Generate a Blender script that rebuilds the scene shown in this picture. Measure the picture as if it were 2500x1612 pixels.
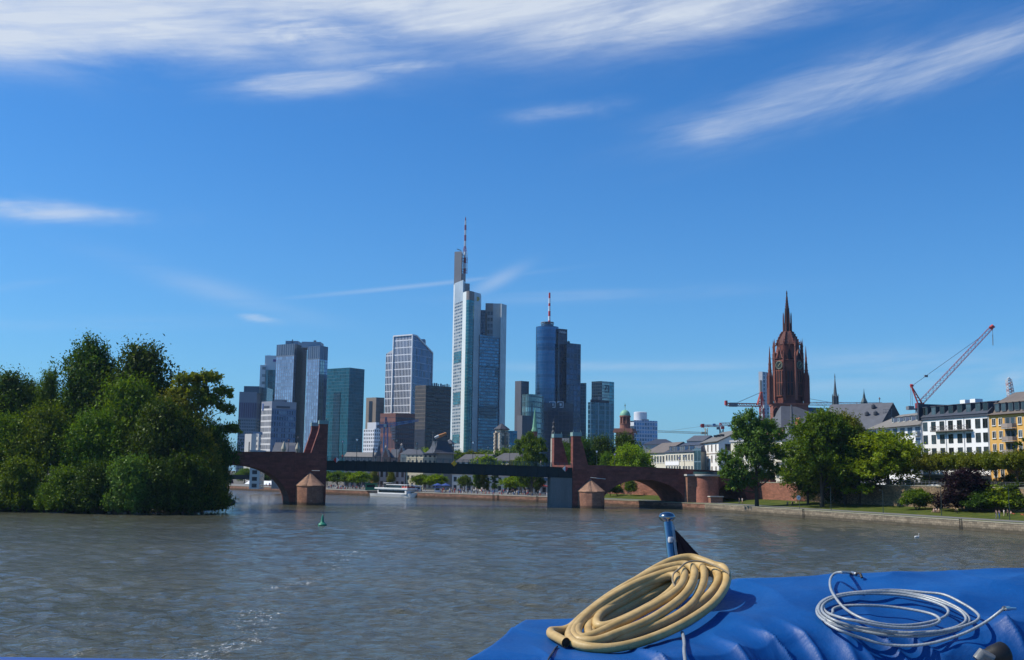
import bpy, bmesh, math, random
import numpy as np
from mathutils import Vector, Matrix
from mathutils.bvhtree import BVHTree
for _o in list(bpy.data.objects):
 bpy.data.objects.remove(_o)
SC = bpy.context.scene
COL = SC.collection
random.seed(7)
# camera
FPX = 2700.0                       # focal length in pixels of the 2500 px wide photograph
PITCH = math.atan(351.0 / FPX)
ROLL = math.radians(0.8)
CZ = 9.0                           # eye height above the river
ct, st = math.cos(PITCH), math.sin(PITCH)
cr, sr = math.cos(ROLL), math.sin(ROLL)
_R = Vector((1, 0, 0)); _U = Vector((0, -st, ct)); _F = Vector((0, ct, st))
EYE = Vector((0, 0, CZ))
def ray(px, py):
 dx, dy = px - 1250.0, 806.0 - py
 u = (dx * cr - dy * sr) / FPX
 v = (dx * sr + dy * cr) / FPX
 return _R * u + _U * v + _F
def at(px, py, Y):                 # point seen at a pixel, at distance Y along the river axis
 d = ray(px, py)
 return EYE + d * (Y / d.y)
def G(px, py, z=0.0):              # point seen at a pixel, lying at height z
 d = ray(px, py)
 return EYE + d * ((z - CZ) / d.z)
cam_d = bpy.data.cameras.new('camera')
cam = bpy.data.objects.new('camera', cam_d); COL.objects.link(cam)
_cr = _R * cr + _U * sr
_cu = -_R * sr + _U * cr
M = Matrix.Identity(4)
for i in range(3):
 M[i][0] = _cr[i]; M[i][1] = _cu[i]; M[i][2] = -_F[i]; M[i][3] = EYE[i]
cam.matrix_world = M
cam_d.sensor_width = 36.0
cam_d.lens = 36.0 * FPX / 2500.0
cam_d.clip_start = 0.1; cam_d.clip_end = 20000
SC.camera = cam
def crop(ox, oy, s):
 return lambda X, Y: (ox + X / s, oy + Y / s)
K1 = crop(0, 780, 3.08); K2 = crop(560, 780, 4.53); K3 = crop(860, 780, 4.4); K4 = crop(1080, 500, 5.133)
K5 = crop(1240, 700, 3.667); K6 = crop(1760, 690, 3.667); K7 = crop(2050, 780, 4.529); K8 = crop(1380, 1000, 5.688)
L1 = crop(560, 1020, 6.417); L2 = crop(790, 1060, 7.24); L3 = crop(1080, 1060, 7.026); L4 = crop(1700, 1000, 5.5)
L5 = crop(2050, 1040, 5.309); L6 = crop(1120, 1230, 3.413); L7 = crop(1800, 1340, 3.413); L8 = crop(0, 1230, 2.172)
# light
SUN_EL = math.radians(47)
SUN_H = Vector((-0.996, 0.07, 0)).normalized()
SUN_DIR = Vector((SUN_H.x * math.cos(SUN_EL), SUN_H.y * math.cos(SUN_EL), math.sin(SUN_EL)))
sl = bpy.data.lights.new('sun', 'SUN'); sl.energy = 4.7; sl.angle = math.radians(0.53); sl.color = (1.0, 0.92, 0.78)
so = bpy.data.objects.new('sun', sl); COL.objects.link(so)
so.rotation_euler = SUN_DIR.to_track_quat('Z', 'Y').to_euler()
so.location = SUN_DIR * 500
SC.render.engine = 'CYCLES'
SC.view_settings.view_transform = 'Standard'
SC.view_settings.look = 'None'
SC.view_settings.exposure = 0.10
SC.view_settings.gamma = 1.0
SC.view_settings.use_curve_mapping = False
SC.cycles.max_bounces = 5
SC.cycles.diffuse_bounces = 2
SC.cycles.glossy_bounces = 3
SC.cycles.transmission_bounces = 3
SC.cycles.transparent_max_bounces = 6
SC.cycles.use_denoising = True
SC.cycles.sample_clamp_indirect = 3.0
SC.cycles.sample_clamp_direct = 2.6
SC.cycles.caustics_reflective = False
SC.cycles.caustics_refractive = False
# node helpers
class NT:
 def __init__(self, tree):
  self.t = tree; self.n = tree.nodes; self.l = tree.links
 def node(self, kind, **kw):
  nd = self.n.new(kind)
  for k, v in kw.items():
   setattr(nd, k, v)
  return nd
 def put(self, sock, val):
  if val is None: return
  if isinstance(val, bpy.types.NodeSocket): self.l.new(val, sock)
  else:
   try: sock.default_value = val
   except Exception: sock.default_value = tuple(val) + (1.0,)
 def m(self, op, a, b=None, c=None, clamp=False):
  nd = self.n.new('ShaderNodeMath'); nd.operation = op; nd.use_clamp = clamp
  for i, x in enumerate((a, b, c)):
   if x is not None: self.put(nd.inputs[i], x)
  return nd.outputs[0]
 def add(self, a, b): return self.m('ADD', a, b)
 def sub(self, a, b): return self.m('SUBTRACT', a, b)
 def mul(self, a, b): return self.m('MULTIPLY', a, b)
 def smooth(self, x, lo, hi):
  nd = self.n.new('ShaderNodeMapRange'); nd.interpolation_type = 'SMOOTHSTEP'
  self.put(nd.inputs[0], x); self.put(nd.inputs[1], lo); self.put(nd.inputs[2], hi)
  return nd.outputs[0]
 def rng(self, x, lo, hi, a, b):
  nd = self.n.new('ShaderNodeMapRange')
  for i, q in enumerate((x, lo, hi, a, b)): self.put(nd.inputs[i], q)
  return nd.outputs[0]
 def mix(self, f, a, b):
  nd = self.n.new('ShaderNodeMix'); nd.data_type = 'RGBA'
  self.put(nd.inputs[0], f)
  for i, q in ((6, a), (7, b)):
   if isinstance(q, (tuple, list)) and len(q) == 3: q = tuple(q) + (1.0,)
   self.put(nd.inputs[i], q)
  return nd.outputs[2]
 def xyz(self, v):
  nd = self.n.new('ShaderNodeSeparateXYZ'); self.put(nd.inputs[0], v); return nd.outputs
 def vec(self, x=0.0, y=0.0, z=0.0):
  nd = self.n.new('ShaderNodeCombineXYZ')
  for i, q in enumerate((x, y, z)): self.put(nd.inputs[i], q)
  return nd.outputs[0]
 def scale(self, v, s):
  nd = self.n.new('ShaderNodeVectorMath'); nd.operation = 'MULTIPLY'
  self.put(nd.inputs[0], v); nd.inputs[1].default_value = s if hasattr(s, '__len__') else (s, s, s)
  return nd.outputs[0]
 def noise(self, v, sc=1.0, det=4.0, rough=0.55, dist=0.0):
  nd = self.n.new('ShaderNodeTexNoise'); self.put(nd.inputs['Vector'], v)
  nd.inputs['Scale'].default_value = sc; nd.inputs['Detail'].default_value = det
  nd.inputs['Roughness'].default_value = rough; nd.inputs['Distortion'].default_value = dist
  return nd.outputs[0]
 def hsv(self, col, h=0.5, s=1.0, v=1.0):
  nd = self.n.new('ShaderNodeHueSaturation')
  self.put(nd.inputs['Hue'], h); self.put(nd.inputs['Saturation'], s); self.put(nd.inputs['Value'], v)
  self.put(nd.inputs['Color'], col); return nd.outputs[0]
 def bump(self, h, dist, strength=1.0, normal=None):
  nd = self.n.new('ShaderNodeBump'); nd.inputs['Strength'].default_value = strength
  nd.inputs['Distance'].default_value = dist; self.put(nd.inputs['Height'], h)
  if normal is not None: self.put(nd.inputs['Normal'], normal)
  return nd.outputs[0]
 def coord(self, which='Object'):
  return self.n.new('ShaderNodeTexCoord').outputs[which]
# sky
W = bpy.data.worlds.new('World'); SC.world = W; W.use_nodes = True
W.node_tree.nodes.clear()
w = NT(W.node_tree)
sky = w.node('ShaderNodeTexSky', sky_type='NISHITA', sun_disc=False)
sky.sun_elevation = SUN_EL
sky.sun_rotation = math.atan2(SUN_H.x, SUN_H.y)
sky.altitude = 100; sky.air_density = 1.0; sky.dust_density = 0.9; sky.ozone_density = 2.0
skyc = w.hsv(sky.outputs[0], s=1.22, v=0.98)
grade = w.node('ShaderNodeMix', data_type='RGBA', blend_type='MULTIPLY'); grade.inputs[0].default_value = 1.0
w.put(grade.inputs[6], skyc); grade.inputs[7].default_value = (.36, .87, 1.30, 1); skyc = grade.outputs[2]
dirv = w.coord('Generated')
dx_, dy_, dz_ = w.xyz(dirv)
az = w.m('ARCTAN2', dx_, dy_)
el = w.m('ARCSINE', dz_)
def azel(px, py):
 d = ray(px, py).normalized()
 return math.atan2(d.x, d.y), math.asin(d.z)
def rot(a, e, deg):
 c, s = math.cos(math.radians(deg)), math.sin(math.radians(deg))
 return w.add(w.mul(a, c), w.mul(e, s)), w.sub(w.mul(e, c), w.mul(a, s))
def streak_noise(deg, su, sv, det=9.0, dist=0.5, off=0.0):
 a, b = rot(az, el, deg)
 return w.noise(w.vec(w.mul(a, su), w.mul(b, sv), off), 1.0, det, 0.62, dist)
def blob(px, py, rx, ry, deg, pw=1.0):
 a0, e0 = azel(px, py)
 a, b = rot(w.sub(az, a0), w.sub(el, e0), deg)
 a = w.mul(a, FPX / rx); b = w.mul(b, FPX / ry)
 r2 = w.add(w.mul(a, a), w.mul(b, b))
 return w.mul(w.m('EXPONENT', w.mul(r2, -1.0)), pw)
n1 = streak_noise(6, 5, 19, 7, .35)
n2 = streak_noise(15, 7, 34, 7, .4, off=3.1)
n3 = streak_noise(4, 14, 44, 7, .4, off=7.7)
n4 = streak_noise(3, 5, 50, 6, off=1.7)
fib = w.smooth(streak_noise(9, 9, 120, 8, .6, off=5.5), .22, .72)
def wisp(mask, n, lo, hi, gain, fb=.62):
 b = w.mul(w.mul(w.smooth(w.add(n, w.mul(mask, 0.42)), lo, hi), w.m('MINIMUM', w.mul(mask, 1.6), 1.0)), gain)
 return w.mul(b, w.add(w.mul(fib, fb), w.add(1 - fb, w.mul(b, .25))))
mx = lambda a, b: w.m('MAXIMUM', a, b)
top_band = mx(mx(blob(120, 30, 800, 92, 1), blob(950, 10, 900, 84, 3)), mx(blob(1800, -20, 700, 90, 8), blob(-100, 80, 420, 66, 3)))
c1 = wisp(top_band, n1, 0.37, 1.0, 0.88, .42)
c1 = w.m('MAXIMUM', c1, wisp(mx(blob(250, 15, 900, 60, 0), blob(1150, 5, 600, 50, 2)), n3, 0.38, 1.05, 0.8))
c2 = wisp(mx(blob(760, 200, 210, 36, 9, 1.0), blob(960, 165, 200, 22, 6, 0.7)), n2, 0.34, 1.08, 0.68)
streak = mx(mx(blob(1960, 235, 330, 62, 14), blob(2330, 150, 420, 52, 13)), blob(1790, 300, 170, 48, 12, 0.8))
c3 = wisp(streak, n2, 0.36, 1.1, 0.56)
c4 = wisp(blob(100, 515, 230, 26, 2, 0.95), n3, 0.38, 1.1, 0.62)
c5 = wisp(mx(blob(1370, 275, 180, 24, 5, 0.4), blob(620, 775, 60, 12, -4, 0.8)), n3, 0.4, 1.0, 0.55)
trail = mx(blob(1000, 700, 260, 5, 7.5, 0.6), blob(1215, 685, 70, 16, 28, 0.75))
c6 = w.mul(trail, 0.38)
low = mx(mx(blob(1600, 895, 500, 12, 0.5, 0.7), blob(2200, 885, 420, 30, 0, 0.7)), mx(blob(560, 720, 240, 26, -14, 0.5), blob(1500, 720, 300, 16, 2, 0.5)))
low = mx(low, mx(blob(1900, 940, 500, 26, 0, 0.5), blob(2470, 925, 46, 22, 24, 1.0)))
low = mx(low, mx(blob(250, 790, 330, 14, 4, 0.4), blob(30, 700, 80, 8, 12, 0.5)))
c7 = w.mul(w.mul(low, w.smooth(n4, 0.25, 0.75)), 0.42)
dens = c1
for q in (c2, c3, c4, c5, c6, c7): dens = w.m('MAXIMUM', dens, q)
dens = w.m('MINIMUM', dens, 0.93)
pale = w.mul(w.m('EXPONENT', w.mul(w.m('MAXIMUM', el, 0.0), -9.0)), .55)
skyc = w.mix(pale, skyc, (2.9, 5.0, 8.0))
bg1 = w.node('ShaderNodeBackground'); w.put(bg1.inputs[0], skyc); bg1.inputs[1].default_value = 0.105
bg2 = w.node('ShaderNodeBackground')
bg2.inputs[0].default_value = (0.80, 0.88, 1.0, 1); bg2.inputs[1].default_value = 0.80
ms = w.node('ShaderNodeMixShader'); w.put(ms.inputs[0], dens)
w.l.new(bg1.outputs[0], ms.inputs[1]); w.l.new(bg2.outputs[0], ms.inputs[2])
wo = w.node('ShaderNodeOutputWorld'); w.l.new(ms.outputs[0], wo.inputs[0])
# mesh builder
class MB:
 def __init__(self):
  self.v = []; self.f = []; self.uv = []; self.mi = []; self.cur = 0
 def mat(self, i): self.cur = i; return self
 def face(self, pts, uv=None):
  b = len(self.v)
  self.v += [tuple(p) for p in pts]
  self.f.append(list(range(b, b + len(pts)))); self.uv.append(uv); self.mi.append(self.cur)
 def mesh(self, verts, faces):
  b = len(self.v); self.v += [tuple(p) for p in verts]
  for f in faces:
   self.f.append([b + i for i in f]); self.uv.append(None); self.mi.append(self.cur)
 def prism(self, poly, z0, z1, cell=None, caps=True, close=True, u0=0.0):
  n = len(poly)
  top = z1 if hasattr(z1, '__len__') else [z1] * n
  bot = z0 if hasattr(z0, '__len__') else [z0] * n
  for i in range(n if close else n - 1):
   j = (i + 1) % n
   a, b = poly[i], poly[j]
   L = math.hypot(b[0] - a[0], b[1] - a[1])
   if L < 1e-6: continue
   if cell:
    k = max(1, round(L / cell[0])) if L > cell[0] * .6 else L / cell[0]
    h = cell[1]
    uv = [(0, 0), (k, 0), (k, (top[j] - bot[j]) / h), (0, (top[i] - bot[i]) / h)]
   else: uv = None
   self.face([(a[0], a[1], bot[i]), (b[0], b[1], bot[j]), (b[0], b[1], top[j]), (a[0], a[1], top[i])], uv)
  if caps:
   self.face([(p[0], p[1], z) for p, z in zip(poly, top)], [(0.03, 0.03)] * n if cell else None)
   self.face([(p[0], p[1], z) for p, z in zip(poly, bot)][::-1], [(0.03, 0.03)] * n if cell else None)
  return self
 def box(self, x0, x1, y0, y1, z0, z1, F=None):
  P = [(x0, y0), (x1, y0), (x1, y1), (x0, y1)]
  c = [(x, y, z0) for x, y in P] + [(x, y, z1) for x, y in P]
  if F: c = [F(*p) for p in c]
  self.mesh(c, [(0, 3, 2, 1), (4, 5, 6, 7), (0, 1, 5, 4), (1, 2, 6, 5), (2, 3, 7, 6), (3, 0, 4, 7)])
  return self
 def beam(self, a, b, r, r2=None, n=4):
  return self.tube([a, b], [r, r if r2 is None else r2], n)
 def tube(self, pts, r, n=8, caps=True):
  pts = [Vector(p) for p in pts]
  rs = r if hasattr(r, '__len__') else [r] * len(pts)
  base = len(self.v); T = None; ref = None
  for i, p in enumerate(pts):
   t = (pts[min(i + 1, len(pts) - 1)] - pts[max(i - 1, 0)])
   if t.length < 1e-9: t = Vector((0, 0, 1))
   t.normalize()
   if ref is None:
    ref = t.orthogonal().normalized()
    if abs(t.z) < .9:
     ref = Vector((0, 0, 1)).cross(t).normalized()
   else:
    ref = (ref - t * ref.dot(t))
    ref = ref.normalized() if ref.length > 1e-6 else t.orthogonal().normalized()
   o = t.cross(ref)
   for k in range(n):
    a = 2 * math.pi * (k + .5) / n
    self.v.append(tuple(p + (ref * math.cos(a) + o * math.sin(a)) * rs[i]))
  for i in range(len(pts) - 1):
   for k in range(n):
    a = base + i * n + k; b = base + i * n + (k + 1) % n
    self.f.append([a, b, b + n, a + n]); self.uv.append(None); self.mi.append(self.cur)
  if caps:
   self.f.append([base + k for k in range(n)][::-1]); self.uv.append(None); self.mi.append(self.cur)
   e = base + (len(pts) - 1) * n
   self.f.append([e + k for k in range(n)]); self.uv.append(None); self.mi.append(self.cur)
  return self
 def lathe(self, prof, c=(0, 0, 0), n=16, F=None, phase=0.0):
  base = len(self.v)
  for r, z in prof:
   for k in range(n):
    a = 2 * math.pi * k / n + phase
    p = (c[0] + r * math.cos(a), c[1] + r * math.sin(a), c[2] + z)
    self.v.append(F(*p) if F else p)
  for i in range(len(prof) - 1):
   for k in range(n):
    a = base + i * n + k; b = base + i * n + (k + 1) % n
    self.f.append([a, b, b + n, a + n]); self.uv.append(None); self.mi.append(self.cur)
  self.f.append([base + k for k in range(n)][::-1]); self.uv.append(None); self.mi.append(self.cur)
  e = base + (len(prof) - 1) * n
  self.f.append([e + k for k in range(n)]); self.uv.append(None); self.mi.append(self.cur)
  return self
 def gable(self, F, a0, a1, b0, b1, z0, zr, hip=0.0, over=0.0):
  bm = (b0 + b1) / 2
  c = [F(a0 - over, b0 - over, z0), F(a1 + over, b0 - over, z0), F(a1 + over, b1 + over, z0), F(a0 - over, b1 + over, z0),
    F(a0 - over + hip, bm, zr), F(a1 + over - hip, bm, zr)]
  self.mesh(c, [(0, 1, 5, 4), (2, 3, 4, 5), (1, 2, 5), (3, 0, 4), (0, 3, 2, 1)])
  return self
 def build(self, name, mats, parent=None, smooth=None):
  me = bpy.data.meshes.new(name)
  me.from_pydata(self.v, [], self.f)
  if not isinstance(mats, (list, tuple)): mats = [mats]
  for m_ in mats: me.materials.append(m_)
  me.polygons.foreach_set('material_index', self.mi)
  ul = me.uv_layers.new(name='UVMap')
  data = np.zeros(len(me.loops) * 2, dtype=np.float32)
  for p, uv in zip(me.polygons, self.uv):
   s = p.loop_start
   if uv is not None:
    for k, q in enumerate(uv):
     data[2 * (s + k)] = q[0]; data[2 * (s + k) + 1] = q[1]
   else:
    nx, ny, nz = p.normal
    h = math.hypot(nx, ny)
    for k in range(p.loop_total):
     x, y, z = self.v[self.f[p.index][k]]
     if h > 0.5: a, b = (-ny * x + nx * y) / h, z
     else: a, b = x, y
     data[2 * (s + k)] = a; data[2 * (s + k) + 1] = b
  ul.data.foreach_set('uv', data)
  if smooth is not None:
   for p in me.polygons: p.use_smooth = True
   bmx = bmesh.new(); bmx.from_mesh(me)
   bmesh.ops.remove_doubles(bmx, verts=bmx.verts, dist=1e-5)
   bmx.to_mesh(me); bmx.free()
   me.set_sharp_from_angle(angle=math.radians(smooth))
  me.update()
  o = bpy.data.objects.new(name, me); COL.objects.link(o)
  if parent is not None: o.parent = parent
  return o
def tag(o, label=None, cat=None, group=None, kind=None):
 if label: o['label'] = label
 if cat: o['category'] = cat
 if group: o['group'] = group
 if kind: o['kind'] = kind
 return o
def thing(name, label, cat, group=None, loc=(0, 0, 0), rz=0.0):
 e = bpy.data.objects.new(name, None); COL.objects.link(e)
 e.location = loc; e.rotation_euler = (0, 0, rz); e.empty_display_size = .5
 return tag(e, label, cat, group)
def copy_tree(o, parent=None):
 c = o.copy(); COL.objects.link(c); c.parent = parent
 for ch in [k for k in bpy.data.objects if k.parent == o]:
  copy_tree(ch, c)
 return c
def frame(o, u):
 o = Vector((o[0], o[1], 0)); u = Vector((u[0], u[1], 0)).normalized()
 n = Vector((u.y, -u.x, 0))
 return lambda a, b, c: tuple(o + u * a + n * b + Vector((0, 0, c)))
def spline(pts, k=6, closed=False):
 P = [Vector(p) for p in pts]; out = []
 n = len(P)
 for i in range(n if closed else n - 1):
  p0 = P[(i - 1) % n] if closed or i > 0 else P[0]
  p1 = P[i]; p2 = P[(i + 1) % n]
  p3 = P[(i + 2) % n] if closed or i + 2 < n else P[n - 1]
  for j in range(k):
   t = j / k; t2, t3 = t * t, t * t * t
   out.append(0.5 * ((2 * p1) + (p2 - p0) * t + (2 * p0 - 5 * p1 + 4 * p2 - p3) * t2 + (3 * p1 - p0 - 3 * p2 + p3) * t3))
 if not closed: out.append(P[-1])
 return out
# materials
MATS = {}
def new_mat(name):
 m_ = bpy.data.materials.new(name); m_.use_nodes = True; m_.node_tree.nodes.clear()
 t = NT(m_.node_tree)
 out = t.node('ShaderNodeOutputMaterial')
 return m_, t, out
def principled(t, out, col, rough=0.6, metal=0.0, spec=0.5, normal=None, coat=None, sub=None):
 p = t.node('ShaderNodeBsdfPrincipled')
 if isinstance(col, (tuple, list)) and len(col) == 3: col = tuple(col) + (1.0,)
 t.put(p.inputs['Base Color'], col); t.put(p.inputs['Roughness'], rough); t.put(p.inputs['Metallic'], metal)
 t.put(p.inputs['Specular IOR Level'], spec)
 if normal is not None: t.put(p.inputs['Normal'], normal)
 if coat: p.inputs['Coat Weight'].default_value = coat
 t.l.new(p.outputs[0], out.inputs[0])
 return p
def plain(name, col, rough=0.7, var=0.25, sc=0.5, metal=0.0, spec=0.4, bump=0.0, streak=False):
 if name in MATS: return MATS[name]
 m_, t, out = new_mat(name)
 co = t.coord('Object')
 if streak: co = t.scale(co, (1, 1, 0.18))
 a = t.noise(co, sc, 5, 0.6); b = t.noise(co, sc * 9, 3, 0.6)
 f = t.add(t.mul(a, 0.65), t.mul(b, 0.35))
 v = t.rng(f, 0.3, 0.7, 1.0 - var, 1.0 + var)
 c = t.hsv(tuple(col) + (1,), v=v)
 nrm = t.bump(b, bump, 0.6) if bump else None
 principled(t, out, c, rough, metal, spec, nrm)
 MATS[name] = m_; return m_
def blocks(name, col, bw, bh, mortar=0.03, var=0.35, mcol=None, rough=0.85, bump=0.02, pale=0.0):
 if name in MATS: return MATS[name]
 m_, t, out = new_mat(name)
 uv = t.coord('UV')
 br = t.node('ShaderNodeTexBrick'); t.put(br.inputs['Vector'], uv)
 br.inputs['Scale'].default_value = 1.0
 br.inputs['Brick Width'].default_value = bw; br.inputs['Row Height'].default_value = bh
 br.inputs['Mortar Size'].default_value = mortar; br.inputs['Bias'].default_value = 0.0
 c1_ = tuple(x * (1 - var) for x in col) + (1,); c2_ = tuple(min(1, x * (1 + var)) for x in col) + (1,)
 br.inputs['Color1'].default_value = c1_; br.inputs['Color2'].default_value = c2_
 mc = mcol or tuple(x * 0.75 for x in col)
 br.inputs['Mortar'].default_value = tuple(mc) + (1,)
 n = t.noise(t.coord('Object'), 0.35, 6, 0.65); n2_ = t.noise(t.coord('Object'), 3.0, 4, 0.6)
 c = t.hsv(br.outputs['Color'], v=t.rng(t.add(t.mul(n, .6), t.mul(n2_, .4)), .3, .7, .68, 1.3))
 if pale:
  pn = t.noise(t.scale(t.coord('Object'), (1, 1, .6)), 2.2, 6, .75)
  c = t.mix(t.mul(t.smooth(pn, .60, .72), pale), c, (0.62, 0.55, 0.48))
 zz = t.xyz(t.coord('Object'))[2]
 c = t.mix(t.mul(t.smooth(t.add(zz, t.mul(n2_, -.9)), .55, .0), .72), c, (.035, .032, .022))
 nb = t.bump(t.add(t.mul(br.outputs['Fac'], -1.0), t.mul(n2_, .6)), bump, .7)
 principled(t, out, c, rough, 0, .3, nb)
 MATS[name] = m_; return m_
def facade(name, fcol, gcol, mx_=0.15, my=0.15, refl=0.35, rough=0.12, jit=0.35, tint=None, spandrel=None, frough=0.6, blind=0.0, bcol=(0.5, 0.5, 0.48), fine=0):
 if name in MATS: return MATS[name]
 m_, t, out = new_mat(name)
 u, v, _ = t.xyz(t.coord('UV'))
 fu = t.m('FRACT', u); fv = t.m('FRACT', v)
 iu = t.m('FLOOR', u); iv = t.m('FLOOR', v)
 wn = t.node('ShaderNodeTexWhiteNoise', noise_dimensions='2D'); t.put(wn.inputs['Vector'], t.vec(iu, iv, 0))
 rnd = wn.outputs[0]
 def inside(x, mrg):
  return t.m('LESS_THAN', t.m('ABSOLUTE', t.sub(x, 0.5)), 0.5 - mrg / 2)
 win = t.mul(inside(fu, mx_), inside(fv, my))
 if fine:
  win = t.mul(win, inside(t.m('FRACT', t.mul(fu, float(fine))), 0.14))
 big = t.noise(t.coord('Object'), 0.02, 4, .6)
 g = t.hsv(tuple(gcol) + (1,), v=t.mul(t.rng(rnd, 0, 1, 1 - jit, 1 + jit), t.rng(big, .3, .7, .8, 1.2)))
 if blind:
  g = t.mix(t.mul(t.m('LESS_THAN', t.m('FRACT', t.mul(rnd, 7.31)), blind), 0.8), g, bcol)
 grime = t.noise(t.scale(t.coord('Object'), (1, 1, .2)), .12, 5, .6)
 fr = t.hsv(tuple(fcol) + (1,), v=t.rng(grime, .3, .7, .88, 1.1))
 col = t.mix(win, fr, g)
 nb = t.bump(t.noise(t.coord('Object'), .18, 2, .5), .25, .25)
 nb2 = t.bump(win, -0.12, .4, nb)
 principled(t, out, col, t.add(t.mul(win, rough - frough), frough), t.mul(win, refl), .5, nb2)
 MATS[name] = m_; return m_
def glass_mat(name, col, refl=0.45, rough=0.06, var=.3):
 if name in MATS: return MATS[name]
 m_, t, out = new_mat(name)
 n = t.noise(t.coord('Object'), .6, 3)
 oi = t.node('ShaderNodeObjectInfo').outputs['Random']
 c = t.hsv(tuple(col) + (1,), v=t.mul(t.rng(n, .3, .7, 1 - var, 1 + var), t.rng(t.m('POWER', oi, 2.0), 0, 1, .5, 2.4)))
 principled(t, out, c, rough, refl, .6)
 MATS[name] = m_; return m_
def leaf_mat(name, col, col2, trans=0.38):
 if name in MATS: return MATS[name]
 m_, t, out = new_mat(name)
 a = t.node('ShaderNodeVertexColor', layer_name='tint')
 rnd = t.node('ShaderNodeObjectInfo').outputs['Random']
 r, g_, b = t.xyz(a.outputs[0])
 c = t.mix(r, tuple(col) + (1,), tuple(col2) + (1,))
 c = t.hsv(c, h=t.rng(rnd, 0, 1, .485, .515), v=t.mul(t.rng(g_, 0, 1, .62, 1.4), t.rng(rnd, 0, 1, .85, 1.15)))
 d = t.node('ShaderNodeBsdfDiffuse'); t.put(d.inputs[0], c)
 tr = t.node('ShaderNodeBsdfTranslucent'); t.put(tr.inputs[0], t.hsv(c, h=.485, s=1.15, v=1.45))
 gl = t.node('ShaderNodeBsdfGlossy'); gl.inputs['Roughness'].default_value = .45; gl.inputs[0].default_value = (.7, .8, .6, 1)
 m1 = t.node('ShaderNodeMixShader'); m1.inputs[0].default_value = trans
 t.l.new(d.outputs[0], m1.inputs[1]); t.l.new(tr.outputs[0], m1.inputs[2])
 m2 = t.node('ShaderNodeMixShader'); m2.inputs[0].default_value = .018
 t.l.new(m1.outputs[0], m2.inputs[1]); t.l.new(gl.outputs[0], m2.inputs[2])
 t.l.new(m2.outputs[0], out.inputs[0])
 MATS[name] = m_; return m_
# river
BANK = [(163, -50), (87, 188), (52, 298), (12, 359), (-25, 396), (-75, 447), (-122, 506), (-200, 600), (-330, 690)]
BANK = [Vector(p) for p in BANK]
def bank_off(d):
 out = []
 for i, p in enumerate(BANK):
  n = Vector((0, 0))
  for a, b in ((i - 1, i), (i, i + 1)):
   if a >= 0 and b < len(BANK):
    t = (BANK[b] - BANK[a]).normalized(); n += Vector((t.y, -t.x))
  n.normalize(); out.append(p + n * d)
 return out
def river_material():
 m_, t, out = new_mat('river_water')
 co = t.coord('Object')
 x, y, _ = t.xyz(co)
 wv = t.vec(t.mul(x, .55), y, 0)
 gust = t.smooth(t.noise(t.vec(t.mul(x, .012), t.mul(y, .02), 3.0), 1.0, 3, .6, .6), .32, .68)
 f1 = t.noise(wv, .8, 5, .66, .7)
 f2 = t.noise(wv, 2.3, 4, .6, .5)
 f3 = t.noise(t.vec(t.mul(x, .35), y, 9), .14, 3, .5, .4)
 h = t.add(t.add(t.mul(f1, t.add(.7, t.mul(gust, .8))), t.mul(f2, .42)), t.mul(f3, .9))
 nb = t.bump(h, .34, .9)
 lw = t.node('ShaderNodeLayerWeight'); lw.inputs[0].default_value = .5
 dr = t.noise(t.vec(t.mul(x, .02), t.mul(y, .02), 1), 1, 5, .6, .8)
 base = t.mix(t.smooth(dr, .3, .7), (.060, .061, .038), (.092, .089, .055))
 pts = [G(455, 1640), G(560, 1570), G(655, 1490), G(715, 1425), G(800, 1375), G(860, 1345), G(930, 1325)]
 ys = [p.y for p in pts]; y0, y1 = ys[0] - 12, ys[-1] + 40
 fc = t.node('ShaderNodeFloatCurve')
 xs = [p.x for p in pts]; xmin, xmax = min(xs) - 8, max(xs) + 8
 cv = fc.mapping.curves[0]
 for k, p in enumerate(pts):
  q = ((p.y - y0) / (y1 - y0), (p.x - xmin) / (xmax - xmin))
  if k == 0: cv.points[0].location = (0, q[1])
  elif k == len(pts) - 1: cv.points[1].location = (1, q[1])
  if 0 < k < len(pts) - 1 or k == 0: cv.points.new(*q)
 fc.mapping.update()
 t.put(fc.inputs['Value'], t.rng(y, y0, y1, 0, 1))
 xc = t.rng(fc.outputs[0], 0, 1, xmin, xmax)
 dist = t.m('ABSOLUTE', t.sub(x, xc))
 wid = t.rng(y, 50, 130, 1.3, 3.2)
 core = t.m('EXPONENT', t.mul(t.m('POWER', t.m('DIVIDE', dist, wid), 2.0), -1.0))
 fall = t.rng(y, 95, 150, 1.0, .25)
 patch = t.smooth(t.noise(t.vec(t.mul(x, .10), t.mul(y, .085), 5), 1, 3, .5, .5), .42, .60)
 fine = t.smooth(t.noise(t.vec(t.mul(x, 1.1), t.mul(y, .8), 2), 2.4, 8, .8, .8), .53, .64)
 foam = t.mul(t.mul(t.mul(core, fall), patch), fine)
 band = t.m('EXPONENT', t.mul(t.m('POWER', t.m('DIVIDE', t.sub(x, t.add(xc, 11.0)), 10.0), 2.0), -1.0))
 fleck = t.smooth(t.noise(t.vec(t.mul(x, .5), t.mul(y, .9), 8), 1.7, 7, .8, .6), .655, .70)
 foam2 = t.mul(t.mul(t.mul(band, t.rng(y, 55, 110, .5, .0)), fleck), .3)
 fm = t.m('MINIMUM', t.mul(t.m('MAXIMUM', foam, foam2), 1.1), 1.0)
 col = t.mix(fm, base, (.78, .80, .80))
 p = principled(t, out, col, t.add(t.mul(fm, .5), .08), 0, .5, nb)
 p.inputs['IOR'].default_value = 1.42
 return m_
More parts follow.
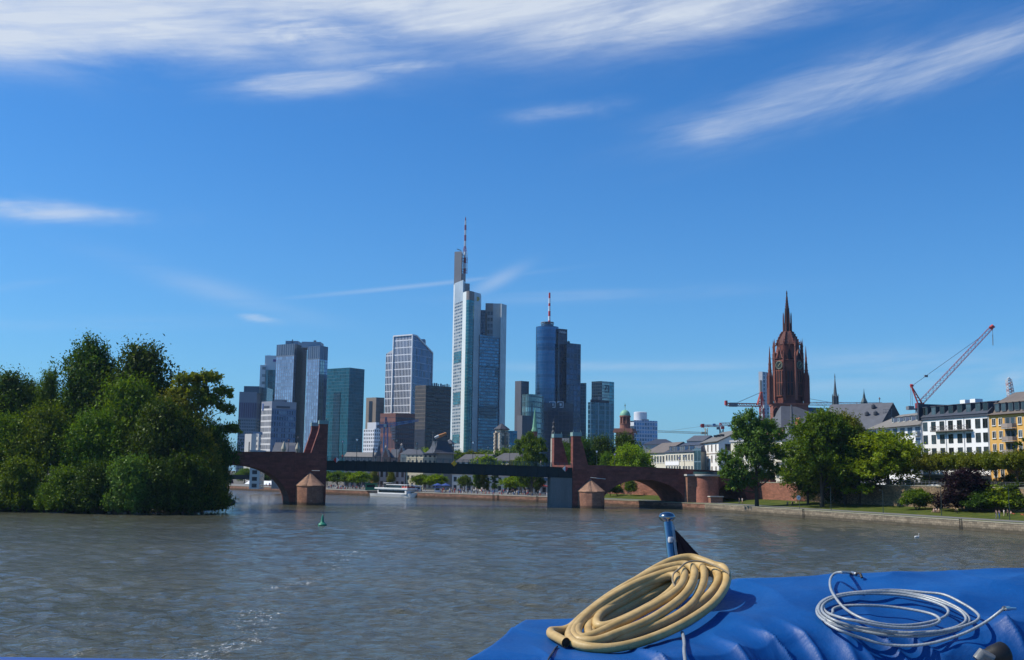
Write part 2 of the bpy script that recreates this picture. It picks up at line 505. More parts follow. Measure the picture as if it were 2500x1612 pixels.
def river():
 NY, NX = 620, 640
 ys = 40.0 * (8.6 ** (np.arange(NY) / (NY - 1)))
 tx_ = np.linspace(-1, 1, NX)
 Yg, Tg = np.meshgrid(ys, tx_, indexing='ij')
 Xg = Tg * (Yg * .50 + 14) - 2
 sp = np.gradient(ys)[:, None]
 rs = np.random.RandomState(4)
 Z = np.zeros_like(Xg)
 N = 90
 lam = np.exp(rs.uniform(math.log(.8), math.log(4.8), N)); th = rs.normal(0, .62, N) + .25; ph = rs.uniform(0, 6.28, N)
 def field(kx, ky, seed, n=7):
  r2 = np.random.RandomState(seed); f = np.zeros_like(Xg)
  for _ in range(n): f += np.sin(Xg * r2.normal(0, kx) + Yg * r2.normal(0, ky) + r2.uniform(0, 6.28))
  return 1 / (1 + np.exp(-1.1 * f))
 gust = field(.10, .06, 1); fineg = field(.22, .13, 2); wake = np.exp(-((Xg - (-22 + (Yg - 55) * .12)) / (7 + Yg * .07)) ** 2)
 for i in range(N):
  k = 2 * math.pi / lam[i]; sl_ = .031 * (1.25 if lam[i] < 2 else .8)
  arg = k * (math.sin(th[i]) * Xg + math.cos(th[i]) * Yg) + ph[i]
  arg = arg + .6 * np.sin(arg * .13 + i)
  fade = np.clip((lam[i] / sp - 3.0) / 4.0, 0, 1)
  m_ = gust if i % 3 == 0 else fineg if i % 3 == 1 else .55
  Z += sl_ / k * np.sin(arg) * fade * (.55 + .9 * m_)
 Z += .05 * wake * np.sin(Yg * .55 + .35 * Xg + 2 * np.sin(Xg * .2))
 edge = np.clip((1 - np.abs(Tg)) / .05, 0, 1) * np.clip((ys[:, None] - 40) / 5, 0, 1) * np.clip((344 - ys[:, None]) / 60, 0, 1)
 Z = (Z + .015 * Z * np.abs(Z)) * edge
 V = np.stack([Xg, Yg, Z], -1).reshape(-1, 3)
 ii = (np.arange(NY - 1)[:, None] * NX + np.arange(NX - 1)[None, :]).reshape(-1)
 Q = np.stack([ii, ii + 1, ii + 1 + NX, ii + NX], -1)
 xl, xr = lambda y: -(y * .50 + 14) - 2, lambda y: (y * .50 + 14) - 2
 y0, y1 = ys[0], ys[-1]
 E = [(xl(y0), y0), (xr(y0), y0), (xr(y1), y1), (xl(y1), y1), (-1600, y0), (-1600, y1), (900, y0), (900, y1), (-1600, -300), (900, -300), (-1600, 720), (900, 720), (xl(y1), 720), (xr(y1), 720), (xl(y0), -300), (xr(y0), -300)]
 b = len(V); V = np.vstack([V, np.array([(x, y, 0.0) for x, y in E])])
 Q2 = [(4, 0, 3, 5), (1, 6, 7, 2), (8, 14, 0, 4), (14, 15, 1, 0), (15, 9, 6, 1), (5, 3, 12, 10), (3, 2, 13, 12), (2, 7, 11, 13)]
 Q = np.vstack([Q, np.array(Q2) + b]).astype(np.int32)
 me = bpy.data.meshes.new('river'); n = len(Q)
 me.vertices.add(len(V)); me.loops.add(n * 4); me.polygons.add(n)
 me.vertices.foreach_set('co', V.reshape(-1).astype(np.float32)); me.loops.foreach_set('vertex_index', Q.reshape(-1))
 me.polygons.foreach_set('loop_start', np.arange(0, n * 4, 4, dtype=np.int32)); me.polygons.foreach_set('loop_total', np.full(n, 4, dtype=np.int32))
 me.polygons.foreach_set('use_smooth', np.ones(n, dtype=bool))
 me.materials.append(river_material()); me.update(calc_edges=True)
 o = bpy.data.objects.new('river', me); COL.objects.link(o)
 return tag(o, kind='structure', label='grey brown rippled river with a foamy ship wake')
river()
# land
def grass_material():
 m_, t, out = new_mat('lawn_grass')
 co = t.coord('Object')
 n = t.noise(co, .35, 5, .6); n2_ = t.noise(co, 6, 4, .7)
 c = t.mix(t.smooth(n, .3, .7), (.045, .072, .010), (.100, .112, .022))
 c = t.hsv(c, v=t.rng(n2_, .3, .7, .7, 1.3))
 principled(t, out, c, .9, 0, .1, t.bump(n2_, .08, .8))
 return m_
GRASS = grass_material()
ASPH = plain('asphalt', (.16, .155, .15), .9, .18, .6, bump=.01)
EARTH = plain('ground_soil', (.13, .115, .09), .95, .3, .05)
PAVE = plain('street_paving', (.20, .19, .175), .9, .2, .3)
STONE_Q = blocks('quay_stone', (.25, .205, .15), 1.1, .45, .03, .25, (.10, .085, .065), bump=.05)
STONE_R = blocks('quay_red_stone', (.24, .125, .085), 1.2, .5, .03, .3, (.12, .07, .05), bump=.05, pale=.25)
def strip(name, d0, d1, z0, z1, mat, i0=0, i1=None, kind='structure', label=None):
 a, b = bank_off(d0), bank_off(d1); mb = MB()
 for i in range(i0, (i1 or len(BANK)) - 1):
  n = max(1, int((a[i + 1] - a[i]).length // 8))
  for k in range(n):
   t0, t1 = k / n, (k + 1) / n
   p = [a[i].lerp(a[i + 1], t0), b[i].lerp(b[i + 1], t0), b[i].lerp(b[i + 1], t1), a[i].lerp(a[i + 1], t1)]
   mb.face([(p[0].x, p[0].y, z0), (p[1].x, p[1].y, z1), (p[2].x, p[2].y, z1), (p[3].x, p[3].y, z0)])
 return tag(mb.build(name, mat), kind=kind, label=label)
strip('grass_verge_ground', .62, 1.9, 1.86, 1.93, GRASS, 0, 4)
strip('promenade_path', 1.9, 6.4, 1.93, 2.0, ASPH, 0, 4, label='grey asphalt riverside path')
strip('lawn', 6.4, 20.0, 2.0, 3.0, GRASS, 0, 4, label='riverside lawn below the stone terrace wall')
strip('promenade_pavement', .62, 26.0, 1.86, 2.1, PAVE, 3)
off = bank_off(25.9)
mb = MB()
far = [(o.x, o.y) for o in off]
mb.face([(p[0], p[1], 2.0) for p in far[3:]] + [(-330, 1200, 2.0), (-330, 9000, 2), (9000, 9000, 2), (9000, 380, 2), (far[3][0] + 40, 360, 2.0)])
mb.face([(-330, 712, 2.02), (-9000, 712, 2.02), (-9000, 9000, 2.02), (-330, 9000, 2.02)][::-1])
mb.face([(-9000, 712, 2.02), (-330, 712, 2.02), (-330, 712, -2), (-9000, 712, -2)])
tag(mb.build('ground', EARTH), kind='structure')
o20 = bank_off(20.0); o21 = bank_off(20.6)
mb = MB()
T_END = o21[2].lerp(o21[3], .22)
mb.face([(o21[0].x, o21[0].y, 7.0), (700, -50, 7.0), (700, 420, 7.0), (T_END.x + 30, T_END.y + 40, 7.0), (T_END.x, T_END.y, 7.0), (o21[2].x, o21[2].y, 7.0), (o21[1].x, o21[1].y, 7.0)])
tag(mb.build('upper_street', PAVE), kind='structure')
# quay walls and the terrace wall
def wall_along(name, label, d, thick, z0, z1, mat, i0, i1, cope=None, cat='wall', t0=0.0, t1=1.0, flip=1):
 a, b = bank_off(d), bank_off(d + thick)
 root = thing(name, label, cat)
 mb = MB(); mc = MB()
 for i in range(i0, i1):
  pa, pb = a[i].lerp(a[i + 1], t0 if i == i0 else 0), a[i].lerp(a[i + 1], t1 if i == i1 - 1 else 1)
  qa, qb = b[i].lerp(b[i + 1], t0 if i == i0 else 0), b[i].lerp(b[i + 1], t1 if i == i1 - 1 else 1)
  P = [(pa.x, pa.y), (qa.x, qa.y), (qb.x, qb.y), (pb.x, pb.y)]
  mb.prism(P, z0, z1, caps=True)
  if cope:
   c = (Vector(P[0]) + Vector(P[2])) / 2
   P2 = []
   for p, s in zip(P, (-1, 1, 1, -1)):
    n = (Vector(P[1]) - Vector(P[0])).normalized(); P2.append(tuple(Vector(p) + n * (.08 * s)))
   mc.prism(P2, z1 + .002, z1 + cope)
 mb.build('wall', mat, root)
 if cope: mc.build('coping', plain('coping_stone', (.33, .30, .23), .85, .25, 1.2), root)
 return root
wall_along('quay_wall', 'tan stone quay wall below the grassy promenade, swan in front', 0, .6, -2, 1.72, STONE_Q, 0, 2, .16)
wall_along('quay_wall', 'stained reddish quay wall beyond the bridge with moored tour boat', 0, .6, -2, 1.72, STONE_R, 2, len(BANK) - 1, .14)
TERR = blocks('terrace_stone', (.30, .205, .115), .5, .23, .05, .5, (.11, .085, .06), bump=.06, pale=.12)
TERR_R = blocks('terrace_red', (.27, .115, .075), .9, .35, .02, .22, (.2, .09, .06), bump=.03)
tw = wall_along('terrace_wall', 'long rubble stone terrace wall behind the lawn and purple tree', 20, .6, 2.2, 7.55, TERR, 0, 2, .18, t1=.70)
tw2 = wall_along('terrace_wall', 'red sandstone terrace wall behind the trees beside the bridge', 20, .6, 2.0, 7.55, TERR_R, 1, 3, .18, t0=.835, t1=.9)
tw3 = wall_along('terrace_wall', 'ivy hung rubble wall under the big round tree', 20, .55, 2.1, 7.5, TERR, 1, 2, .18, t0=.702, t1=.833)
# the bridge
BP0 = Vector((-50.2, 300.0)); BD = Vector((math.cos(math.radians(4)), math.sin(math.radians(4)))); BA = Vector((-math.sin(math.radians(18)), math.cos(math.radians(18))))
BW = 16.0
def BF(s, b, z):
 p = BP0 + BD * s + BA * b
 return (p.x, p.y, z)
def bs(px, py, b=0.0):
 d = ray(px, py); o = BP0 + BA * b
 den = d.x * BD.y - d.y * BD.x
 t = (o.x * BD.y - o.y * BD.x) / den
 s = (d.x * o.y - d.y * o.x) / (d.y * BD.x - d.x * BD.y)
 return s, CZ + d.z * t
SAND = blocks('bridge_sandstone', (.20, .067, .052), 1.3, .62, .03, .2, (.17, .066, .05), bump=.02)
SAND_L = blocks('cutwater_stone', (.30, .15, .10), .95, .48, .02, .16, (.22, .12, .085), bump=.04, pale=.5)
SAND_T = blocks('cutwater_roof_stone', (.31, .18, .12), 1.0, .5, .015, .14, bump=.02, pale=.2)
PATINA = plain('pylon_cap_patina', (.24, .35, .33), .6, .12, 1.0)
PALE = plain('pale_rim_stone', (.48, .46, .42), .8, .15, 1.0)
bridge = thing('bridge', 'red sandstone arch bridge with a dark steel middle span across the river', 'bridge')
def ztop(s):
 return float(np.interp(s, [-60, -12, 0, 67, 90, 112, 135, 200], [12.9, 13.9, 13.95, 11.75, 11.1, 10.35, 9.9, 9.4]))
def arch_wall(name, s0, s1, arches, zb=-2.0, step=.45, zfn=ztop, parent=bridge):
 mb = MB(); n = max(2, int((s1 - s0) / step)); S = [s0 + (s1 - s0) * i / n for i in range(n + 1)]
 for a0, a1, *_ in arches: S += [a0, a1]
 S = sorted(x for x in S if s0 <= x <= s1)
 def bot(s):
  for a0, a1, zs, rise in arches:
   if a0 < s < a1:
    q = (s - (a0 + a1) / 2) / ((a1 - a0) / 2)
    return zs + rise * math.sqrt(max(0, 1 - q * q)) if rise else zb
  return zb
 e = 1e-4
 for a, b in zip(S[:-1], S[1:]):
  if b - a < 1e-6: continue
  za, zb_ = bot(a + e), bot(b - e); ta, tb = zfn(a), zfn(b)
  mb.face([BF(a, 0, za), BF(b, 0, zb_), BF(b, 0, tb), BF(a, 0, ta)])
  mb.face([BF(b, BW, zb_), BF(a, BW, za), BF(a, BW, ta), BF(b, BW, tb)])
  mb.face([BF(a, BW, za), BF(b, BW, zb_), BF(b, 0, zb_), BF(a, 0, za)])
  for b0, b1 in ((0, .5), (BW - .5, BW)):
   mb.face([BF(a, b0, ta), BF(b, b0, tb), BF(b, b1, tb), BF(a, b1, ta)])
  mb.face([BF(a, .5, ta - 1.1), BF(b, .5, tb - 1.1), BF(b, BW - .5, tb - 1.1), BF(a, BW - .5, ta - 1.1)])
  mb.face([BF(b, .5, tb - 1.1), BF(a, .5, ta - 1.1), BF(a, .5, ta), BF(b, .5, tb)])
  mb.face([BF(a, BW - .5, ta - 1.1), BF(b, BW - .5, tb - 1.1), BF(b, BW - .5, tb), BF(a, BW - .5, ta)])
  if abs(zb_ - za) > 1.0: pass
 for a0, a1, zs, rise in arches:
  for q in (a0, a1):
   if s0 < q < s1:
    mb.face([BF(q, 0, zb), BF(q, BW, zb), BF(q, BW, zs + .01), BF(q, 0, zs + .01)])
 for q in (s0, s1):
  mb.face([BF(q, 0, bot(q)), BF(q, BW, bot(q)), BF(q, BW, zfn(q)), BF(q, 0, zfn(q))])
 o = mb.build(name, SAND, parent)
 mb = MB(); m2 = MB()
 for a, b in zip(S[:-1], S[1:]):
  if b - a < 1e-6: continue
  ta, tb = zfn(a) - 1.45, zfn(b) - 1.45
  c = [BF(a, -.14, ta), BF(b, -.14, tb), BF(b, -.14, tb + .3), BF(a, -.14, ta + .3), BF(a, .02, ta), BF(b, .02, tb), BF(b, .02, tb + .3), BF(a, .02, ta + .3)]
  mb.mesh(c, [(0, 1, 2, 3), (3, 2, 6, 7), (1, 0, 4, 5)])
  for dz, hh in ((0.0, .16),):
   c = mc_ = [BF(a, -.1, zfn(a) + .002), BF(b, -.1, zfn(b) + .002), BF(b, -.1, zfn(b) + hh), BF(a, -.1, zfn(a) + hh), BF(a, .6, zfn(a) + .002), BF(b, .6, zfn(b) + .002), BF(b, .6, zfn(b) + hh), BF(a, .6, zfn(a) + hh)]
   m2.mesh(c, [(0, 1, 2, 3), (3, 2, 6, 7), (1, 0, 4, 5), (5, 4, 7, 6)])
 mb.build('cornice', SAND, o); m2.build('coping', SAND, o)
 return o
sL, _ = bs(708, 1200); sC, zC = bs(580, 1136)
sPL0, zdeckL = bs(*L1(1035, 545)); sPL1, _ = bs(797, 1140)
arch_wall('arch_wall', sPL0 - 62, sPL0, [(2 * sC - sL, sL, 0.0, zC), (2 * sC - sL - 34, 2 * sC - sL - 4, 0, 7.5)])
sR0, _ = bs(*K8(100, 755)); sR1, zdeckR = bs(*K8(480, 775))
a2l, _ = bs(1466, 1240); a2r, _ = bs(1679, 1240); zc2 = bs(1572, 1171)[1]
a3l, _ = bs(1744, 1230); a3r, _ = bs(1826, 1230); zc3 = bs(1778, 1182)[1]
sEnd, _ = bs(1893, 1200)
arch_wall('arch_wall', sR1, sEnd, [(a2l, a2r, 0.0, zc2), (a3l, a3r, 1.9, zc3 - 1.9)])
def pylon_pier(name, s0, s1, zd, fin, cap, mirror):
 mb = MB()
 for b0, b1 in ((-.3, BW + .3),):
  c = [BF(s0, b0, -2), BF(s1, b0, -2), BF(s1, b1, -2), BF(s0, b1, -2), BF(s0, b0, zd), BF(s1, b0, zd), BF(s1, b1, zd), BF(s0, b1, zd)]
  mb.mesh(c, [(0, 1, 5, 4), (1, 2, 6, 5), (2, 3, 7, 6), (3, 0, 4, 7), (4, 5, 6, 7)])
 pier = mb.build(name, SAND, bridge)
 for b0, b1 in ((-.3, 1.35), (BW - 1.35, BW + .3)):
  mb = MB(); n = len(fin)
  f = [BF(s, b0, z) for s, z in fin]; r = [BF(s, b1, z) for s, z in fin]
  mb.face(f); mb.face(r[::-1])
  for i in range(n):
   j = (i + 1) % n; mb.face([f[j], f[i], r[i], r[j]])
  py_ = mb.build('pylon', SAND, bridge)
  mb = MB(); (c0, z0), (c1, z1) = cap
  c = [BF(c0 - .12, b0 - .12, z0), BF(c1 + .12, b0 - .12, z0), BF(c1 + .12, b1 + .12, z0), BF(c0 - .12, b1 + .12, z0)]
  c += [BF(c0 - .12, b0 - .12, z1), BF(c1 + .12, b0 - .12, z1), BF(c1 + .12, b1 + .12, z1), BF(c0 - .12, b1 + .12, z1)]
  mb.mesh(c, [(0, 3, 2, 1), (0, 1, 5, 4), (1, 2, 6, 5), (2, 3, 7, 6), (3, 0, 4, 7), (4, 5, 6, 7)])
  for q in (c0 + .1, c1 - .1): mb.box(q - .05, q + .05, b0 + .05, b0 + .15, z1, z1 + .5, BF)
  mb.build('copper_cap', PATINA, py_)
 return pier
fL = [bs(*L1(1035, 545)), bs(*L1(1280, 545)), bs(*L1(1395, 215)), bs(*L1(1410, 150)), bs(*L1(1410, 100)), bs(*L1(1535, 100))]
sLr = sPL1; zt = fL[4][1]
fin = [(sPL0 + (sLr - sPL0) * .47, zdeckL + .01), (sLr, zdeckL + .01), (sLr, zt), (fL[4][0], zt), (fL[3][0], fL[3][1]), (fL[2][0], fL[2][1])]
fin[0] = (fL[1][0], zdeckL + .01)
pylon_pier('pier', sPL0, sLr, zdeckL, fin, ((fL[4][0], zt + .005), (sLr, bs(*L1(1410, 42))[1])), 1)
q0 = bs(*K8(100, 370)); q1 = bs(*K8(215, 370)); q2 = bs(*K8(238, 480)); q3 = bs(*K8(312, 755))
fin = [(sR0, zdeckR + .01), (q3[0], zdeckR + .01), (q2[0], q2[1]), (q1[0], q1[1] - 1.0), (q1[0], q1[1]), (sR0, q0[1])]
pylon_pier('pier', sR0, sR1 - .01, zdeckR, fin, ((sR0, q0[1] + .005), (q1[0], bs(*K8(100, 316))[1])), -1)
def cutwater(p0, p1, apex, eave_y, s_face0, s_face1):
 (s0, ze) = bs(*p0); (s1, _) = bs(*p1); (sa, zapex) = bs(*apex)
 def plan(k, grow=0.0):
  pts = []; sm = (s0 + s1) / 2; hw = (s1 - s0) / 2 + grow; L = 4.6 + grow
  for q in (0, .28, .55, .8, 1.0):
   pts.append((sm - hw * math.cos(q * math.pi / 2) ** .9 if q < 1 else sm, -L * math.sin(q * math.pi / 2) ** 1.15))
  for q in (.8, .55, .28, 0):
   pts.append((sm + hw * math.cos(q * math.pi / 2) ** .9, -L * math.sin(q * math.pi / 2) ** 1.15))
  return [(s, b - .28) for s, b in pts]
 P = plan(0); mb = MB()
 for i in range(len(P) - 1):
  a, b = P[i], P[i + 1]
  mb.face([BF(a[0], a[1], -2), BF(b[0], b[1], -2), BF(b[0], b[1], ze - .002), BF(a[0], a[1], ze - .002)])
 mb.face([BF(s, b, ze - .002) for s, b in P])
 o = mb.build('cutwater', SAND_L, bridge, smooth=35)
 P = plan(0, .18); mb = MB(); ap = BF((s0 + s1) / 2, -.29, zapex)
 for i in range(len(P) - 1):
  a, b = P[i], P[i + 1]
  mb.face([BF(a[0], a[1], ze - .25), BF(b[0], b[1], ze - .25), BF(b[0], b[1], ze), BF(a[0], a[1], ze)])
  mb.face([BF(a[0], a[1], ze), BF(b[0], b[1], ze), ap])
 mb.build('roof', SAND_T, o, smooth=30)
 return o
cutwater(L1(1040, 1055), L1(1475, 1055), L1(1265, 850), 0, 0, 0)
cutwater(K8(168, 1130), K8(520, 1130), K8(335, 965), 0, 0, 0)
sc0, _ = bs(1344, 1230); sc1 = sR0
mb = MB()
zc_top = bs(1370, 1166)[1] - .02
mb.box(sc0, sc1 + .3, .1, 2.6, -2, zc_top, BF)
mb.build('bearing_pier', plain('bearing_concrete', (.17, .18, .18), .85, .25, .5, streak=True), bridge)
g0, zt0 = sLr, bs(797, 1125)[1]; g1, zt1 = sR0, bs(1398, 1142)[1]
zb0, zb1 = bs(797, 1148)[1], bs(1398, 1167.5)[1]
GIRD = plain('girder_paint', (.012, .022, .026), .55, .3, .4, spec=.3, streak=True)
mb = MB()
def gbar(s0, s1, b0, b1, f0, f1):
 n = 24
 for i in range(n):
  a, b = s0 + (s1 - s0) * i / n, s0 + (s1 - s0) * (i + 1) / n
  def zz(s, f):
   k = (s - g0) / (g1 - g0); t_ = zt0 + (zt1 - zt0) * k + .28 * (1 - (2 * k - 1) ** 2); u_ = zb0 + (zb1 - zb0) * k + .12 * (1 - (2 * k - 1) ** 2)
   return u_ + (t_ - u_) * f
  c = [BF(a, b0, zz(a, f0)), BF(b, b0, zz(b, f0)), BF(b, b1, zz(b, f0)), BF(a, b1, zz(a, f0)), BF(a, b0, zz(a, f1)), BF(b, b0, zz(b, f1)), BF(b, b1, zz(b, f1)), BF(a, b1, zz(a, f1))]
  mb.mesh(c, [(0, 1, 5, 4), (2, 3, 7, 6), (4, 5, 6, 7), (0, 3, 2, 1)])
gbar(g0, g1, .15, 1.0, 0, 1); gbar(g0, g1, BW - 1.0, BW - .15, 0, 1)
gbar(g0, g1, 0, 1.1, .0, .07); gbar(g0, g1, -.1, 1.2, .92, 1.0); gbar(g0, g1, BW - 1.2, BW, .92, 1.0)
gbar(g0, g1, 1.0, BW - 1.0, .72, .9)
k = g0 + 2
while k < g1:                         # web stiffeners
 kk = (k - g0) / (g1 - g0)
 mb.box(k - .06, k + .06, .0, .15, zb0 + (zb1 - zb0) * kk + .3, zt0 + (zt1 - zt0) * kk - .2, BF); k += 2.9
mb.build('girder', GIRD, bridge)
RAILM = plain('railing_paint', (.05, .10, .11), .5, .2, 1.0)
def gz(s):
 k = (s - g0) / (g1 - g0); return zt0 + (zt1 - zt0) * k + .28 * (1 - (2 * k - 1) ** 2)
for b in (.3, BW - .3):
 mb = MB()
 n = 36
 for i in range(n + 1):
  s = g0 + .2 + (g1 - g0 - .4) * i / n
  mb.box(s - .05, s + .05, b - .05, b + .05, gz(s), gz(s) + 1.15, BF)
 for i in range(n):
  a = g0 + .2 + (g1 - g0 - .4) * i / n; c_ = g0 + .2 + (g1 - g0 - .4) * (i + 1) / n
  for hh, r in ((1.15, .05), (.8, .025), (.5, .025), (.2, .025)):
   mb.beam(BF(a, b, gz(a) + hh), BF(c_, b, gz(c_) + hh), r)
 mb.build('railing', RAILM, bridge)
sb, _ = bs(1722, 1200); rb = 3.3
zb_rim = bs(1720, 1163)[1]
mb = MB(); cx, cy, _ = BF(sb, -.6, 0)
mb.lathe([(rb + .55, -2), (rb + .5, .8), (rb + .12, 1.9), (rb, zb_rim)], (cx, cy, 0), 40)
ba = mb.build('bastion', blocks('bastion_stone', (.30, .12, .085), .9, .42, .012, .14, (.22, .09, .065), bump=.03, pale=.12), bridge, smooth=40)
mb = MB(); mb.lathe([(rb + .35, zb_rim + .003), (rb + .4, zb_rim + .2), (rb + .4, zb_rim + .5), (rb + .1, zb_rim + .55)], (cx, cy, 0), 40); mb.build('rim', PALE, ba, smooth=40)
mb = MB(); mb.lathe([(rb + .2, zb_rim + .551), (rb + .2, zb_rim + 1.2), (rb - .1, zb_rim + 1.2), (rb - .1, zb_rim + .56)], (cx, cy, 0), 40); mb.build('parapet_screen', plain('screen_glass_green', (.03, .07, .075), .3, .3, .5), ba, smooth=40)
mb = MB()
s0, _ = bs(1672, 1200); s1, _ = bs(1688, 1200)
mb.box(s0, s1 + 1.2, -1.6, .2, 1.0, zb_rim - .01, BF); mb.build('buttress', SAND_L, bridge)
mb = MB(); mb.box(s0 - .3, s1 + 1.4, -1.9, .2, zb_rim + .004, zb_rim + .5, BF); mb.build('coping', PALE, bridge)
mb = MB()
s0, _ = bs(1712, 1220); s1, _ = bs(1741, 1220); za = bs(1727, 1213)[1]
mb.box(s0, s1, -5.4, -1.5, -2, za, BF); an = mb.build('annex', SAND_L, bridge)
mb = MB(); mb.box(s0 - .2, s1 + .2, -5.6, -1.5, za + .003, za + .28, BF); mb.build('coping', PALE, an)
s0, zt_ = bs(*L4(958, 945)); s1, _ = bs(*L4(1040, 945)); zb_ = bs(*L4(1000, 1210))[1]
mb = MB()
c = [BF(s0 + .35, -.35, zb_), BF(s1, -.35, zb_), BF(s1, .1, zb_), BF(s0 + .35, .1, zb_), BF(s0, -1.3, zt_), BF(s1, -1.3, zt_), BF(s1, .1, zt_), BF(s0, .1, zt_)]
mb.mesh(c, [(0, 1, 5, 4), (1, 2, 6, 5), (2, 3, 7, 6), (3, 0, 4, 7), (4, 5, 6, 7), (0, 3, 2, 1)]); mb.build('buttress', SAND, bridge)
p = G(*L4(1225, 1250), 2.3); mb = MB()
for i in range(9):
 e = .28 if i % 2 else .0
 mb.box(p.x - .55 - e, p.x + .55 + e, p.y - .5, p.y + .6, 2.2 + i * .68, 2.2 + i * .68 + .66)
tag(mb.build('stone_gatepost', plain('quoin_red', (.34, .16, .11), .85, .25, 1.5)), 'red stone post with alternating long and short blocks beside the bridge', 'post')
# things on the bridge
LAMPM = plain('lamp_post_paint', (.03, .05, .055), .4, .2, 2)
LAMPG = glass_mat('lamp_glass', (.55, .62, .66), .1, .15)
def bridge_lamp(px, py, b, label):
 s, zt_ = bs(px, py, b)
 zb_ = (gz(s) if g0 < s < g1 else ztop(s) - 1.1) - .05
 H = zt_ - zb_
 x, y, _ = BF(s, b, 0)
 r = thing('street_lamp', label, 'street lamp', 'lamps along the bridge', (x, y, zb_))
 mb = MB(); mb.tube([(0, 0, 0), (0, 0, .9), (0, 0, H - .75)], [.11, .08, .055], 8); mb.build('post', LAMPM, r)
 mb = MB()
 for sg in (-1, 1): mb.tube([(0, 0, H - .8), (sg * .22, 0, H - .5), (sg * .36, 0, H - .08)], .035, 6)
 mb.box(-.4, .4, -.16, .16, H - .1, H + .02); mb.build('bracket', LAMPM, r)
 mb = MB(); mb.lathe([(.08, H - .66), (.2, H - .45), (.27, H - .11)], n=10); mb.build('lamp_glass', LAMPG, r)
 return r
ordn = ['first', 'second', 'third', 'fourth', 'fifth', 'sixth', 'seventh']
for (px, py), nm in zip([(728, 1065), (872, 1071), (969, 1073), (1063, 1077), (1155, 1078), (1245, 1086)],
  ['standing left of the two brick pylons', 'first right of the left pylons', 'second right of the left pylons', 'over the steep slate tower roof', 'in front of the tall pale office tower', 'beside the cream stair tower']):
 bridge_lamp(px, py, 1.6, 'dark lamp on near side of bridge, ' + nm)
for (px, py), nm in zip([(705, 1072), (837, 1076), (929, 1078), (1018, 1081), (1106, 1085), (1192, 1090), (1277, 1095)],
  ['over the pale pointed turrets', 'in front of the teal tower', 'by the white office block', 'in front of the dark brown tower', 'above the yellow diamond sign', 'over the row of tree tops', 'in the leafy tree beside the right pylons']):
 bridge_lamp(px, py, BW - 1.6, 'smaller dark lamp on far side of bridge, ' + nm)
for (px, py, b, nm) in [(1501, 1107, BW - 1.6, 'in front of the bright green tree'), (1457, 1100, 1.6, 'just right of the taller right pylon'), (1671, 1111, 1.6, 'at the cream house'), (1658, 1116, BW - 1.6, 'partly behind another at the cream house'), (1727, 1115, 1.6, 'on the round bastion')]:
 bridge_lamp(px, py, b, 'dark lamp on the stone bridge, ' + nm)
RED = plain('sign_red', (.50, .02, .03), .5, .1); WHT = plain('sign_white', (.75, .75, .74), .5, .08); YEL = plain('sign_yellow', (.80, .42, .01), .5, .1)
def diamond(name, px, py, r, cols, label):
 s, z = bs(px, py, -.35); rr = r
 root = thing(name, label, 'sign')
 for half, m_ in zip((-1, 1), cols):
  mb = MB()
  P = [(0, z - rr), (half * rr, z), (0, z + rr)]
  f = [BF(s + a, -.45, q) for a, q in P]; b_ = [BF(s + a, -.38, q) for a, q in P]
  if half < 0: f = f[::-1]; b_ = b_[::-1]
  mb.face(f); mb.face(b_[::-1])
  for i in range(3): j = (i + 1) % 3; mb.face([f[j], f[i], b_[i], b_[j]])
  if cols[0] is cols[1] and half > 0: mb.build('board', m_, root)
  else: mb.build('board', m_, root)
 mb = MB(); mb.beam(BF(s, -.37, z), BF(s, .2, z), .06); mb.build('bracket', LAMPM, root)
diamond('navigation_sign', 821, 1123, .80, (RED, WHT), 'diamond sign, red left half and white right half, left end of steel span')
diamond('navigation_sign', 1380, 1145, .78, (WHT, RED), 'diamond sign, white left half and red right half, right end of steel span')
diamond('navigation_sign', 1108.5, 1132, .78, (YEL, YEL), 'plain yellow diamond sign at the middle of the steel span')
for (p0, p1, label) in [(L1(1290, 830), L1(1415, 832), 'white light bar on the left bridge pier above its stone cone'), (K8(350, 945), K8(560, 966), 'white light bar on the right bridge pier above its stone cone')]:
 (s0, z0), (s1, z1) = bs(*p0, -1.2), bs(*p1, -1.2)
 r = thing('light_bar', label, 'lamp', 'light bars on the bridge piers')
 mb = MB(); mb.beam(BF(s0, -1.2, z0), BF(s1, -1.2, z1), .09, n=8); mb.build('tube', plain('light_bar_white', (.6, .58, .54), .5, .1), r)
 mb = MB()
 for q in (.2, .8):
  s = s0 + (s1 - s0) * q; z = z0 + (z1 - z0) * q
  mb.beam(BF(s, -1.2, z), BF(s, .1, z + .1), .04)
 mb.build('bracket', LAMPM, r)
